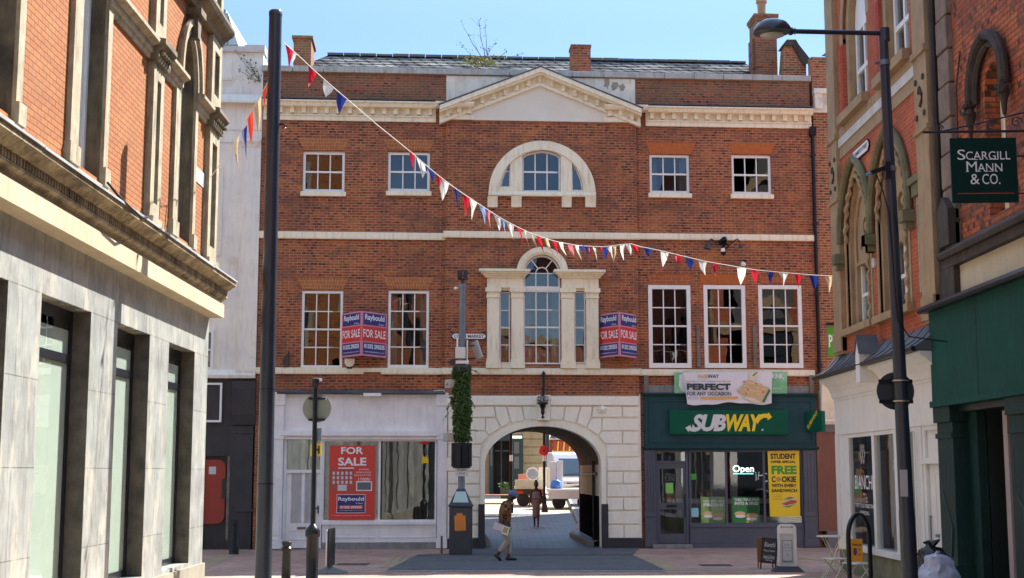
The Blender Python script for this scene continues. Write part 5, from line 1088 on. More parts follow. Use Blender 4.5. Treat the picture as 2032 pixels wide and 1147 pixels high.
# ================================================================== GROUND
def sheet(name, pts, z, mt, kind='structure', th=0):
    me = bpy.data.meshes.new(name); vs = [(p[0], p[1], z if len(p) < 3 else p[2]) for p in pts]; me.from_pydata(vs, [], [tuple(range(len(vs)))])
    o = bpy.data.objects.new(name, me); COL.objects.link(o); me.materials.append(mt); place(o, Matrix()); o['kind'] = kind
    if me.polygons[0].normal.z < 0: me.flip_normals()
    return o
PAV = brick('paving_red', (.52,.29,.22), (.30,.165,.13), (.27,.20,.16), w=.21, h=.105, ms=.008, plane='floor', bstr=.35, patch=(.44,.32,.25), soot=(.22,.14,.12), patchlo=.45)
def worn(m_, dark, light):
    nt = m_.node_tree; bs = nt.nodes['Principled BSDF']; src = bs.inputs['Base Color'].links[0].from_socket; v = objvec(nt, (.35, 1.6, 1)); q = src
    for sc_, lo, hi, c_, k_ in ((.9, .52, .62, dark, .6), (2.1, .55, .62, light, .45), (.35, .5, .7, dark, .4)):
        f = noisef(nt, v, sc_, lo, hi, 7, .7); ml = nt.nodes.new('ShaderNodeMath'); ml.operation = 'MULTIPLY'; ml.inputs[1].default_value = k_; lk(nt, f, ml.inputs[0]); q = mix(nt, ml.outputs[0], q, c_)
    lk(nt, q, bs.inputs['Base Color'])
worn(PAV, (.27,.165,.14), (.58,.42,.34))
PAVP = brick('paving_buff', (.42,.31,.19), (.36,.26,.16), (.20,.16,.11), w=.21, h=.105, ms=.008, plane='floor', bstr=.3, soot=(.24,.18,.13))
ASPH = mat('asphalt', (.095,.098,.108), .8, c2=(.065,.068,.076), sc=1.6, bmp=.5, stain=(.14,.135,.13))
SETT = brick('stone_sett', (.11,.12,.135), (.06,.066,.078), (.02,.02,.022), w=.45, h=.22, ms=.014, plane='floor', bstr=.8, patch=(.16,.165,.17)); SETT.node_tree.nodes['Principled BSDF'].inputs['Roughness'].default_value = .55; SETT.node_tree.nodes['Principled BSDF'].inputs['Specular IOR Level'].default_value = .35
YARD = mat('yard_concrete', (.42,.38,.28), .85, c2=(.34,.30,.22), sc=1.2, stain=(.26,.24,.19))
KERB = mat('kerb_granite', (.26,.24,.22), .8, c2=(.18,.165,.15), sc=6)
BASE = mat('ground_far', (.16,.15,.13), .9)
sheet('ground', [(-600,-200),(600,-200),(600,900),(-600,900)], -.12, BASE)
yend = 43.6
sheet('pavement', [(-12,-40),(12,-40),(26,30),(26,39.3),(-30,36.0),(-30,27)], 0., PAV)
g0 = lambda x, y: tuple(ground(x, y)[:2])
def strip(name, px, mt, z=.004): return sheet(name, [g0(*p) for p in px], z, mt)
PAVSUN = brick('paving_sunlit', (.46,.36,.26), (.38,.29,.21), (.24,.19,.15), w=.42, h=.30, ms=.010, plane='floor', bstr=.3, patch=(.52,.42,.32), soot=(.40,.32,.26))  # lighter bricks, sunlight put into their colour
worn(PAVSUN, (.27,.20,.16), (.55,.46,.36))
sheet('sunlit_paving', [(-5.6,-38),(7.0,-38),(7.0,27.35),(-5.6,27.35)], .004, PAVSUN)  # lighter sheet paints the sunlit ground up to the facade's shadow edge
strip('asphalt_patch', [(826,1103),(1256,1102),(1318,1131),(768,1131)], ASPH, .008)
strip('asphalt_apron', [(888,1085),(1272,1085),(1256,1101.6),(900,1102.4)], ASPH, .012)
strip('light_kerb_line', [(768,1132),(1318,1132),(1322,1135),(764,1135)], KERB, .008)
for i in range(4): strip('buff_paving_bar', [(778+i*14,1104),(788+i*14,1104),(764+i*17,1126),(750+i*17,1126)], PAVP, .006)
strip('buff_paving_strip', [(1260,1103),(1273,1102),(1325,1118),(1350,1133),(1326,1133)], PAVP, .006)
strip('buff_paving_strip', [(398,1118),(470,1088),(502,1088),(470,1100),(398,1134)], PAVP, .006)
strip('buff_paving_strip', [(1575,1102),(1640,1108),(1668,1122),(1660,1126),(1630,1113),(1572,1106)], PAVP, .006)
strip('light_kerb_line', [(826,1100.5),(905,1099),(905,1101),(826,1102.5)], KERB, .016)
m = MB()
rnd = random.Random(3)
for k, (x, y) in enumerate(((700,1120),(1420,1122))):
    p = ground(x, y); mm = MB(); mm.box(p.x-.35, p.x+.35, p.y-.3, p.y+.3, .004, .009); struct(mm.top('drain_cover', flat('iron_cover', (.05,.048,.045), .6)) if k == 0 else mm.top('drain_cover', bpy.data.materials['iron_cover']))
gum = MB()
for _ in range(120):
    p = ground(rnd.uniform(410, 1640), rnd.uniform(1090, 1146)); s_ = rnd.uniform(.012, .028); gum.lathe([(.001,.013),(s_,.013),(s_,.011)], (p.x, p.y, 0), 6)
tagit(gum.top('chewing_gum', flat('gum_pale', (.42,.40,.38), .8)), kind='stuff')
for i in range(26):
    p = ground(rnd.uniform(858, 880), rnd.uniform(1133, 1141)); m.box(p.x-.05*rnd.random()-.02, p.x+.04, p.y-.03, p.y+.03, .004, .006)
struct(m.top('manhole_marking', flat('mark_worn_white', (.45,.43,.40), .8)))
# passage floor and yard, rising gently
def zy(Y): return (0 if Y < 37.9 else min(.10, (Y-37.9)*.021)) if Y < 50 else .10+(Y-50)*.033
ux = MF.M.to_3x3() @ Vector((1, 0, 0)); vx = MF.n
def MFp(u, d, z=0): return MF.M @ Vector((u, d, z))
a, b, c, e = MFp(acx-arx, -.1), MFp(acx+arx, -.1), MFp(acx+arx, DB+.1), MFp(acx-arx, DB+.1)
sheet('passage_floor', [(a.x,a.y,.012),(b.x,b.y,.012),(c.x,c.y,.112),(e.x,e.y,.112)], 0, SETT)
sheet('yard_setts', [(-9,42.3,.104),(7,42.9,.104),(7,50,.104),(-9,50,.104)], 0, SETT)
sheet('yard_setts', [(-9,50,.104),(7,50,.104),(7,57,zy(57)),(-9,57,zy(57))], 0, SETT)
sheet('yard_ground', [(-30,57,zy(57)),(30,57,zy(57)),(30,120,zy(120)),(-30,120,zy(120))], 0, YARD)
# raised kerb and narrow footway along the right side of the passage
kp = [ground(x, y, .10) for x, y in ((1118,1000),(1128,1014),(1139,1030),(1150,1046))]+[MFp(acx+arx-.34, 4.2, .2), MFp(acx+arx-.30, 2.0, .14), MFp(acx+arx-.2, .5, .10)]
kp[0].z = kp[1].z = .22
for i in range(len(kp)): kp[i].z = zy(kp[i].y)+.07
m = MB()
for p, q in zip(kp, kp[1:]): m.bar(p, q+(q-p)*.01, .13, .15)
struct(m.top('kerb', KERB))
sheet('footway', [(p.x, p.y, p.z+.06) for p in kp]+[tuple(MFp(acx+arx, .5, .17)), tuple(MFp(acx+arx, DB, .25)), (kp[0].x+1.6, kp[0].y, kp[0].z+.06)], 0, SETT)
m = MB(); p, q = ground(968, 1075, .05), MFp(acx-arx+.12, 4.8, .18); m.bar(MFp(acx-arx+.12, .4, .08), q, .14, .16)
struct(m.top('kerb', KERB))
# ================================================================== YARD BEHIND THE ARCH
YF = Fr(0, 72, 0); P = YF.P; z0 = zy(72)
yb = thing_f(YF, 'stone_building', 'yellow ashlar building with tall dark green shuttered doors seen through the arch', 'building', 0, 0, z0)
def yr(x0, y0, x1, y1, d=0): return YF.R(x0, y0, x1, y1, d)
a, b = P(1037,900)[0], P(1080,900)[0]; m = MB(YF); m.box(a, b, 0, 3, z0-.3, 9)
k = z0
while k < 8.8: m.box(a+.01, b+.02, -.04, .0, k+.03, k+.38); k += .42
m.box(-8, P(974,900)[0], 0, 3, z0-.3, 9); m.box(P(974,900)[0], a, 0, 3, P(1000,862)[1], 9); m.build('ashlar_wall', STY, yb)
dg = flat('paint_yard_green', (.014,.042,.040), .5)
m = MB(YF)
for q in ((971,866,979,960), (1015,870,1038,958)): c, e, g_, h_ = yr(*q); m.box(c, e, -.12, .05, z0, h_)
c, e, g_, h_ = yr(978,866,1016,875); m.box(c, e, -.1, .1, g_, h_+.2); c, e, g_, h_ = yr(982,893,1013,896); m.box(c, e, -.05, .1, g_, h_); c, e, g_, h_ = yr(994,876,996,955); m.box(c, e, -.05, .1, z0, h_); c, e, g_, h_ = yr(1012,866,1015,955); m.box(c, e, -.08, .1, z0, h_)
m.build('door', dg, yb)
m = MB(YF)
for q in ((1020,877,1030,900), (1020,906,1030,930), (973,880,977,925)): c, e, g_, h_ = yr(*q); m.box(c, e, -.14, -.119, g_, h_)
m.build('shutter_panel', flat('shutter_grey', (.13,.14,.13), .6), yb)
m = MB(YF); c, e, g_, h_ = yr(978,866,1016,960); m.box(c, e, .3, .35, z0, h_); m.build('interior', DARK, yb)
YG = Fr(0, 88, 0)
fb = thing_f(YG, 'far_brick_building', 'distant brick building with dark slate roof behind the white van', 'building', 5, 0, zy(88))
m = MB(YG); m.box(YG.P(1092,900)[0], 14, 0, 4, 0, YG.P(1120,872)[1]); m.build('wall', BRS, fb); m = MB(YG); z_ = YG.P(1120,872)[1]; m.add([(YG.P(1090,900)[0], -.3, z_), (14, -.3, z_), (14, 3, z_+3), (YG.P(1090,900)[0]+1, 3, z_+3)], [(0,1,2,3)]); m.build('roof', SLT, fb)
m = MB(YG); c, e, g_, h_ = YG.R(1081,850,1090,925); m.box(c, e, -.3, .3, zy(88), 9); m.build('pier', STK, fb)  # black upright painted in for the dark gap between the yard buildings
# side building whose shade falls across the yard
m = MB(); m.box(4.6, 12, 43.6, 60, 0, 8.8); m.box(4.5, 12, 43.5, 60.1, 8.8, 9.0); m.top('yard_wing', BR, 'plain brick wing running back behind the right side of the arch', 'building')
m = MB(); m.box(-9.5, -4.2, 44, 66, 0, 7); m.box(-9.6, -4.1, 43.9, 66.1, 7, 7.15); m.top('yard_wing', BRN, 'plain brick wing along the left side of the yard behind the arch', 'building')
# fairground-yellow awning with red and white stripes
p = at(1118, 890, 74); st = thing('market_canopy', 'yellow stall canopy with red and white striped top behind the van', 'stall', (p.x, 74, zy(74)))
def Y_(x, y, Y): return at(x, y, Y)
m = MB(); a = Y_(1097,893,74); b = Y_(1152,906,74); m.box(a.x, b.x+1, 73.9, 75.5, b.z-.1, a.z-.05); a2 = Y_(1096,880,74); m.box(a2.x, a2.x+.07, 73.95, 74.02, zy(74), a.z)
for i in range(8): x = a.x+.25+i*.32; m.bar((x, 73.92, a.z-.05), (x+.05, 73.95, Y_(1100,876,74).z), .06)
m.build('canopy_frame', flat('paint_fair_yellow', (.75,.60,.06), .5), st); m = MB(); z1 = Y_(1100,876,74).z
for i in range(8): x = a.x+.06+i*.32; m.box(x, x+.14, 73.96, 74.02, a.z-.05, z1)
m.build('canopy_stripe', flat('paint_fair_red', (.45,.04,.03), .5), st)
# van
vY = 67.; q0 = at(1094, 900, vY); q1 = at(1160, 900, vY); vx0 = at(1104,930,vY).x; vz = zy(vY); vt = at(1120,897,vY).z
van = thing('white_van', 'white flatbed van cab with large windscreen parked in the yard, cut off by the arch', 'van', (vx0+1.0, vY, vz), 0)
VF = Fr(0, vY, 12)
m = MB(Fr(vx0, vY, 10)); wv = 2.0; hh = vt-vz
m.v = []; prof = [(-.0, .35), (-.05, .95), (.15, 1.18), (.85, hh-.12), (1.1, hh), (2.4, hh), (2.4, .35)]
n = len(prof); m.add([(0.0, d, z+vz) for d, z in prof]+[(wv, d, z+vz) for d, z in prof], [(i, (i+1) % n, n+(i+1) % n, n+i) for i in range(n)]+[tuple(range(n)), tuple(range(n, 2*n))[::-1]]); VM = m.W
m.build('body', mat('van_white', (.78,.80,.82), .3, c2=(.70,.72,.74), sc=2), van, bevel=.06)
m = MB(); m.W = VM
def onp(x, t): d = .15+(.70)*t; z = 1.18+(hh-.12-1.18)*t; return (x, d-.02, z+vz+.0)
m.add([onp(.34,.0), onp(wv-.2,.0), onp(wv-.3,.82), onp(.26,.82)], [(0,1,2,3)]); m.build('windscreen', flat('windscreen_blue', (.08,.13,.17), .05), van, fix=False)
m = MB(); m.W = VM; m.box(.1, wv-.1, -.10, .0, vz+.35, vz+.58); m.box(.5, wv-.5, -.085, -.03, vz+.66, vz+.86); m.build('bumper', BLKG, van, bevel=.02)
for s in (.28, wv-.28): m = MB(); m.W = VM; m.box(s-.18, s+.18, -.075, 0, vz+.66, vz+.90); m.build('headlight', flat('lamp_clear', (.6,.62,.65), .1), van, bevel=.03)
for s in (-.16, wv+.02): m = MB(); m.W = VM; m.box(s, s+.14, .35, .45, vz+1.25, vz+1.6); m.build('mirror', BLKG, van, bevel=.02)
m = MB(); m.W = VM; m.bar((.3, .1, vz+1.22), (1.1, .12, vz+1.30), .03); m.bar((1.1, .1, vz+1.22), (1.8, .12, vz+1.30), .03); m.build('wiper', BLKG, van)
for s in (.12, wv-.12): m = MB(); m.W = VM; m.lathe([(.001,-.1),(.2,-.1),(.34,-.08),(.34,.08),(.2,.1),(.001,.1)], (s, .75, vz+.34), 18, Matrix.Rotation(math.pi/2, 4, 'Y')); m.build('wheel', BLK, van, smooth=True)
# flatbed trailers
def trailer(lbl, x0, x1, Y, ztop, zbed, mt, wheels, group=None):
    z0 = zy(Y); r = thing('flatbed_trailer', lbl, 'trailer', ((x0+x1)/2, Y, z0))
    m = MB(); m.box(x0, x1, Y+.05, Y+2.2, zbed-.10, zbed); m.build('bed', mt, r)
    m = MB(); n = max(1, round((x1-x0)/1.4)); w_ = (x1-x0)/n
    for i in range(n): m.box(x0+i*w_+.02, x0+(i+1)*w_-.02, Y-.02, Y+.03, zbed, ztop) if ztop > zbed else m.box(x0+i*w_+.02, x0+(i+1)*w_-.02, Y-.05, Y+.0, ztop, zbed-.04)
    m.build('drop_side', mt, r, bevel=.01)
    m = MB(); m.box(x0+.2, x1-.2, Y+.3, Y+.4, zbed-.22, zbed-.1); m.box(x0+.1, x1-.1, Y+.02, Y+.07, zbed-.34, zbed-.12); m.build('chassis', BLK, r)
    for x in wheels: m = MB(); m.lathe([(.001,-.1),(.16,-.1),(.30,-.08),(.30,.08),(.16,.1),(.001,.1)], (x, Y+.45, z0+.30), 18, Matrix.Rotation(math.pi/2, 4, 'X')); m.build('wheel', BLK, r, smooth=True)
    for x in (x0+.25, x1-.25): m = MB(); m.box(x-.14, x+.14, Y-.03, Y+.01, zbed-.30, zbed-.18); m.build('tail_light', RED, r)
    return r
T1 = 62.; x0, x1 = at(1021,960,T1).x, at(1082,960,T1).x
trailer('cream flatbed truck tailgate loaded with a dish and bags, behind the woman', x0, x1, T1, at(1050,952,T1).z, at(1050,966,T1).z, mat('trailer_cream', (.60,.58,.44), .6, c2=(.52,.50,.38), sc=3), (x0+.4, x1-.4))
T2 = 60.; x2, x3 = at(1087,975,T2).x, at(1175,975,T2).x
trailer('white flatbed trailer with lowered drop side, right of the woman in the yard', x2, x3, T2, at(1120,990,T2).z, at(1120,970,T2).z, mat('trailer_white', (.70,.70,.70), .5, c2=(.62,.62,.62), sc=3), (x2+.5, x2+1.6))
zt1 = at(1050,966,T1).z; zt2 = at(1120,970,T2).z
def onbed(name, mb, mt, l, c, **k): return mb.top(name, mt, l, c, **k)
p = at(1057, 941, T1+.6); m = MB(); m.lathe([(.001,0),(.25,.01),(.30,.05),(.31,.09),(.28,.09),(.22,.04),(.001,.03)], p, 24, Matrix.Rotation(math.radians(78), 4, 'X')); m.box(p.x-.03, p.x+.03, p.y-.02, p.y+.1, zt1, p.z); c_ = (p.x, p.y-.02, p.z); o = m.top('satellite_dish', flat('plastic_pale', (.72,.72,.68), .4), 'round pale dish with a grey face standing on the cream truck bed', 'dish', smooth=True); m = MB(); m.lathe([(.001,0),(.22,.005),(.22,.012),(.001,.012)], (p.x, p.y-.085, p.z), 24, Matrix.Rotation(math.radians(78), 4, 'X')); m.box(p.x-.10, p.x+.12, p.y-.115, p.y-.10, p.z-.02, p.z+.0); m.build('face', flat('dish_face', (.30,.33,.35), .4), o)
p = at(1038, 950, T1+.8); m = MB(); m.box(p.x-.22, p.x+.22, p.y, p.y+.3, zt1, at(1038,941,T1).z); m.top('crate', flat('crate_red', (.60,.22,.16), .6), 'small pale red box at the left end of the cream truck bed', 'crate', bevel=.02)
p = at(1078, 930, T1+.8); m = MB(); m.box(p.x-.2, p.x+.2, p.y, p.y+.4, zt1, at(1078,927,T1).z); m.box(p.x+.22, p.x+.5, p.y, p.y+.4, zt1, at(1078,929,T1).z); m.top('cardboard_box', flat('card_cream', (.62,.56,.40), .7), 'cream boxes standing behind the poppy lamp post on the truck bed', 'box', bevel=.02)
p = at(1102, 940, T2+.9); m = MB(); a = at(1091,940,T2+.9).x; b = at(1104,940,T2+.9).x; c = at(1117,940,T2+.9).x; m.box(a, b-.01, T2+.9, T2+1.4, zt2, at(1100,916,T2+.9).z); m.box(b+.01, c, T2+.85, T2+1.4, zt2, at(1100,914,T2+.9).z); m.top('white_appliance', flat('appliance_white', (.72,.76,.80), .4), 'pair of tall white panels upright on the white trailer', 'appliance', bevel=.02)
def bag(name, c, r, h, mt, l, cat, tie=True, seed=0, ear=True):
    rn = random.Random(seed); m = MB(); n = 40; prof = []
    for i in range(29):
        t = i/28; rr = r*max(.16, (1-((t-.38)/.62)**2*.95))**.5*(1 if t > .1 else .9) if t < .95 else r*.16
        if t == 1: rr = r*.12
        prof.append((rr, h*t))
    m.lathe(prof, c, n)
    m.v = [(x+(noise.noise(Vector((x*7, y*7, z*7+seed)))*.12+noise.noise(Vector((x*17, y*17, z*17+seed)))*.05)*r*2.2*(1 if 0 < z-c[2] else .3), y+noise.noise(Vector((y*6, z*8, x*7+seed)))*.16*r, max(c[2], z+noise.noise(Vector((z*6, x*8, y*7)))*.08*r)) for x, y, z in m.v]
    if ear:
        for s in (-1, 1): m.tube([(c[0], c[1], c[2]+h*.95), (c[0]+s*r*.16, c[1], c[2]+h*1.01), (c[0]+s*r*.40, c[1]-.02, c[2]+h*(1.03+.02*s))], [r*.12, r*.15, r*.04], 6)
    return m.top(name, mt, l, cat, smooth=True)
p = at(1103, 955, T2+.5); bag('blue_bag', (p.x, T2+.5, zt2), .24, .42, flat('plastic_blue', (.06,.22,.62), .4), 'blue plastic bag slumped on the white trailer bed', 'bag', seed=5, ear=False)
p = at(1128, 958, T2+.7); m = MB(); 
for i in range(5): m.bar((p.x-.5+i*.03, T2+.4+i*.13, zt2+.04+.03*i), (p.x+.9, T2+.4+i*.12, zt2+.22), .07, .05)
m.top('timber_stack', flat('board_pale', (.60,.58,.48), .7), 'pale boards stacked on the trailer bed in front of the van', 'timber')
# poppy on a lamp post, thin post with sticker
def simple_post(x, y0, yb_, Y, r, lbl):
    p = at(x, yb_, Y); z0 = zy(Y); t = at(x, y0, Y).z; r_ = thing('lamp_post', lbl, 'lamp post', (p.x, Y, z0)); m = MB(); m.lathe([(r*1.7, z0), (r*1.7, z0+.6), (r, z0+.7), (r, t)], (p.x, Y, 0), 12); m.build('post', BLKG, r_, smooth=True)
    return r_, p
r_, p = simple_post(1080, 845, 980, 58.5, .055, 'slim black lamp post with a sticker, carrying the red poppy in the yard'); m = MB(); z = at(1080,915,58.5).z; m.lathe([(.065,z-.0),(.065,z+.28)], (p.x, 58.5, 0), 12); m.build('sticker', WHT, r_)
pp = thing('poppy_sign', 'round red poppy with black centre fixed to the yard lamp post', 'poppy', at(1079.5, 894, 58.38)); c = at(1079.5, 894, 58.38); m = MB()
for k in range(4): t = k*math.pi/2+.4; m.lathe([(.001,0),(.12,.005),(.15,.02),(.12,.035),(.001,.03)], (c.x+.075*math.cos(t), c.y-.01*k, c.z+.085*math.sin(t)), 16, Matrix.Rotation(math.pi/2, 4, 'X'))
m.build('petal', flat('poppy_red', (.75,.03,.03), .5), pp, smooth=True); m = MB(); m.lathe([(.001,0),(.04,.0),(.04,.03),(.001,.03)], (c.x, c.y-.05, c.z), 12, Matrix.Rotation(math.pi/2, 4, 'X')); m.build('flower_centre', INK, pp)
r_, p = simple_post(1014, 858, 985, 57.5, .06, 'black post with a small white sticker beside the picnic table'); m = MB(); z = at(1014,915,57.5).z; m.lathe([(.068,z),(.068,z+.25)], (p.x, 57.5, 0), 12); m.build('sticker', WHT, r_)
# picnic table
pY = 56.; pc = at(984, 990, pY); pz = zy(pY); pt = thing('picnic_table', 'red-brown timber picnic table standing at the left edge of the arch view', 'table', (pc.x, pY, pz)); W_ = flat('timber_red_brown', (.45,.13,.05), .7)
m = MB()
for i in range(4): m.box(pc.x-.85, pc.x+.75, pY-.30+i*.16, pY-.17+i*.16, pz+.80, pz+.84)
m.build('table_top', flat('timber_faded', (.60,.33,.26), .7), pt); 
for y in (pY-.72, pY+.62): m = MB(); m.box(pc.x-.85, pc.x+.75, y-.12, y+.12, pz+.46, pz+.50); m.build('bench', W_, pt)
for x in (pc.x-.6, pc.x+.5):
    m = MB(); m.bar((x, pY-.55, pz), (x, pY-.1, pz+.8), .07); m.bar((x, pY+.55, pz), (x, pY+.1, pz+.8), .07); m.box(x-.03, x+.03, pY-.75, pY+.7, pz+.40, pz+.46); m.build('leg_frame', W_, pt)
for i, (x, y) in enumerate(((1000, 948), (1008, 952), (1024, 948))):
    p = at(x, y, 69); z = zy(69); m = MB(); m.lathe([(.16, z), (.20, z+.5), (.17, z+.52)], (p.x, 69, 0), 12); 
    for k in range(26): c_ = Vector((p.x+random.gauss(0,.14), 69+random.gauss(0,.1), z+.62+random.gauss(0,.14))); leaf(m, c_, .1)
    m.top('potted_plant', LFG, ('small potted plant by the green yard doors, left of the other pots', 'potted plant beside the stickered post, middle of the yard pots', 'potted plant right of the stickered post in front of the shutter')[i], 'potted plant', group='pots by the yard doors', fix=False)
# ================================================================== SIGNS AND FITTINGS ON THE MAIN FRONT
F = MF; P = F.P
def fbox(m, x0, y0, x1, y1, d0, d1): a, b, c, e = F.R(x0, y0, x1, y1, (d0+d1)/2); m.box(a, b, d0, d1, c, e); return a, b, c, e
def fwrite(m, s, x0, y0, x1, y1, d, **k): a, b, c, e = F.R(x0, y0, x1, y1, d); return write(m, s, a, b, c, e, d, **k)
def wt(name, label, cat, x, y, d=0., group=None): u, z = P(x, y, d); return thing_f(F, name, label, cat, u, d, z, group)
# V-shaped agency boards
def vboard(x0, xm, x1, yt, yb_, lbl, fo=.95):
    a, zt_ = P(x0, yt, DC*0); b = P(x1, yt)[0]; zb_ = P(x0, yb_)[1]; dm = -.80; c = P(xm, yt, dm)[0]
    r = thing_f(F, 'for_sale_board', lbl, 'sign', (a+b)/2, 0, zb_, 'agency boards fixed to the brick front')
    for (ua, da_, ub, db_) in ((a, -.03, c-.01, dm), (c+.01, dm, b, -.03)):
        L = math.hypot(ub-ua, db_-da_); ang = math.atan2(db_-da_, ub-ua); W = F.M @ Matrix.Translation((ua, da_, zb_)) @ Matrix.Rotation(ang, 4, 'Z'); h = zt_-zb_
        m = MB(W); m.box(0, L, 0, .03, 0, h); o = m.build('board', PINK, r)
        m = MB(W); m.box(.05, L-.05, -.004, 0, h*.70, h*.965); m.box(.05, L-.05, -.004, 0, h*.04, h*.30); m.build('navy_panel', NAVY, o)
        m = MB(W); m.box(.02, L-.02, -.004, 0, h*.33, h*.67); m.build('red_panel', RED, o)
        m = MB(W); write(m, 'Raybould', .11, L-.11, h*.775, h*.94, -.007, bold=.018); write(m, '& Sons', L*.66, L-.12, h*.715, h*.755, -.007); write(m, 'FOR SALE', .05, L-.05, h*.42, h*.60, -.007, bold=.012); write(m, '01332 295555', .09, L-.09, h*.17, h*.27, -.007, bold=.03); write(m, 'raybouldandsons.co.uk', .09, L-.09, h*.075, h*.115, -.007); m.build('lettering', WHT, o, fix=False)
vboard(679, 718, 768, 623, 710, 'red and navy V-shaped for sale board between the two left first-floor windows')
vboard(1187, 1229, 1265, 625, 711, 'red and navy V-shaped for sale board right of the arched centre window')
# street name
def nameplate(fr, s, u0, u1, z0, z1, d, lbl, reg=True):
    r = thing_f(fr, 'street_nameplate', lbl, 'street sign', (u0+u1)/2, d, z0); h = z1-z0; m = MB(fr)
    rr = h*.35; pts = [(u0, z0+rr), (u0+rr, z0), (u1-rr, z0), (u1, z0+rr), (u1, z1-rr), (u1-rr, z1), (u0+rr, z1), (u0, z1-rr)]; m.poly(pts, d, d+.03); m.build('plate_edge', INK, r)
    q = .02; m = MB(fr); m.poly([((u0+u1)/2+(x-(u0+u1)/2)*(1-2*q/(u1-u0)), (z0+z1)/2+(z-(z0+z1)/2)*(1-2*q/h)) for x, z in pts], d-.004, d); m.build('plate', WHT, r)
    m = MB(fr); write(m, s, u0+.07, u1-.07, z0+h*.25, z1-h*.25, d-.007, bold=.02); m.build('lettering', INK, r, fix=False)
a, b, c, e = F.R(896, 661, 965, 674, DC); nameplate(F, 'CORN MARKET', a, b, c, e, DC-.035, 'white street nameplate reading CORN MARKET on the brick beside the pole')
RFr = RF; u0 = RF.P(1693,300)[0]; u1 = RF.P(1727,265)[0]; nameplate(RF, "ST. JAMES'S STREET", u0+.02, u1-.02, 8.28, 8.52, -.035, 'white street nameplate high on the gothic building under the white band')
# small fittings
r = wt('alarm_box', 'small cream half-round alarm box under the left for sale board', 'alarm box', 694, 727); a, b, c, e = F.R(684, 712, 704, 729); m = MB(F); pts = [(a, e), (a, (c+e)/2), (a+(b-a)*.2, c+.03), (a+(b-a)*.5, c), (a+(b-a)*.8, c+.03), (b, (c+e)/2), (b, e)]; m.poly(pts, -.10, 0); m.build('cover', CR, r, bevel=.01); m = MB(F); m.box(a+.06, b-.06, -.08, 0, c-.05, c+.01); m.build('base', BLKG, r)
r = wt('security_camera', 'small white camera on the brick just below the string course, left of centre', 'camera', 632, 758); p = P(632,755,-.2); m = MB(F); m.box(p[0]-.14, p[0]+.10, -.32, -.18, p[1]-.03, p[1]+.06); m.bar((p[0], 0, p[1]+.05), (p[0], -.2, p[1]+.02), .04); m.build('housing', WHT, r, bevel=.01)
r = wt('wall_bracket', 'dark triangular bracket on the brick at far left of the first floor', 'bracket', 569, 725); p = P(569,712); m = MB(F); m.poly([(p[0]-.12, p[1]-.1), (p[0]+.06, p[1]-.22), (p[0]+.06, p[1]+.2)], -.12, 0); m.build('plate', BLK, r)
r = wt('wall_vent', 'round black vent in the brick left of the nameplate pole', 'vent', 898, 718, DC); p = P(898,718,DC); m = MB(F); m.lathe([(.001,0),(.08,0),(.08,.03),(.05,.035),(.001,.02)], (p[0], DC, p[1]), 16, Matrix.Rotation(math.pi/2, 4, 'X')); m.build('grille', BLK, r)
r = wt('finial', 'slim iron finial on the string course above the keystone', 'finial', 1078, 765, DC-.1); p = P(1079,738,DC-.2); p2 = P(1079,790,DC-.2); m = MB(F); m.lathe([(.05,p2[1]),(.03,p2[1]+.1),(.035,p[1]-.15),(.055,p[1]-.05),(.03,p[1]),(.001,p[1]+.04)], (p[0], DC-.14, 0), 10); m.build('shaft', BLKG, r, smooth=True)
# hanging lantern over the arch
r = wt('wall_lantern', 'black wall lantern with glass globe hanging on the keystone of the arch', 'lantern', 1077, 832, DC-.35); cu = P(1077,800,DC-.35)[0]; zz = lambda y: P(1077,y,DC-.35)[1]
m = MB(F); m.lathe([(.16,zz(796)),(.14,zz(790)),(.05,zz(786)),(.02,zz(780)),(.02,zz(775))], (cu, DC-.35, 0), 12); m.tube([(cu, DC-.35, zz(776)), (cu, DC-.05, zz(770))], .02, 6); m.lathe([(.001,zz(831)),(.05,zz(829)),(.02,zz(824)),(.055,zz(820)),(.05,zz(812)),(.10,zz(803)),(.16,zz(801)),(.15,zz(799)),(.001,zz(799))], (cu, DC-.35, 0), 12); m.build('iron_body', BLKG, r, smooth=False)
m = MB(F); m.lathe([(.13,zz(800)),(.17,zz(793)),(.15,zz(787)),(.06,zz(785))], (cu, DC-.35, 0), 16); m.build('globe', glass('globe_glass', (.7,.72,.72), .15, 0), r, smooth=True)
r = wt('ornament_boss', 'small lion-head boss on the white stone right of the arch', 'boss', 1195, 812, DC-.06); p = P(1195,812,DC-.06); m = MB(F); m.lathe([(.001,.06),(.05,.05),(.08,.02),(.09,0),(.001,0)], (p[0], DC-.055, p[1]), 10, Matrix.Rotation(math.pi/2, 4, 'X'))
for k in range(8): t = k*math.pi/4; m.lathe([(.001,.03),(.025,.02),(.03,0),(.001,0)], (p[0]+.11*math.cos(t), DC-.055, p[1]+.10*math.sin(t)), 6, Matrix.Rotation(math.pi/2, 4, 'X'))
m.build('relief', CRW, r)
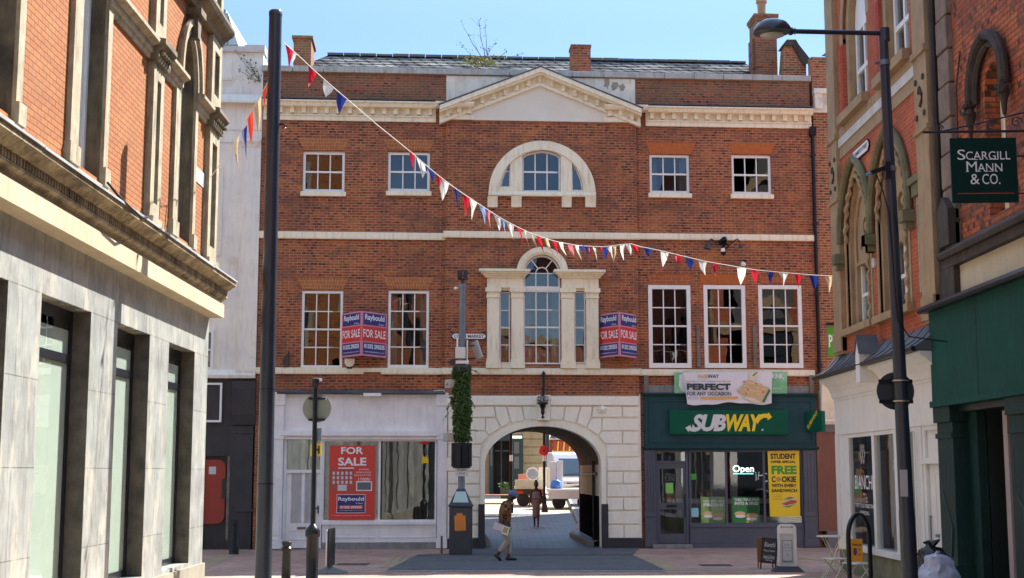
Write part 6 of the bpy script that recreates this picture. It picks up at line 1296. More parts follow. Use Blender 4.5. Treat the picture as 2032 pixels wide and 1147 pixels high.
# swan-neck lamps and cameras
for (x, s, lbl) in ((1406, 1, 'black swan-neck lamp left of the wall cameras'), (1476, -1, 'black swan-neck lamp right of the wall cameras')):
    r = wt('swan_neck_lamp', lbl, 'wall lamp', x, 500, 0, 'swan-neck lamps'); xx = lambda px, py, d: (P(px, py, d)[0], d, P(px, py, d)[1]); pts = [xx(1437,484,-.04), xx(1437-s*12,485,-.3), xx(1437-s*20,478,-.4), xx(1437-s*26,474,-.45), xx(1437-s*31,479,-.45), xx(1437-s*32,487,-.45)]
    m = MB(F); m.tube(pts, .018, 6); m.build('arm', BLKG, r); q = pts[-1]; m = MB(F); m.lathe([(.03,.10),(.05,.06),(.11,-.10),(.10,-.10),(.001,-.02)] if s > 0 else [(.02,.06),(.03,.03),(.08,-.07),(.07,-.07),(.001,-.02)], q, 14, Matrix.Rotation(math.radians(18*s), 4, 'Y')); m.build('shade', POLE, r, smooth=True)
r = wt('security_camera', 'dome camera cluster with cables under the upper string course, right bay', 'camera', 1436, 505); m = MB(F); p = P(1434,500,-.25)
m.bar((p[0]-.02, 0, P(1437,482)[1]), (p[0]+.1, -.2, P(1437,475)[1]), .10); m.bar((p[0]+.15, 0, p[1]+.32), (p[0]-.02, -.25, p[1]+.08), .05); m.tube([(p[0]+.15,-.02,p[1]+.38),(p[0]+.05,-.2,p[1]+.24),(p[0]+.22,-.1,p[1]+.2),(p[0]+.1,-.02,p[1]+.1)], .02, 5); m.build('bracket', BLKG, r)
m = MB(F); m.box(p[0]-.05, p[0]+.05, -.33, -.22, p[1]+.0, p[1]+.10); m.build('housing', WHT, r); m = MB(F); m.lathe([(.001,-.10),(.06,-.08),(.08,-.02),(.08,.0),(.001,.0)], (p[0]+.02, -.25, p[1]), 12); m.build('dome', BLKG, r, smooth=True)
r = wt('security_camera', 'small white and black camera low on the brick above the middle right window', 'camera', 1475, 525); p = P(1475,524,-.15); m = MB(F); m.lathe([(.06,-.0),(.08,.05),(.05,.12),(.02,.14)], (p[0], -.15, p[1]-.06), 12); m.bar((p[0]+.05, 0, p[1]+.05), (p[0], -.15, p[1]+.04), .05); m.build('housing', WHT, r, smooth=True)
m = MB(F); m.lathe([(.001,-.06),(.05,-.04),(.07,0),(.001,0)], (p[0]+.04, -.17, p[1]+.10), 12); m.build('dome', BLKG, r, smooth=True)
# cctv box cameras on the white stone by the ivy pole are built with the pole
# ---------------- sandwich shop signs
r = wt('shop_sign', 'green fascia sign reading SUBWAY in white and yellow italic letters', 'sign', 1445, 862, -.2); m = MB(F); A = fbox(m, 1328, 814, 1564, 862, -.26, -.14); m.build('board', SIGNG, r, bevel=.006)
d = -.265; m = MB(F)
def bold_letters(m, s, x0, y0, x1, y1, d, sh=.28, bo=.045, sp=.92): fwrite(m, s, x0, y0, x1, y1, d, bold=bo, shear=sh, space=sp)
bold_letters(m, 'SUB', 1372, 822, 1441, 856, d); ar = lambda pts, m: m.poly([tuple(P(x, y, d)) for x, y in pts][::-1], d-.001, d)
ar([(1360,849),(1370,843),(1371,848),(1378,850),(1384,851),(1380,857),(1372,856),(1367,854),(1367,858)], m); m.build('white_lettering', flat('sign_silver_white', (.60,.62,.63), .4), r, fix=False)
m = MB(F); bold_letters(m, 'WAY', 1441, 822, 1513, 856, d); ar([(1500,834),(1505,826),(1514,821),(1524,821),(1525,818),(1532,828),(1523,834),(1523,829),(1515,829),(1508,834),(1503,842)], m); m.build('yellow_lettering', YEL, r, fix=False)
m = MB(F); u, z = P(1513,853,d); m.lathe([(.001,0),(.028,0),(.028,.002),(.001,.002)], (u, d, z), 12, Matrix.Rotation(math.pi/2, 4, 'X')); m.build('registered_mark', GRYT, r)
r = wt('projecting_sign', 'small green projecting sign with slanted lettering at right end of the sandwich shop fascia', 'sign', 1600, 855, -.2); cu = P(1601,835,-.16)[0]; zb_, zt_ = P(1600,857,-.4)[1], P(1600,816,-.4)[1]
W = F.M @ Matrix.Translation((cu+.02, -.15, 0)) @ Matrix.Rotation(math.radians(-62), 4, 'Z'); m = MB(W); m.box(0, .62, -.07, .07, zb_, zt_); o = m.build('board', SIGNG, r, bevel=.01)
m = MB(W @ Matrix.Rotation(math.pi, 4, 'Z')); hh_ = zt_-zb_; 
vs, fs = glyphs('SUBWAY', .03, .2); k = .64/ (max(v.x for v in vs)); t = math.radians(48); c_, s_ = math.cos(t), math.sin(t)
m = MB(W); m.add([(.10+(v.x*k)*c_*.95-(v.y*k*1.4)*s_*.6, -.074, zb_+.07+(v.x*k)*s_*.98+(v.y*k*1.4)*c_*.6) for v in vs], fs); m.build('lettering', YEL, r, fix=False)
# banners above
def banner(name, lbl, px, mt, d, th=.012, wave=.02, grid=(26, 8)):
    """hanging vinyl: a quad of photo corners with creases"""
    m = MB(F); nx, ny = grid; (x0, y0), (x1, y1), (x2, y2), (x3, y3) = px; vs = []
    for j in range(ny+1):
        for i in range(nx+1):
            s, t = i/nx, j/ny; x = (x0*(1-s)+x1*s)*(1-t)+(x3*(1-s)+x2*s)*t; y = (y0*(1-s)+y1*s)*(1-t)+(y3*(1-s)+y2*s)*t
            if j == ny: y += 2.2*math.sin(s*9)+1.0*math.sin(s*23)
            u, z = P(x, y, d); vs.append((u, d+wave*(math.sin(s*14+t*2)*.5+math.sin(s*31+t*5)*.25)*(.3+t), z))
    m.add(vs, [(j*(nx+1)+i, j*(nx+1)+i+1, (j+1)*(nx+1)+i+1, (j+1)*(nx+1)+i) for j in range(ny) for i in range(nx)])
    return m
r = wt('banner', 'green banner hanging behind the white one, its left and right ends showing', 'banner', 1450, 783, -.12); m = banner('b', '', [(1338,739),(1562,738),(1562,783),(1338,783)], 0, -.13, wave=.01); m.build('cloth', mat('vinyl_green', (.12,.44,.19), .4, c2=(.32,.62,.40), sc=1.8), r, fix=False, smooth=True)
m = MB(F); fwrite(m, 'USED DRINK,', 1498, 741, 1556, 753, -.145, bold=.02); fwrite(m, 'FREE', 1510, 755, 1530, 764, -.145, bold=.02); fwrite(m, 'Subway', 1534, 769, 1550, 772, -.145); m.poly([tuple(P(x, y, -.145)) for x, y in ((1348,745),(1357,740),(1360,760),(1360,780),(1352,775),(1347,765))][::-1], -.147, -.145); m.build('lettering', WHT, r, fix=False)
r = wt('banner', 'white PERFECT FOR ANY OCCASION banner with boxed sandwiches, drooping over the shop fascia', 'banner', 1445, 800, -.3); m = banner('b', '', [(1356,739),(1532,737),(1531,800),(1364,802)], 0, -.29, wave=.015); m.build('cloth', mat('vinyl_white', (.72,.72,.76), .35, c2=(.66,.66,.71), sc=1.2), r, fix=False, smooth=True)
d = -.325; m = MB(F); fwrite(m, 'PERFECT', 1363, 761, 1450, 774, d, bold=.05); fwrite(m, 'FOR ANY OCCASION', 1363.5, 777, 1451, 785, d, bold=.02); fwrite(m, 'WAY', 1404, 743, 1427, 750, d, bold=.02); fwrite(m, 'ENJOY A TASTY SUBWAY PLATTER', 1371, 755.5, 1440, 758.5, d); fwrite(m, 'SUBWAY CATERING', 1364, 788.5, 1386, 790, d); fwrite(m, 'order at the counter', 1366, 791, 1386, 792.5, d); m.build('lettering', flat('print_charcoal', (.02,.035,.05), .5), r, fix=False)
m = MB(F); fwrite(m, 'SUB', 1385, 743, 1404, 750, d, bold=.02); m.poly([tuple(P(x, y, d)) for x, y in ((1361,756),(1369,756),(1369,758),(1361,758))][::-1], d-.001, d); m.poly([tuple(P(x, y, d)) for x, y in ((1442,756),(1450,756),(1450,758),(1442,758))][::-1], d-.001, d); m.poly([tuple(P(x, y, d)) for x, y in ((1390,788),(1461,787),(1461,785.5),(1466,789),(1461,792.5),(1461,791.5),(1390,792))][::-1], d-.001, d); m.build('orange_print', flat('print_amber', (.68,.36,.08), .5), r, fix=False)
m = MB(F)
def ppoly(m, pts, d): return m.poly([tuple(P(x, y, d)) for x, y in pts][::-1], d-.001, d)
m = MB(F); ppoly(m, [(1462,776),(1484,754),(1526,769),(1516,798),(1496,799)], d); m.build('box_print', flat('print_card', (.55,.40,.24), .5), r, fix=False)
m = MB(F); ppoly(m, [(1486,738),(1505,738),(1498,757),(1487,754)], d); ppoly(m, [(1466,785),(1496,799),(1511,799),(1497,790)], d-.002); m.build('lid_print', flat('print_cream', (.66,.62,.45), .5), r, fix=False)
rn = random.Random(5); cols = [flat('print_bread', (.66,.36,.13), .6), flat('print_bread_pale', (.72,.50,.24), .6), flat('print_meat', (.40,.10,.06), .6), flat('print_leaf', (.10,.26,.06), .6)]
for ci, cm in enumerate(cols):
    m = MB(F)
    for i in range(7):
        for j in range(4):
            if rn.random() < (.45, .35, .14, .18)[ci]:
                s, t = (i+rn.random()*.5)/7.4, (j+rn.random()*.3)/4.2; x = 1472+s*45+t*6; y = 776+s*6-(1-t)*18+t*12; w_ = 6 if ci < 2 else 3; ppoly(m, [(x, y), (x+w_, y+1.6), (x+w_+.6, y-1.6), (x+.8, y-3.2)], d-.003-ci*.001)
    m.build('sandwich_print', cm, r, fix=False)
m = MB(F); ppoly(m, [(1493,745),(1501,738),(1503,739),(1495,747)], d-.003); ppoly(m, [(1512,797),(1526,771),(1529,775),(1517,799)], d-.003); m.build('green_print', flat('print_deep_green', (.03,.17,.05), .5), r, fix=False)
# yellow student poster on the glass
r = wt('poster', 'tall yellow FREE COOKIE student offer poster in the right window of the sandwich shop', 'poster', 1556, 1026, -.04); a = -.045; m = MB(F); m.add([(P(1523,895,a)[0],a,P(1523,895,a)[1]),(P(1586,894,a)[0],a,P(1586,894,a)[1]),(P(1588,1025,a)[0],a,P(1588,1025,a)[1]),(P(1528,1025,a)[0],a,P(1528,1025,a)[1])], [(0,3,2,1)]); m.build('sheet', YEL, r, fix=False)
a = -.049; m = MB(F); 
for s, x0, y0, x1, y1 in (('STUDENT',1529,900,1579,911), ('OFFER SPECIAL',1529,914,1579,919), ('C',1531,945,1539,957), ('OKIE',1551,945,1580,957), ('WITH EVERY',1531,960,1581,967), ('SANDWICH',1531,970,1582,977)): fwrite(m, s, x0, y0, x1, y1, a, bold=.045)
for k in range(4): fwrite(m, 'terms and conditions apply', 1532, 981+k*3.2, 1552, 982.8+k*3.2, a)
m.build('black_lettering', INK, r, fix=False); m = MB(F); fwrite(m, 'FREE', 1531, 924, 1581, 941, a, bold=.05); m.build('green_lettering', GRNP, r, fix=False)
m = MB(F); u, z = P(1545,951,a); m.lathe([(.001,0),(.07,0),(.07,.001)], (u, a, z), 14, Matrix.Rotation(math.pi/2, 4, 'X')); m.build('cookie_print', flat('print_cookie', (.50,.26,.06), .5), r)
m = MB(F); ppoly(m, [(1549,1002),(1556,988),(1572,984),(1583,990),(1584,998),(1568,1006),(1552,1008)], a); m.build('sandwich_print', cols[1], r, fix=False); m = MB(F); ppoly(m, [(1551,1000),(1570,992),(1582,994),(1580,998),(1560,1003)], a-.003); m.build('filling_print', cols[2], r, fix=False); m = MB(F); ppoly(m, [(1554,992),(1566,986),(1576,987),(1570,990)], a-.003); ppoly(m, [(1553,1005),(1568,1003),(1580,999),(1566,1007)], a-.003); m.build('leaf_print', cols[3], r, fix=False)
def wposter(lbl, px, base, title, ttl2, y, yellow=None):
    r = wt('poster', lbl, 'poster', (px[0]+px[2])/2, px[3], -.04); a = .055; a = -.003
    m = MB(F); q = F.R(*px, .005); m.box(q[0], q[1], .006, .008, q[2], q[3]); m.build('sheet', base, r)
    a = .003; m = MB(F); fwrite(m, title, px[0]+4, y, px[2]-2, y+5, a, bold=.03); 
    if ttl2: fwrite(m, ttl2, px[0]+5, y+6.5, px[2]-3, y+13, a, bold=.04)
    m.build('lettering', WHT, r, fix=False)
    w_ = px[2]-px[0]; cx_ = px[0]+w_*.5; cy_ = px[3]-(px[3]-px[1])*.36
    for k, (dx, dy, rx, ry, cm) in enumerate(((-w_*.22, -1, w_*.2, 5, cols[1]), (w_*.22, 3, w_*.22, 6, cols[0]), (w_*.2, 9, w_*.2, 3, WHT), (-w_*.2, 4, w_*.19, 3, WHT))):
        m = MB(F); ppoly(m, [(cx_+dx+rx*math.cos(t*math.pi/6), cy_+dy+ry*math.sin(t*math.pi/6)) for t in range(12)], .002-k*.001 if False else .004-.0005*k); m.build('food_print', cm, r, fix=False)
    if yellow: m = MB(F); fwrite(m, yellow, px[0]+w_*.5, px[3]-8, px[2]-6, px[3]-3, a, bold=.06); m.build('price_print', YEL, r, fix=False)
wposter('green GO BIG ON FRESH window poster with a bowl, nearest the shop door', (1391,986,1439,1040), mat('print_green_fade', (.16,.34,.07), .5, c2=(.34,.50,.16), sc=5), 'GO BIG ON', 'FRESH?', 992)
wposter('green INTO A SPUD window poster with two filled potatoes', (1453,986,1508,1040), flat('print_green_deep', (.03,.20,.05), .5), 'TURN YOUR FAVE', 'INTO A SPUD', 989, '£1*')
r = wt('neon_sign', 'glowing Open sign hanging inside the sandwich shop window', 'neon sign', 1474, 941, .2); m = MB(F); fwrite(m, 'Open', 1454, 923, 1496, 941, .06, bold=.012); m.build('letters', emit('neon_white', (.9,1,1), .7), r, fix=False); m = MB(F); q = F.R(1455,939,1495,941,.06); m.box(q[0], q[1], .055, .06, q[2], q[3]); m.build('underline', emit('neon_teal', (.2,.95,.8), .5), r)
r = wt('window_sticker', 'small pale blue round-cornered sticker in the shop window beside the door', 'sticker', 1376, 1018, .0); m = MB(F); q = F.R(1369,1008,1386,1026,.0); m.box(q[0], q[1], -.002, .004, q[2], q[3]); m.build('sheet', flat('sticker_blue', (.25,.55,.62), .5), r)
r = wt('window_sticker', 'green rectangular sticker high in the shop window beside the door', 'sticker', 1376, 950, .0); m = MB(F); q = F.R(1367,940,1382,952,.0); m.box(q[0], q[1], -.002, .004, q[2], q[3]); m.build('sheet', GRNP, r)
r = wt('window_sticker', 'lime green notice on the glass of the sandwich shop door', 'sticker', 1328, 975, .0); m = MB(F); q = F.R(1321,958,1336,979,.015); m.box(q[0], q[1], .015, .018, q[2], q[3]); m.build('sheet', flat('sticker_lime', (.22,.55,.12), .5), r)
# counter glimpsed inside
r = thing_f(F, 'shop_counter', 'pale serving counter behind the sandwich shop glass', 'counter', 6.3, 2.5, .1); m = MB(F); m.box(4.9, 8.3, 2.2, 2.9, .1, 1.15); m.build('base', WOOD, r); m = MB(F); m.box(4.85, 8.35, 2.15, 2.95, 1.15, 1.28); m.build('worktop', WHT, r)
# for sale poster in the vacant shop
r = wt('poster', 'large red FOR SALE poster in the window of the vacant white shop', 'poster', 699, 1030, -.02); m = MB(F); A = fbox(m, 653, 884, 744, 1032, -.02, -.004); m.build('sheet', mat('print_red', (.62,.045,.03), .4, c2=(.56,.04,.028), sc=1), r)
a = -.024; m = MB(F)
for s, x0, y0, x1, y1 in (('FOR',677,887,721,901), ('SALE',671,908,727,924)): fwrite(m, s, x0, y0, x1, y1, a, bold=.025)
for s, x0, y0, x1, y1 in (('3 FLOORS',712,930,732,933), ('RETAIL/OFFICES',707,936,736,939), ('Basement & Cellar',703,941,737,944), ('1700ft²',711,948,736,954), ('Contact: www.raybouldandsons.co.uk',658,1022,736,1024)): fwrite(m, s, x0, y0, x1, y1, a)
q = F.R(671,928,703,930,a); m.box(q[0], q[1], a, a+.002, q[2], q[3]); q = F.R(707,955,738,974,a); m.box(q[0], q[1], a, a+.002, q[2], q[3]); q = F.R(668,981,725,1018,a); m.box(q[0], q[1], a, a+.002, q[2], q[3]); m.build('white_print', WHT, r, fix=False)
m = MB(F); a = -.027; q = F.R(669,982,724,1017,a); m.box(q[0], q[1], a, a+.002, q[2], q[3]); m.build('navy_print', NAVY, r); m = MB(F); a = -.03; q = F.R(672,1003,721,1010,a); m.box(q[0], q[1], a, a+.002, q[2], q[3]); m.build('red_band_print', RED, r); m = MB(F); a = -.033; fwrite(m, 'Raybould', 671, 986, 722, 996, a, bold=.02); fwrite(m, '& Sons', 706, 997, 720, 1000, a); fwrite(m, '01332 295555', 675, 1004, 718, 1009, a, bold=.03); fwrite(m, 'www.raybouldandsons.co.uk', 673, 1012, 720, 1014, a); m.build('lettering', WHT, r, fix=False)
a = -.027; m = MB(F); q = F.R(655,931,702,974,a); m.box(q[0], q[1], a, a+.002, q[2], q[3]); m.build('house_print', flat('print_brick_photo', (.42,.07,.045), .5), r)
m = MB(F); a = -.030
for i in range(5):
    for j in range(3): q = F.R(660+i*8.5,936+j*9,664.5+i*8.5,942+j*9,a); m.box(q[0], q[1], a, a+.002, q[2], q[3])
q = F.R(670,962,688,974,a); m.box(q[0], q[1], a, a+.002, q[2], q[3]); m.build('house_window_print', GRYT, r)
m = MB(F); a = -.030; q = F.R(709,957,736,972,a); m.box(q[0], q[1], a, a+.002, q[2], q[3]); m.build('room_print', flat('print_photo_grey', (.12,.12,.14), .5), r)
# ---------------- pharmacy-green sign beyond the gothic corner
p = at(1652, 685, 33.); r = thing('projecting_sign', 'green projecting sign with the white letters PP, half hidden by the gothic corner pier', 'sign', (p.x, 33., at(1652,705,33).z)); W = Matrix.Translation((at(1643,680,33).x, 33, 0)); z0, z1 = at(1652,707,33).z, at(1652,648,33).z
m = MB(W); m.box(0, .62, 0, .10, z0, z1); o = m.build('board', flat('sign_leaf_green', (.07,.33,.035), .4), r, bevel=.01); m = MB(W); write(m, 'PP', .02, .21, z0+.22, z1-.2, -.004, bold=.03); m.build('lettering', WHT, o, fix=False); m = MB(W); m.box(-.03, .62, -.06, .16, z1+.03, z1+.09); m.bar((.2, .05, z1), (.9, .6, z1+.05), .04); m.build('bracket', BLKG, r)
# ---------------- hanging sign of the green shop
sgY = 17.6; a = at(1887, 340, sgY); b = at(2016, 340, sgY); zt_, zb_ = at(1950,275,sgY).z, at(1950,403,sgY).z
r = thing('hanging_sign', 'dark green square hanging sign reading SCARGILL MANN & CO. on an iron scroll bracket', 'sign', ((a.x+b.x)/2, sgY, zb_)); W = Matrix.Translation((a.x, sgY, 0)) @ Matrix.Rotation(math.radians(-3), 4, 'Z'); L = b.x-a.x
m = MB(W); m.box(0, L, -.02, .02, zb_, zt_); o = m.build('board', mat('sign_dark_green', (.003,.030,.024), .5, spec=.12), r, bevel=.004)
h = zt_-zb_; m = MB(W)
def serif(m, big, small, u0, u1, z0, z1): # small capitals with a larger initial
    n = len(small); wb = (u1-u0)/(n*.80+1.0); write(m, big, u0, u0+wb*1.0, z0, z1, -.024, bold=.0); write(m, small, u0+wb*1.06, u1, z0, z0+(z1-z0)*.80, -.024, bold=.0)
def serifs(m, u0, u1, z0, z1, xs):
    for x in xs: m.box(u0+(u1-u0)*x-.018, u0+(u1-u0)*x+.018, -.0245, -.024, z0-.001, z0+.007)
serif(m, 'S', 'CARGILL', L*.10, L*.90, zb_+h*.66, zb_+h*.82); serifs(m, L*.10, L*.90, zb_+h*.66, 0, (.31,.36,.44,.62,.69,.74,.84,.96)); serif(m, 'M', 'ANN', L*.23, L*.77, zb_+h*.475, zb_+h*.635); serifs(m, L*.23, L*.77, zb_+h*.475, 0, (.02,.30,.36,.56,.66,.83)); write(m, '&', L*.28, L*.42, zb_+h*.28, zb_+h*.44, -.024); write(m, 'CO.', L*.46, L*.73, zb_+h*.28, zb_+h*.44, -.024); m.build('lettering', WHT, o, fix=False)
m = MB(W); m.box(L*.08, L*.93, -.024, -.02, zb_+h*.135, zb_+h*.145); m.build('red_line', RED, o)
m = MB(W); zt2 = zt_+.09; m.box(L+.12, L+.17, -.03, .03, zb_-.1, zt2+.35); m.tube([(-.35, 0, zt2), (L+.15, 0, zt2)], .018, 6); m.tube([(-.15, 0, zt2+.0), (L*.5, 0, zt2+.12), (L+.12, 0, zt2+.25)], .012, 6)
for (c_, z_, rr) in ((-.12, zt2+.05, .05), (L*.62, zt2+.07, .06), (L+.02, zt2+.12, .08)): m.tube([(c_+rr*(1-k/16)*math.cos(k*.7), 0, z_+rr*(1-k/16)*math.sin(k*.7)) for k in range(13)], .010, 5)
for x in (.12, L-.12): m.tube([(x, 0, zt_), (x, 0, zt2)], .008, 5)
for z in (zb_+.12, zb_+h-.25): m.tube([(L, 0, z), (L+.14, 0, z)], .012, 5)
m.tube([(L+.145, 0, zt2+.1), (7.2-a.x, .0, zt2+.1)], .02, 6); m.tube([(L+.145, 0, zb_+.1), (7.2-a.x, .0, zb_+.1)], .02, 6)
m.build('iron_bracket', POLE, r)
# ================================================================== STREET FURNITURE
# tall festoon column on the left
Yp = 22.; t = at(547, 24, Yp); b = at(522, 1147, Yp); bx = b.x+(b.x-t.x)*.05
r = thing('festoon_column', 'tall dark grey tapered steel column in the left foreground, bunting tied near its top', 'lamp post', (bx, Yp, 0))
m = MB(); m.tube([(bx, Yp, 0), (bx, Yp, .02), (bx+(t.x-bx)*.1, Yp, 1.2), (bx+(t.x-bx)*.5, Yp, t.z*.5), (t.x, Yp, t.z)], [.145, .138, .130, .118, .107], 24, cap=True); m.build('shaft', POLE, r, smooth=True)
m = MB(); m.lathe([(.112, t.z-.06), (.112, t.z), (.10, t.z+.02)], (t.x, Yp, 0), 24); m.build('cap', POLE, r, smooth=True)
m = MB(); q = at(560, 247, Yp); m.tube([(q.x-.12, Yp, q.z), (q.x+.03, Yp-.02, q.z), (q.x+.05, Yp, q.z-.05), (q.x, Yp, q.z-.06)], .02, 6); q2 = at(540, 830, Yp); m.build('eye_bolt', BLKG, r); q3 = at(528, 960, Yp); m = MB(); m.lathe([(.136, q3.z-.01), (.136, q3.z+.01)], (bx+(t.x-bx)*q3.z/t.z, Yp, 0), 24); m.lathe([(.131, 3.38), (.131, 3.395)], (bx+(t.x-bx)*3.39/t.z, Yp, 0), 24); m.build('joint_ring', BLKG, r)
POLETOP = at(562, 84, Yp)
# sign post with no entry sign seen from behind
Ys = 26.; p = at(620, 1040, Ys); x = p.x; r = thing('sign_post', 'black signpost with a thick base carrying a round sign seen from behind', 'sign post', (x, Ys, 0)); zt_ = at(627,752,Ys).z; xt = at(627,752,Ys).x; x = (x+xt)/2
z1 = at(620,1040,Ys).z; m = MB(); m.lathe([(.13,0),(.13,.08),(.115,.1),(.115,z1-.25),(.14,z1-.22),(.14,z1-.12),(.10,z1-.06),(.045,z1),(.045,zt_-.16),(.062,zt_-.14),(.075,zt_),(.06,zt_+.01),(.001,zt_+.01)], (x, Ys, 0), 20); m.build('post', BLKG, r, smooth=True)
c = at(629, 810, Ys+.08); rad = (at(657.5,810,Ys).x-at(600.5,810,Ys).x)/2; RX = Matrix.Rotation(math.pi/2, 4, 'X'); RXi = Matrix.Rotation(-math.pi/2, 4, 'X')
m = MB(); m.lathe([(.001,0),(rad*.97,0),(rad,.012),(rad,.022),(.001,.022)], (c.x, Ys+.10, c.z), 40, RX); sg = thing('no_entry_sign', 'round grey-backed no entry sign on the black post in front of the vacant shop', 'road sign', (c.x, Ys+.10, c.z)); m.W = Matrix(); m.build('plate', mat('sign_back_grey', (.21,.235,.205), .5, c2=(.18,.20,.18), sc=5), sg, smooth=True)
m = MB(); m.lathe([(.001,0),(rad*.96,0),(rad*.96,.002),(.001,.002)], (c.x, Ys+.106, c.z), 40, RX); m.W = Matrix(); m.build('red_face', RED, sg); m = MB(); m.box(c.x-rad*.72, c.x+rad*.72, Ys+.107, Ys+.110, c.z-rad*.17, c.z+rad*.17); m.build('white_bar', WHT, sg)
m = MB(); q = at(642,790,Ys); m.box(q.x-.045, q.x+.045, Ys+.075, Ys+.079, q.z-.03, q.z+.03); m.build('sticker', WHT, sg); m = MB(); 
for zz_ in (c.z+.18, c.z-.22): m.box(c.x-.16, c.x+.16, Ys+.05, Ys+.077, zz_-.02, zz_+.02)
m.build('clip', BLKG, sg)
ys_ = thing('zone_plate', 'small yellow plate with a black letter H shape below the round sign', 'road sign', at(628, 905, Ys)); q0 = at(615,905,Ys); q1 = at(637,880,Ys); m = MB(); m.box(q0.x, q1.x, Ys+.06, Ys+.07, q0.z, q1.z); m.build('plate', YEL, ys_); m = MB(); cz_ = (q0.z+q1.z)/2; m.box(q0.x+.04, q1.x-.03, Ys+.055, Ys+.059, cz_-.015, cz_+.015); m.box(q1.x-.06, q1.x-.03, Ys+.055, Ys+.059, cz_-.08, cz_+.08); m.build('marking', INK, ys_); m = MB(); q = at(632,862,Ys); m.box(q.x-.05, q.x+.05, Ys+.05, Ys+.10, q.z-.12, q.z+.12); m.build('fixing_box', POLEG, ys_)
# bollards
def bollard(x, Y, z0, zt_, rr, lbl, kind=0, rx=None):
    r = thing('bollard', lbl, 'bollard', (x, Y, z0)); h = zt_-z0
    if kind == 0: pr_ = [(rr*1.15,0),(rr*1.15,.05),(rr,.08),(rr,h-.20),(rr*1.18,h-.18),(rr*1.18,h-.13),(rr*.85,h-.10),(rr*1.05,h-.06),(rr*1.1,h-.02),(rr*.8,h),(.001,h)]
    else: pr_ = [(rr*1.5,0),(rr*1.5,.14),(rr*1.2,.22),(rr*.95,.28),(rr*.85,h-.16),(rr*1.05,h-.14),(rr*1.05,h-.1),(rr*.8,h-.06),(rr*.7,h-.02),(.001,h)]
    m = MB(); m.lathe([(a_, b_+z0) for a_, b_ in pr_], (x, Y, 0), 20); m.build('post', BLKG, r, smooth=True); return r
q = at(569, 1075, 25); bollard(q.x, 25, 0, at(569,1073,25).z, .085, 'black bollard in the sunlight between the column and the signpost')
q = ground(464, 1100); bollard(q.x, q.y, 0, at(464,1030,q.y).z, .085, 'black bollard in front of the derelict black shopfront', 1)
q = ground(1224, 1087); bollard(q.x, q.y, 0, at(1224,1015,q.y).z, .065, 'slim black bollard against the white stone right of the arch', 1)
q = ground(480, 1086); m = MB(); Y = q.y; a = at(466,1050,Y).x; b = at(500,1050,Y).x; zt_ = at(480,1024,Y).z; m.box(a, b, Y, Y+.4, 0, zt_-.06); m.box(a-.03, b+.03, Y-.03, Y+.43, zt_-.06, zt_); m.box(a+.05, b-.05, Y-.02, Y, .3, zt_-.2); m.box(a+.05, b-.05, Y-.03, Y, zt_-.18, zt_-.12); m.top('litter_bin', BLK, 'squat black bin against the black shopfront behind the bollard', 'bin', bevel=.015)
# thin swing board seen edge on
q = ground(654, 1137); X, Y = q.x, q.y; r = thing('swing_board', 'pavement sign seen almost edge-on, on a grey moulded base near the signpost', 'pavement sign', (X, Y, 0)); z1 = at(655,1048,Y).z
W = Matrix.Translation((X, Y, 0)) @ Matrix.Rotation(math.radians(86), 4, 'Z'); m = MB(W); m.box(-.33, .33, -.045, -.015, .14, z1); m.build('panel', BLKG, r, bevel=.01); m = MB(W); m.box(-.30, .30, .0, .03, .16, z1-.03); m.build('poster_face', GRYT, r); m = MB(W); m.lathe([(.33,0),(.32,.03),(.10,.10),(.05,.14),(.001,.14)], (0, 0, 0), 20); m.v = [(x_*1.2, y_*1.15, z_) for x_, y_, z_ in m.v]; m.build('base', mat('rubber_grey', (.15,.16,.15), .6), r, smooth=True)
# ---------------- sensor pole with ivy, planter and bin
q = ground(915, 1100); X, Y = q.x, q.y; zz = lambda y: at(916, y, Y).z; sp = thing('smart_pole', 'grey pole wrapped in ivy with cameras above and a litter bin below', 'pole', (X, Y, 0))
m = MB(); m.lathe([(.085, zz(985)), (.085, zz(930)), (.082, zz(730)), (.075, zz(725)), (.088, zz(715)), (.088, zz(575)), (.10, zz(573)), (.10, zz(566)), (.09, zz(564))], (X, Y, 0), 20); m.build('shaft', POLEG, sp, smooth=True)
m = MB(); rnd = random.Random(2)
m.tube([(X, Y, zz(565)), (X, Y, zz(553))], .04, 8)
for k in range(9): t = rnd.random()*6.28; m.box(X+.09*math.cos(t)-.05, X+.09*math.cos(t)+.05, Y+.07*math.sin(t)-.04, Y+.07*math.sin(t)+.04, zz(rnd.uniform(548, 556)), zz(rnd.uniform(536, 541)))
m.build('camera_head', BLK, sp, bevel=.01)
m = MB(); m.bar((X-.18, Y, zz(571)), (X, Y, zz(571)), .02); m.lathe([(.02,0),(.05,.02),(.05,.06),(.02,.08)], (X-.17, Y, zz(575)), 10); m.build('side_sensor', WHT, sp)
a = at(904,700,Y).x; m = MB(); m.box(a, a+.26, Y-.20, Y-.07, zz(712), zz(690)); m.build('white_box', mat('plastic_white', (.68,.67,.62), .5), sp, bevel=.01); m = MB(); m.box(X-.14, X-.10, Y-.12, Y-.08, zz(712), zz(672)); m.box(X+.12, X+.15, Y-.1, Y-.06, zz(725), zz(675)); m.box(X-.16, X+.17, Y-.12, Y+.1, zz(722), zz(716)); m.build('conduit', WHT, sp)
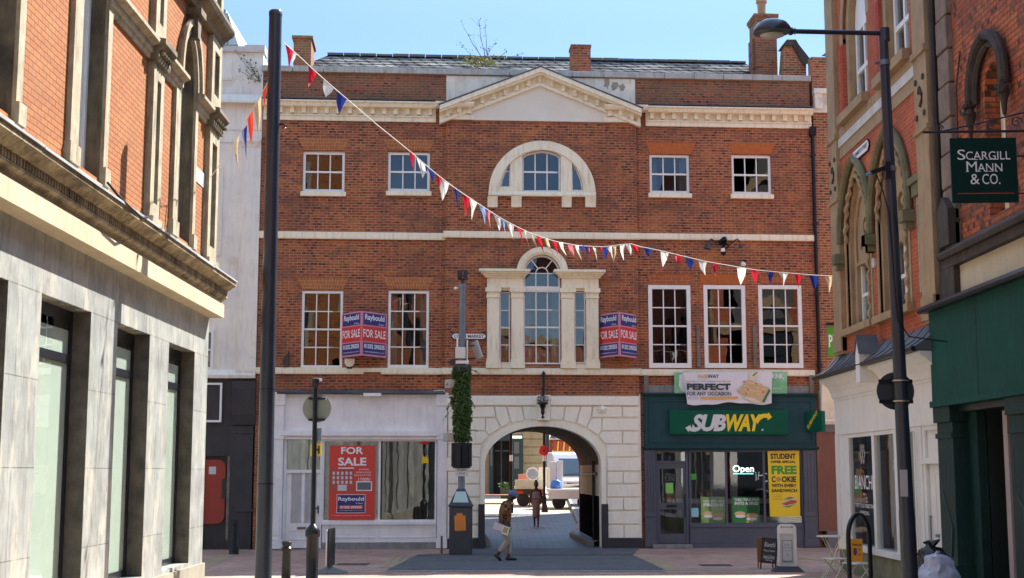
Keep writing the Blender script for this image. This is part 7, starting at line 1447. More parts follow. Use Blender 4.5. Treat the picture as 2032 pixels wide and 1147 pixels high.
m = MB(Matrix.Translation((X+.38, Y, zz(694))) @ Matrix.Rotation(math.radians(-18), 4, 'Y') @ Matrix.Rotation(math.radians(25), 4, 'Z')); m.box(-.02, .02, -.2, .2, -.24, .22); m.build('solar_panel', mat('panel_backing', (.46,.47,.48), .4), sp, bevel=.008); m = MB(); m.tube([(X+.08, Y, zz(686)), (X+.36, Y, zz(686))], .015, 6); m.tube([(X+.08, Y, zz(712)), (X+.36, Y, zz(711))], .015, 6); m.build('panel_arm', BLKG, sp)
m = MB(); m.lathe([(.21, zz(738)), (.23, zz(731)), (.20, zz(725)), (.09, zz(722))], (X, Y, 0), 16); m.build('planter_lid', BLK, sp)
for (x_, y_) in ((893, 762), (889, 868)):
    c = at(x_, y_, Y-.1); m = MB(Matrix.Translation(c) @ Matrix.Rotation(math.radians(35), 4, 'Z')); m.box(-.10, .10, -.12, .10, -.11, .11); m.bar((.05,.05,0), (.25,.1,0), .04); o = m.build('floodlight', mat('lamp_housing', (.45,.44,.41), .5), sp, bevel=.01); m = MB(Matrix.Translation(c) @ Matrix.Rotation(math.radians(35), 4, 'Z')); m.box(-.07, .07, -.125, -.12, -.08, .08); m.build('lens', flat('lens_amber', (.42,.34,.24), .2), o)
L = MB(); rnd = random.Random(4); ztp, zbt = zz(728), zz(877)
for i in range(5200):
    z = rnd.uniform(zbt, ztp); t = rnd.random()*6.283; clump = .5+.5*noise.noise(Vector((math.cos(t)*1.5, math.sin(t)*1.5, z*3.2))); taper = 1.0-.25*abs((z-zbt)/(ztp-zbt)-.55); rr = (.175+.14*clump)*taper*rnd.uniform(.65, 1.08); random.seed(i)
    leaf(L, Vector((X+rr*math.cos(t), Y+rr*math.sin(t), z)), .030+.022*rnd.random())
for k in range(16):
    t = rnd.random()*6.283; z = rnd.uniform(zbt+.15, ztp); ln = rnd.uniform(.10, .26); r1 = .24; p = Vector((X+r1*math.cos(t), Y+r1*math.sin(t), z)); d_ = Vector((math.cos(t), math.sin(t), rnd.uniform(-.9, .7)))
    for j in range(14): leaf(L, p+d_*ln*j/14+Vector((0, 0, -.10*(j/14)**2)), .030 if j % 3 else .05)
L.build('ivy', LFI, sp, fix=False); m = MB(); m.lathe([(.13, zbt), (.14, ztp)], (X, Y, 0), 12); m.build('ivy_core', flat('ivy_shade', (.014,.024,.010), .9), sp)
random.seed(11)
z0, z1 = zz(926), zz(879); m = MB(); w_ = (at(935,900,Y).x-at(896,900,Y).x)/2
for k in range(8): t = k*math.pi/4+math.pi/8; m.box(-.085, .085, w_-.03, w_, z0, z1, Matrix.Translation((X, Y, 0)) @ Matrix.Rotation(t, 4, 'Z'))
m.lathe([(w_*.9, z0-.04), (w_*.9, z0), (w_*.85, z0), (w_*.85, z1-.05), (.05, z1-.05)], (X, Y, 0), 16); m.build('planter', BLKG, sp, bevel=.01)
m = MB(); a = at(904,935,Y).x; m.box(a, a+.33, Y-.15, Y-.13, zz(945), zz(929)); o = m.build('notice', flat('notice_white', (.60,.60,.60), .5), sp); m = MB(); write(m, 'CITY CENTRE', a+.04, a+.29, zz(934.5), zz(932), Y-.153); write(m, 'ZONE', a+.08, a+.25, zz(941), zz(938), Y-.153); m.build('lettering', INK, o, fix=False)
# bin body
m = MB(); xl, xr = at(892,1050,Y).x, at(937,1050,Y).x; zs_ = zz(1006); zc_ = zz(976); m.box(xl, xr, Y-.30, Y+.30, 0, zs_-.001); m.box(xl-.02, xr+.02, Y-.32, Y+.32, zs_, zs_+.07)
n = len(m.v); cxm = (xl+xr)/2; m.add([(xl,Y-.30,zs_+.07),(xr,Y-.30,zs_+.07),(xr,Y+.3,zs_+.07),(xl,Y+.3,zs_+.07),(cxm-.10,Y-.10,zc_+.08),(cxm+.10,Y-.10,zc_+.08),(cxm+.10,Y+.1,zc_+.08),(cxm-.10,Y+.1,zc_+.08)], [(0,1,5,4),(1,2,6,5),(2,3,7,6),(3,0,4,7),(4,5,6,7)])
m.build('bin_body', mat('bin_grey', (.028,.036,.050), .4, c2=(.036,.044,.058), sc=4), sp, bevel=.02)
m = MB(); s0 = (zc_-zs_-.0); m.add([(cxm-.20,Y-.275,zs_+.11),(cxm+.20,Y-.275,zs_+.11),(cxm+.12,Y-.165,zc_-.0),(cxm-.12,Y-.165,zc_-.0)], [(0,1,2,3)]); m.v = [(x_, y_-.012, z_+.01) for x_, y_, z_ in m.v]; m.build('hood_label', flat('label_mint', (.42,.58,.56), .5), sp, fix=False)
m = MB(); a, b = at(902,1035,Y-.3).x, at(924,1035,Y-.3).x; za_, zb_ = at(912,1053,Y-.3).z, at(912,1023,Y-.3).z; W = Matrix.Translation(((a+b)/2, Y-.312, (za_+zb_)/2)) @ Matrix.Rotation(math.radians(-2), 4, 'Y'); m = MB(W); hw_, hh_ = (b-a)/2, (zb_-za_)/2; m.box(-hw_, hw_, 0, .006, -hh_, hh_); m.box(-hw_*.6, hw_*.5, 0, .006, hh_, hh_+.06); o = m.build('orange_sticker', ORA, sp)
m = MB(W)
for k in range(5): write(m, 'please use this bin', -hw_*.7, hw_*.6, hh_*.5-k*.055, hh_*.5-k*.055+.018, -.003)
m.build('sticker_lettering', flat('print_brown', (.30,.09,.02), .6), o, fix=False)
m = MB(); m.box(X-.52, X-.47, Y+.05, Y+.1, 0, .45); m.build('rust_stake', mat('rust', (.16,.07,.03), .9), sp)
# ---------------- right lamp post
Yr = 16.; t = at(1752, 62, Yr); b = at(1806, 1147, Yr); bx = b.x+(b.x-t.x)*.10; r = thing('street_lamp', 'tall dark street lamp with an oval lantern on a long horizontal arm', 'street lamp', (bx, Yr, 0)); f_ = lambda z: bx+(t.x-bx)*z/t.z
m = MB(); m.tube([(bx, Yr, 0), (f_(1.6), Yr, 1.6), (f_(1.65), Yr, 1.65), (f_(4), Yr, 4), (t.x, Yr, t.z)], [.098, .09, .085, .072, .055], 20); m.build('column', POLE, r, smooth=True)
tip = at(1568, 62, Yr-.2); e = at(1752, 66, Yr); m = MB(); m.tube([(e.x, Yr, e.z), (tip.x, Yr-.2, tip.z)], .030, 12); m.tube([(e.x+.02, Yr, e.z-.10), (e.x+.02, Yr, e.z+.06)], .062, 16); m.lathe([(.03,-.05),(.05,-.03),(.05,.0),(.03,.02),(.045,.04)], (tip.x+.02, Yr-.2, tip.z), 10, Matrix.Rotation(math.pi/2, 4, 'Y')); m.build('arm', POLE, r, smooth=True)
lc = at(1532, 60, Yr-.2); RL = Matrix.Rotation(math.radians(-2), 4, 'Y') @ Matrix.Rotation(math.radians(3), 4, 'X'); m = MB(); ra = (at(1568,60,Yr).x-at(1492,60,Yr).x)/2; m.lathe([(ra*.62,-.055),(ra*.98,-.035),(ra,-.012),(ra*.93,.03),(ra*.75,.085),(ra*.42,.125),(.001,.14)], (0,0,0), 32, RL); m.v = [(x_+lc.x, y_*.95+lc.y, z_+lc.z) for x_, y_, z_ in m.v]; m.build('lantern', POLE, r, smooth=True)
m = MB(); m.lathe([(ra*.62,-.054),(ra*.60,-.075),(ra*.35,-.095),(.001,-.10)], (0,0,0), 28, RL); m.v = [(x_+lc.x, y_*.95+lc.y, z_+lc.z) for x_, y_, z_ in m.v]; m.build('lens', flat('lamp_glass', (.42,.38,.33), .2), r, smooth=True)
for y_ in (125, 335): q = at(1752+(y_-62)*.05, y_, Yr); m = MB(); m.lathe([(.068, q.z-.03), (.068, q.z+.03)], (f_(q.z), Yr, 0), 16); m.bar((f_(q.z)-.06, Yr, q.z), (f_(q.z)-.13, Yr-.02, q.z-.01), .03); m.build('bracket_band', POLEG, r)
q = at(1750, 340, Yr); m = MB(); m.bar((q.x-.14, Yr-.05, q.z-.03), (q.x+.05, Yr-.05, q.z+.04), .05); m.box(q.x+.02, q.x+.08, Yr-.1, Yr, q.z-.1, q.z+.1); m.tube([(q.x-.08, Yr-.05, q.z-.05), (q.x-.02, Yr-.07, q.z-.25), (f_(q.z-.5)-.06, Yr-.07, q.z-.5), (f_(q.z-1.8)-.02, Yr-.08, q.z-1.8), (f_(q.z-2)+.12, Yr-.05, q.z-2.0), (q.x+.9, Yr+.6, q.z-2.0)], .008, 5); m.build('bunting_anchor', BLKG, r); m = MB(); m.tube([(q.x-.16, Yr-.05, q.z-.04), (q.x-.2, Yr-.05, q.z-.05)], .02, 6); m.build('connector', flat('plug_blue', (.10,.25,.55), .5), r)
q = at(1783, 970, Yr); m = MB(); m.box(f_(q.z)-.085, f_(q.z)-.0, Yr-.096, Yr-.088, at(1783,985,Yr).z, at(1783,932,Yr).z); m.build('sticker', flat('sticker_worn', (.48,.46,.45), .7), r)
c = at(1777, 776, Yr+.12); rad = (at(1815,776,Yr).x-at(1740,776,Yr).x)/2; sg = thing('no_entry_sign', 'round black-backed no entry sign strapped behind the right street lamp', 'road sign', (c.x, Yr+.12, c.z)); m = MB(); m.lathe([(.001,0),(rad*.97,0),(rad,.012),(rad,.022),(.001,.022)], (c.x, Yr+.14, c.z), 40, RX); m.build('plate', mat('sign_back_dark', (.030,.033,.042), .45, c2=(.036,.04,.048), sc=4), sg, smooth=True); m = MB(); m.lathe([(.001,0),(rad*.96,0),(rad*.96,.002),(.001,.002)], (c.x, Yr+.146, c.z), 40, RX); m.build('red_face', RED, sg); m = MB(); m.box(c.x-rad*.72, c.x+rad*.72, Yr+.147, Yr+.150, c.z-rad*.17, c.z+rad*.17); m.build('white_bar', WHT, sg)
m = MB()
for z_ in (c.z+.115, c.z-.125): m.box(c.x-rad*.9, c.x+rad*.9, Yr+.10, Yr+.115, z_-.022, z_+.022)
m.build('rail', BLKG, sg); m = MB()
for z_ in (c.z+.115, c.z-.125): m.lathe([(.094, z_-.008), (.094, z_+.008)], (f_(c.z), Yr, 0), 20)
m.build('strap', flat('strap_steel', (.5,.42,.28), .4, .6), sg)
# ---------------- cycle hoop with orange plate
Yh = 20.5; a = at(1684, 1090, Yh); b = at(1716, 1090, Yh+.9); zt_ = at(1700, 1022, Yh).z; r = thing('cycle_stand', 'black tubular cycle hoop carrying an orange pedestrian zone plate, lower right', 'cycle stand', ((a.x+b.x)/2, Yh+.3, 0)); pts = [(a.x, Yh, 0), (a.x, Yh, zt_-.32)]
cxh = (a.x+b.x)/2
for k in range(1, 12): t = math.pi*k/12; s = (1-math.cos(t))/2; pts.append((a.x+(b.x-a.x)*s, Yh+.6*s, zt_-.32+.32*math.sin(t)))
pts += [(b.x, Yh+.6, zt_-.32), (b.x, Yh+.6, 0)]; m = MB(); m.tube(pts, .036, 12); m.build('hoop', BLKG, r, smooth=True)
pr_ = thing('zone_plate', 'orange pedestrian zone plate with a purple roundel on the cycle hoop', 'road sign', (cxh, Yh, .5)); z0, z1 = at(1697,1114,Yh).z, at(1697,1069,Yh).z; ax = at(1685,1090,Yh).x+.02; bx2 = at(1709,1090,Yh).x+.01; m = MB(); m.box(ax, bx2, Yh-.045, Yh-.035, z0, z1); m.build('plate', flat('plate_orange', (.80,.34,.03), .4), pr_); m = MB(); cc = ax+.055; m.lathe([(.001,0),(.045,0),(.045,.002)], (0,0,0), 20, RX); m.v = [(x_*.62+cc, y_+Yh-.047, z_*1.25+(z0+z1)/2-.02) for x_, y_, z_ in m.v]; m.build('roundel', flat('roundel_purple', (.14,.05,.20), .4), pr_)
m = MB(); write(m, 'Pedestrian Zone', ax+.02, bx2-.015, z1-.10, z1-.065, Yh-.047, bold=.02); write(m, '8 am', ax+.11, bx2-.03, (z0+z1)/2+.0, (z0+z1)/2+.03, Yh-.047, bold=.02); write(m, '6pm', ax+.11, bx2-.03, (z0+z1)/2-.08, (z0+z1)/2-.05, Yh-.047, bold=.02); m.build('lettering', INK, pr_, fix=False)
# ---------------- A-boards
q = ground(1522, 1130); X, Y = q.x+.0, q.y; r = thing('chalkboard', 'small black chalk A-board with handwriting leaning beside the white board', 'pavement sign', (X, Y, 0)); h = at(1525,1067,Y).z
W = Matrix.Translation((X+.02, Y, 0)) @ Matrix.Rotation(math.radians(-14), 4, 'Z') @ Matrix.Rotation(math.radians(-9), 4, 'X') @ Matrix.Rotation(math.radians(5), 4, 'Y')
m = MB(W); w_ = .17; m.box(-w_, -w_+.03, 0, .03, 0, h); m.box(w_-.03, w_, 0, .03, 0, h); m.box(-w_+.03, w_-.03, 0, .03, h-.03, h); m.box(-w_+.03, w_-.03, 0, .03, .13, .16); m.build('frame', BLKG, r); m = MB(W); m.box(-w_+.03, w_-.03, .005, .02, .16, h-.03); m.build('board', INK, r)
m = MB(W); 
for s, z0, z1, a_, b_ in (('Bianchi', h-.19, h-.09, -.11, .12), ('Tattoo Studio', h-.29, h-.25, -.12, .12), ('Laser Tattoo', h-.42, h-.36, -.12, .12), ('Piercing', h-.50, h-.45, -.07, .08), ('Walk-ins', .22, .27, -.12, .12)): write(m, s, a_, b_, z0, z1, .001, shear=.2)
m.build('chalk_lettering', flat('chalk', (.55,.55,.55), .9), r, fix=False)
W2 = Matrix.Translation((X+.05, Y+.42, 0)) @ Matrix.Rotation(math.radians(-14), 4, 'Z') @ Matrix.Rotation(math.radians(10), 4, 'X'); m = MB(W2); m.box(-w_, w_, 0, .02, .12, h); m.box(-w_, -w_+.03, 0, .03, 0, .12); m.box(w_-.03, w_, 0, .03, 0, .12); m.build('rear_panel', flat('ply_brown', (.22,.10,.04), .8), r)
q = ground(1566, 1134); X, Y = q.x, q.y; r = thing('swing_board', 'white framed pavement sign with rounded top on a black base, right of the chalkboard', 'pavement sign', (X, Y, 0)); zb_, zt_ = .14, at(1563,1040,Y).z; hw_ = (at(1582,1080,Y).x-at(1545,1080,Y).x)/2
W = Matrix.Translation((X-.03, Y, 0)) @ Matrix.Rotation(math.radians(-6), 4, 'Z'); rr = .09
def rr_(hw_, z0, z1, rad): return [(-hw_, z0), (hw_, z0)]+arc(hw_-rad, z1-rad, rad, rad, 0, 90, 6)+arc(-hw_+rad, z1-rad, rad, rad, 90, 180, 6)
m = MB(W); m.wall(rr_(hw_, .04, zt_, rr), [rect(-hw_+.05, hw_-.05, .12, zt_-.20)], -.03, .03); m.build('frame', mat('plastic_frame_white', (.74,.75,.73), .4), r, bevel=.012)
m = MB(W); m.box(-hw_+.05, hw_-.05, -.012, .012, .13, zt_-.20); o = m.build('panel', flat('panel_grey', (.50,.52,.56), .4), r); m = MB(W); m.wall(rect(-hw_+.09, hw_-.09, .20, zt_-.33), [rect(-hw_+.10, hw_-.10, .21, zt_-.34)], -.018, -.012); m.bar((-.10,-.032,zt_-.06), (.10,-.032,zt_-.06), .012); m.poly([(-.10,zt_-.09),(-.13,zt_-.06),(-.10,zt_-.03)], -.034, -.03); m.poly([(.10,zt_-.03),(.13,zt_-.06),(.10,zt_-.09)], -.034, -.03)
for s, z0, z1, a_, b_ in (('BIANCHI', zt_-.44, zt_-.41, -.05, .05), ('TATTOO STUDIO', zt_-.50, zt_-.475, -.09, .09), ('piercing and laser', zt_-.56, zt_-.54, -.10, .10), ('BIANCHI', zt_-.80, zt_-.74, -.09, .09), ('open today', zt_-.92, zt_-.90, -.08, .08), ('walk in', zt_-.98, zt_-.96, -.03, .03)): write(m, s, a_, b_, z0, z1, -.016)
dia(m, 0, zt_-.64, .02, .045, -.016, .005); m.build('print', flat('print_dark_grey', (.12,.12,.14), .6), o, fix=False)
m = MB(W); m.add([(-.34,-.22,0),(.34,-.22,0),(.34,.22,0),(-.34,.22,0),(-.22,-.12,.11),(.22,-.12,.11),(.22,.12,.11),(-.22,.12,.11)], [(0,1,5,4),(1,2,6,5),(2,3,7,6),(3,0,4,7),(4,5,6,7)]); m.build('base', flat('rubber_black', (.03,.032,.036), .6), r, bevel=.02)
# ---------------- folding cafe table and chairs
CH = flat('paint_furniture_cream', (.62,.58,.48), .45)
def chair(x, y, rz, lbl):
    r = thing('folding_chair', lbl, 'chair', (x, y, 0), rz, 'cream folding chairs outside the tattoo shop'); W = WM[r.name]
    m = MB(W); 
    for k in range(5): m.box(-.20, .20, -.19+k*.078, -.125+k*.078, .44, .46)
    m.build('seat', CH, r, bevel=.004)
    m = MB(W); pts = [(-.19, .22+.0, .72)]; m.wall(rr_(.19, .70, .88, .07), [], .235, .25); m.build('backrest', CH, r)
    for s in (-1, 1):
        m = MB(W); m.tube([(s*.20, -.24, 0), (s*.20, .10, .5), (s*.195, .25, .86)], .011, 6); m.build('leg', CH, r, smooth=True); m = MB(W); m.tube([(s*.175, .28, 0), (s*.175, -.18, .45)], .011, 6); m.build('leg', CH, r, smooth=True)
    m = MB(W); m.tube([(-.2,-.19,.07),(.2,-.19,.07)], .009, 6); m.tube([(-.175,.23,.07),(.175,.23,.07)], .009, 6); m.build('stretcher', CH, r); return r
q = ground(1652, 1137); Yc = 25.9; xa = at(1650,1100,Yc).x; chair(xa+.12, Yc+.1, math.radians(-70), 'cream folding chair at the café table, left of the hoop')
chair(at(1715,1100,Yc-1.3).x-.1, Yc-1.2, math.radians(115), 'cream folding chair half hidden behind the black cycle hoop')
Yt = 26.6; c = at(1652, 1064, Yt); r = thing('cafe_table', 'small round cream folding table outside the tattoo shop', 'table', (c.x, Yt, 0)); m = MB(); m.lathe([(.30, c.z-.012), (.31, c.z), (.30, c.z+.01), (.001, c.z+.012)], (c.x, Yt, 0), 28); m.build('table_top', CH, r, smooth=False)
for s in (-1, 1):
    for s2 in (-1, 1): m = MB(); m.tube([(c.x+s*.22, Yt+s2*.15, 0), (c.x+s*.02, Yt+s2*.13, c.z*.5), (c.x-s*.18, Yt+s2*.12, c.z-.01)], .010, 6); m.build('leg', CH, r)
# ---------------- rubbish bags
q = at(1862, 1100, 19.4); bag('rubbish_bag', (q.x, 19.7, 0), .30, at(1862,1078,19.7).z, mat('bag_black', (.012,.012,.014), .22), 'knotted black bin bag standing against the tattoo shop door', 'rubbish bag', seed=3)
q = at(1872, 1130, 19.0); bag('rubbish_bag', (q.x, 19.2, 0), .29, at(1872,1093,19.2).z, mat('bag_clear', (.50,.52,.60), .3, c2=(.30,.34,.50), sc=14), 'pale translucent bag of rubbish in front of the black bag', 'rubbish bag', seed=8, ear=False)
q = at(1893, 1140, 18.9); bag('rubbish_bag', (q.x, 19.6, 0), .15, .5, mat('bag_brown', (.10,.065,.05), .6), 'small brown bag tucked at the right of the pale rubbish bag', 'rubbish bag', seed=12, ear=False)
# ================================================================== BUNTING
def interp(pts, x):
    for (x0, y0, Y0), (x1, y1, Y1) in zip(pts, pts[1:]):
        if x0 <= x <= x1: s = (x-x0)/(x1-x0); return y0+(y1-y0)*s, Y0+(Y1-Y0)*s
    return pts[-1][1:]
def bunting(lbl, line, flags, r0=.008, seed=1):
    rn = random.Random(seed); p0 = at(line[0][0], line[0][1], line[0][2]); r = thing('bunting', lbl, 'bunting', p0); m = MB()
    pts = []
    for i in range(61): x = line[0][0]+(line[-1][0]-line[0][0])*i/60; y, Y = interp(line, x) if line[0][0] < line[-1][0] else interp(line[::-1], x); pts.append(at(x, y, Y))
    m.tube(pts, r0, 5); m.build('cord', ROPE, r)
    for (x, w_, h_, col, dx) in flags:
        w_ *= 1.22; h_ *= 1.06
        y, Y = interp(line if line[0][0] < line[-1][0] else line[::-1], x); y2, Y2 = interp(line if line[0][0] < line[-1][0] else line[::-1], x+max(w_, 4)); sgn = 1
        a = at(x, y+1, Y); b = at(x+w_, y2+1 if w_ >= 4 else y+1+(y2-y)*w_/4, Y); b.y += rn.uniform(-.16, .16) if w_ < 9 else rn.uniform(-.05, .05); t = at(x+w_/2+dx, y+h_, Y); t.y += rn.uniform(-.12, .12)
        mid1 = (a*.55+t*.45)+Vector((rn.uniform(-.03,.03), rn.uniform(-.08,.08), 0)); mid2 = (b*.55+t*.45)+Vector((rn.uniform(-.03,.03), rn.uniform(-.08,.08), 0)); m = MB(); c_ = (a+b)/2+Vector((0, .03, 0)); mm_ = (mid1+mid2)/2+Vector((0, .04, 0))
        m.add([a, c_, b, mid1, mm_, mid2, t], [(0,1,4,3),(1,2,5,4),(3,4,6),(4,5,6)]); m.build('pennant', FL[col], r, fix=False, smooth=True)
line = [(562,84,22.),(590,108,22.1),(617,134,22.3),(655,168,22.5),(690,198,22.7),(745,245,23.1),(812,299,23.6),(860,341,24.),(905,375,24.3),(950,405,24.6),(1000,437,24.9),(1050,462,25.2),(1100,479,25.5),(1150,488,25.8),(1200,490,26.1),(1250,483,26.4),(1262,488,26.5),(1300,495,26.7),(1400,519,27.3),(1500,536,28.),(1600,545,28.5),(1652,548,28.9)]
fl_ = [(566,13,46,'r',-2),(578,8,22,'w',-4),(612,13,46,'r',-6),(642,16,38,'w',-4),(670,15,44,'b',-6),(812,9,40,'r',5),(826,14,40,'w',4),(846,12,32,'b',5),(866,8,32,'r',2),(874,14,44,'w',-5),(900,9,40,'b',2),(919,11,44,'r',-2),(930,14,42,'w',-3),(950,10,36,'l',6),(962,9,38,'p',6),(978,12,36,'w',6),(992,9,34,'l',8),(1004,9,38,'w',10),(1012,6,34,'w',8),
       (1026,5,34,'r',8),(1038,5,30,'w',9),(1054,5,30,'c',10),(1064,5,32,'r',12),(1080,6,28,'c',12),(1094,7,28,'r',10),(1108,7,28,'w',12),(1126,8,26,'p',10),(1140,6,30,'w',12),(1150,7,26,'b',4),(1160,7,24,'b',4),(1166,6,26,'r',4),(1176,6,26,'w',6),(1188,5,22,'r',6),(1196,6,26,'b',2),(1204,8,28,'w',8),(1216,6,30,'c',-2),(1230,8,28,'w',4),(1240,9,24,'w',6),(1252,11,24,'r',3),(1277,14,21,'b',3),
       (1311,13,30,'w',-3),(1337,13,22,'r',4),(1361,13,25,'b',1),(1386,14,31,'w',4),(1412,12,27,'r',1),(1463,14,33,'w',0),(1492,12,27,'r',1),(1520,13,27,'b',1),(1546,15,30,'w',1),(1577,13,27,'r',0),(1606,13,30,'b',2),(1636,16,33,'c',0)]
bunting('long string of red, white and navy pennants sagging across the whole street', line, fl_)
line2 = [(418,352,24.6),(452,304,24.0),(468,278,23.8),(484,250,23.5),(500,218,23.2),(518,188,22.8),(534,158,22.3),(545,138,22.0)]
bunting('short string of pennants from the left column to the marble-fronted building', line2, [(464,10,52,'c',5),(479,7,54,'b',4),(491,9,52,'o',4),(505,10,58,'c',3),(521,10,40,'o',-2)], seed=4)
# ================================================================== PEOPLE
SKN = flat('skin_dark', (.060,.030,.020), .55); SHIRT, nt, bs, out = newmat('shirt_print'); v = objvec(nt); c = mix(nt, noisef(nt, v, 13, .46, .54, 2), (.20,.085,.018), (.030,.018,.012)); c = mix(nt, noisef(nt, v, 9, .60, .66, 2), c, (.40,.22,.05)); lk(nt, c, bs.inputs['Base Color']); bs.inputs['Roughness'].default_value = .85
TRO = mat('trouser_stone', (.40,.34,.28), .85, c2=(.33,.28,.23), sc=6); CAP = flat('cap_blue', (.075,.13,.30), .8); SHOE = flat('shoe_black', (.015,.015,.017), .5); DRESS = mat('dress_grey', (.24,.25,.28), .85, c2=(.18,.19,.22), sc=8); HAIR = flat('hair_black', (.010,.009,.009), .8); BAG = mat('handbag_grey', (.10,.095,.09), .6)
def hand(joints, edges, wi, pos, dirv, side, cur=.6, s=1.):
    """palm plus four fingers and a thumb, grown on the wrist joint wi"""
    d = Vector(dirv).normalized(); sd = Vector(side).normalized(); n = d.cross(sd); p = Vector(pos); palm = p+d*.07*s
    joints.append((*palm, .022*s, .036*s)); pi = len(joints)-1; edges.append((wi, pi))
    for k, L in enumerate((.065, .075, .07, .055)):
        b = palm+sd*(k-1.5)*.018*s+d*.02*s; m1 = b+d*L*.5*s+n*cur*.012; m2 = m1+(d*(1-cur)+n*cur).normalized()*L*.5*s
        i = len(joints); joints += [(*m1, .0085*s, .0085*s), (*m2, .007*s, .007*s)]; edges += [(pi, i), (i, i+1)]
    b = p+d*.03*s-sd*.03*s; t = b+(d-sd*.6).normalized()*.045*s; i = len(joints); joints += [(*b, .011*s, .011*s), (*t, .008*s, .008*s)]; edges += [(pi, i), (i, i+1)]
def person_at(lbl, x, y, z, rz, sc): r = thing('person', lbl, 'person', (x, y, z), rz); return r, WM[r.name] @ Matrix.Scale(sc, 4)
def head(mb, c, yaw, tilt, s=1.):
    M = Matrix.Translation(c) @ Matrix.Rotation(yaw, 4, 'Z') @ Matrix.Rotation(tilt, 4, 'Y'); n = 18; prof = [(.001,-.125),(.035,-.118),(.052,-.095),(.066,-.06),(.074,-.02),(.079,.02),(.078,.06),(.066,.09),(.04,.112),(.001,.12)]
    vs = []; 
    k0 = len(mb.v); mb.lathe(prof, (0,0,0), n); out = []
    for (x, y, z) in mb.v[k0:]:
        x2 = x*1.22+(.012 if z > -.02 else 0); 
        if x > .03 and abs(y) < .022 and -.045 < z < .03: x2 += .022*(1-(z+.0)/.05 if z > 0 else 1)     # nose
        if x > .02 and z < -.09: x2 += .01
        out.append(M @ Vector((x2, y*.95, z*1.0)))
    mb.v[k0:] = [tuple(p*1.0) for p in out]
    for s_ in (-1, 1): mb.lathe([(.001,-.008),(.018,-.006),(.022,.0),(.016,.006),(.001,.008)], tuple(M @ Vector((-.008, s_*.076, -.012))), 8, Matrix.Rotation(math.pi/2, 4, 'X'))
    return M
# man walking to the right: local +x is his heading
q = ground(1001, 1113); r, W = person_at('elderly man in blue cap, patterned ochre shirt and stone trousers walking right with folded papers', q.x, q.y, 0, math.radians(0), (at(1001,975,q.y).z)/1.66)
J = [(0,0,.86,.10,.13)]; E = []
def add(p, i): J.append(p); E.append((i, len(J)-1)); return len(J)-1
w1 = add((.01,0,1.02,.10,.14), 0); ch_ = add((.03,0,1.20,.11,.16), w1); nk0 = add((.06,0,1.37,.07,.09), ch_); nk = add((.12,0,1.44,.048,.05), nk0); hd = add((.16,0,1.52,.05,.05), nk)
# legs: near (right, -y) trailing, far leading
ka = add((.10,.09,.50,.062,.062), add((.02,.10,.80,.085,.085), 0)); fa = add((.10,.09,.10,.042,.042), ka); ta = add((.10,.09,.045,.038,.04), fa); add((.24,.09,.03,.03,.042), ta)
kb = add((.07,-.09,.47,.062,.062), add((-.01,-.10,.80,.085,.085), 0)); fb_ = add((-.16,-.09,.17,.042,.042), kb); tb = add((-.20,-.09,.12,.036,.04), fb_); add((-.11,-.09,.04,.028,.04), tb)
sh1 = add((.03,-.18,1.32,.055,.055), nk0); el1 = add((-.05,-.23,1.06,.042,.042), sh1); wr1 = add((-.04,-.22,.86,.028,.03), el1); hand(J, E, wr1, J[wr1][:3], (.12,0,-1), (0.9,0.1,.1), .7)
sh2 = add((.03,.18,1.32,.055,.055), nk0); el2 = add((.04,.22,1.06,.042,.042), sh2); wr2 = add((.12,.18,.88,.028,.03), el2); hand(J, E, wr2, J[wr2][:3], (.25,-.1,-1), (0.9,0,.2), .6)
body = skin('body', J, E, SKN, r, W)
m = MB(W); HM = head(m, (.165,0,1.545), 0, math.radians(28)); m.build('head', SKN, r, smooth=True)
m = MB(W); m.lathe([(.093,.0),(.097,.03),(.09,.075),(.06,.11),(.001,.125)], (0,0,0), 18); m.v = [tuple(HM @ Vector((x*1.15-.005, y, z+.025))) for x, y, z in m.v]; k0 = len(m.v)
A = [(.085, -.075), (.14,-.065), (.175,-.03), (.182,0), (.175,.03), (.14,.065), (.085,.075)]; m.add([tuple(HM @ Vector((x, y, .035-(.02 if x > .12 else 0)))) for x, y in A]+[tuple(HM @ Vector((x, y, .045-(.02 if x > .12 else 0)))) for x, y in A], [tuple(range(7)), tuple(range(13, 6, -1))]+[(i, i+1, 8+i, 7+i) for i in range(6)]); m.build('cap', CAP, r, smooth=True)
m = MB(W); 
for s_ in (-1, 1): m.lathe([(.001,-.004),(.008,0),(.001,.004)], tuple(HM @ Vector((.093, s_*.03, 0))), 6)
m.bar(tuple(HM @ Vector((.092,-.02,-.062))), tuple(HM @ Vector((.092,.02,-.062))), .006); m.build('face_detail', flat('face_dark', (.015,.01,.01), .4), r)
JS = [(0,0,.84,.125,.16)]; ES = []
def adS(p, i): JS.append(p); ES.append((i, len(JS)-1)); return len(JS)-1
a1 = adS((-.01,0,.76,.13,.165), 0); a2 = adS((.01,0,1.02,.125,.165), 0); a3 = adS((.02,0,1.2,.13,.18), a2); a4 = adS((.045,0,1.35,.095,.12), a3); adS((.08,0,1.40,.06,.07), a4)
s1 = adS((.03,-.19,1.32,.075,.075), a4); e1 = adS((-.05,-.24,1.06,.062,.062), s1); adS((-.045,-.225,.90,.05,.05), e1); s2 = adS((.03,.19,1.32,.075,.075), a4); e2 = adS((.04,.23,1.06,.062,.062), s2); adS((.11,.19,.92,.05,.05), e2)
skin('shirt', JS, ES, SHIRT, r, W)
JT = [(0,0,.84,.12,.15)]; ET = []
def adT(p, i): JT.append(p); ET.append((i, len(JT)-1)); return len(JT)-1
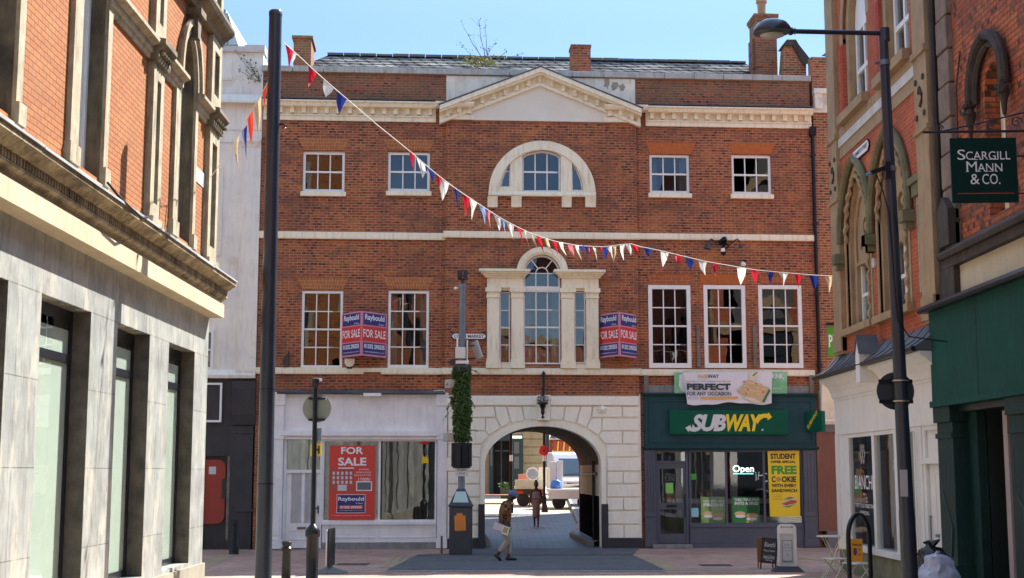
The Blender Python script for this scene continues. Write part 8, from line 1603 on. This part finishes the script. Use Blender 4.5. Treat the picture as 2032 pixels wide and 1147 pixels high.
k1 = adT((.10,.09,.50,.085,.085), adT((.04,.09,.72,.10,.10), 0)); adT((.095,.09,.13,.072,.07), k1); k2 = adT((.08,-.09,.47,.088,.085), adT((.02,-.09,.72,.105,.10), 0)); adT((-.13,-.09,.20,.07,.07), k2)
skin('trousers', JT, ET, TRO, r, W)
for (hx, hy, hz, tx, tz) in ((.06,.09,.045,.28,.035), (-.21,-.09,.13,-.08,.035)):
    m = MB(W); m.tube([(hx-.03,hy,hz+.02), (hx+.02,hy,hz), ((hx+tx)/2,hy,(hz+tz)/2+.005), (tx-.02,hy,tz), (tx+.015,hy,tz-.005)], [.03,.048,.046,.04,.02], 10); m.build('shoe', SHOE, r, smooth=True)
pp_ = thing('folded_papers', 'white folded papers and magazine held low in the walking man\'s hand', 'magazine', WM[r.name].translation+Vector((-.05, -.25, .75))); m = MB(W @ Matrix.Translation((-.05,-.255,.80)) @ Matrix.Rotation(math.radians(20), 4, 'Y')); m.box(-.22, .02, -.012, .0, -.10, .07); m.build('papers', flat('paper_pale', (.62,.58,.62), .7), pp_); m = MB(W @ Matrix.Translation((-.05,-.27,.78)) @ Matrix.Rotation(math.radians(18), 4, 'Y')); m.box(.0, .17, -.01, .0, -.12, .08); o = m.build('magazine', WHT, pp_); m = MB(W @ Matrix.Translation((-.05,-.272,.78)) @ Matrix.Rotation(math.radians(18), 4, 'Y')); m.box(.02, .14, -.011, -.009, -.08, .06); m.build('cover_print', flat('print_olive', (.42,.40,.12), .6), o)
# woman walking towards us
Yw = 49.5; q = at(1064, 1040, Yw); zw = zy(Yw); r, W = person_at('woman in a long grey sleeveless dress with a handbag, walking towards us through the passage', q.x, Yw, zw, math.radians(-90), (at(1064,957,Yw).z-zw)/1.70)
J = [(0,0,.92,.09,.14)]; E = []; w1 = add((.0,0,1.08,.085,.11), 0); ch_ = add((.0,0,1.25,.095,.13), w1); nk0 = add((0,0,1.40,.06,.08), ch_); nk = add((.01,0,1.48,.04,.042), nk0); hd = add((.02,0,1.56,.045,.045), nk)
ka = add((.07,.07,.50,.055,.055), add((.02,.08,.80,.08,.08), 0)); fa = add((.12,.07,.09,.036,.036), ka); ta = add((.10,.07,.05,.032,.036), fa); add((.23,.07,.025,.025,.036), ta)
kb = add((.0,-.07,.50,.055,.055), add((.0,-.08,.80,.08,.08), 0)); fb_ = add((-.10,-.06,.11,.036,.036), kb); tb = add((-.12,-.06,.06,.032,.036), fb_); add((.0,-.06,.025,.025,.036), tb)
for s_ in (-1, 1): sh = add((.0,s_*.17,1.37,.045,.045), nk0); el = add((-.03,s_*.23,1.12,.034,.034), sh); wr = add((.03,s_*.25,.90,.025,.027), el); hand(J, E, wr, J[wr][:3], (.1,0,-1), (.9,0,.1), .5)
skin('body', J, E, SKN, r, W); m = MB(W); HM = head(m, (.03,0,1.585), 0, 0); m.build('head', SKN, r, smooth=True); m = MB(W); m.lathe([(.085,-.02),(.092,.04),(.08,.09),(.05,.12),(.055,.15),(.04,.185),(.001,.19)], (0,0,0), 16); m.v = [tuple(HM @ Vector((x-.025, y, z+.02))) for x, y, z in m.v]; m.build('hair', HAIR, r, smooth=True)
JS = [(0,0,.92,.15,.20)]; ES = []; a2 = adS((0,0,1.08,.135,.17), 0); a3 = adS((0,0,1.25,.145,.19), a2); a4 = adS((0,0,1.38,.10,.15), a3); b1 = adS((.01,0,.70,.16,.20), 0); b2 = adS((.01,0,.46,.16,.18), b1); adS((.0,0,.32,.15,.17), b2); skin('dress', JS, ES, DRESS, r, W)
for (x_, y_, z_) in ((.12,.07,.03), (-.11,-.06,.03)): m = MB(W); m.tube([(x_-.04,y_,z_+.01), (x_+.04,y_,z_), (x_+.15,y_,z_-.005)], [.035,.036,.02], 8); m.build('shoe', SHOE, r, smooth=True)
m = MB(W); hb = thing('handbag', 'grey tote handbag hanging from the arm of the woman in grey', 'handbag', W @ Vector((.05,.30,.55))); m.add([(-.05,.20,.55),(-.05,.46,.55),(.08,.46,.55),(.08,.20,.55),(-.02,.24,.85),(-.02,.42,.85),(.05,.42,.85),(.05,.24,.85)], [(0,3,2,1),(4,5,6,7),(0,1,5,4),(1,2,6,5),(2,3,7,6),(3,0,4,7)]); m.build('bag_body', BAG, hb, bevel=.01); m = MB(W); m.tube([(.015,.26,.85),(.015,.27,.98),(.015,.33,1.02),(.015,.38,.98),(.015,.40,.85)], .010, 6); m.build('strap', BAG, hb)
# ================================================================== LIGHT, SKY, RENDER
p_, q_ = .62, .73; sd = Vector((p_, q_, 1.)).normalized(); el = math.asin(sd.z); az = math.atan2(sd.x, sd.y)
sun = bpy.data.lights.new('sun', 'SUN'); so = bpy.data.objects.new('sun', sun); COL.objects.link(so); so.rotation_euler = (-sd).to_track_quat('-Z', 'Y').to_euler(); sun.energy = SUNE; sun.angle = math.radians(.53); sun.color = (1., .945, .86); so.location = (20, 10, 30)
w = bpy.data.worlds.new('World'); S.world = w; w.use_nodes = True; nt = w.node_tree; bg = nt.nodes['Background']; sky = nt.nodes.new('ShaderNodeTexSky'); sky.sky_type = 'NISHITA'; sky.sun_disc = False; sky.sun_elevation = el; sky.sun_rotation = az; sky.air_density = 1.0; sky.dust_density = .0; sky.ozone_density = 3.0
tc = nt.nodes.new('ShaderNodeTexCoord'); sx = nt.nodes.new('ShaderNodeSeparateXYZ'); nt.links.new(tc.outputs['Generated'], sx.inputs[0])
mr = nt.nodes.new('ShaderNodeMapRange'); mr.interpolation_type = 'SMOOTHSTEP'; mr.inputs[1].default_value = .30; mr.inputs[2].default_value = .62; nt.links.new(sx.outputs[2], mr.inputs[0])
gr = mix(nt, mr.outputs[0], (.385, .385, .41), (1.62, 1.36, 1.04)); cl_ = mix(nt, 1., sky.outputs[0], gr, 'MULTIPLY')
nt.links.new(cl_, bg.inputs[0]); bg.inputs[1].default_value = SKYS
S.render.engine = 'CYCLES'; S.view_settings.view_transform = 'Standard'; S.view_settings.look = 'None'; S.view_settings.exposure = EXPO; S.view_settings.gamma = 1
S.cycles.max_bounces = 8; S.cycles.transparent_max_bounces = 10; S.cycles.diffuse_bounces = 4; S.cycles.glossy_bounces = 3; S.cycles.caustics_reflective = False; S.cycles.caustics_refractive = False
S.render.resolution_x = 1024; S.render.resolution_y = 578
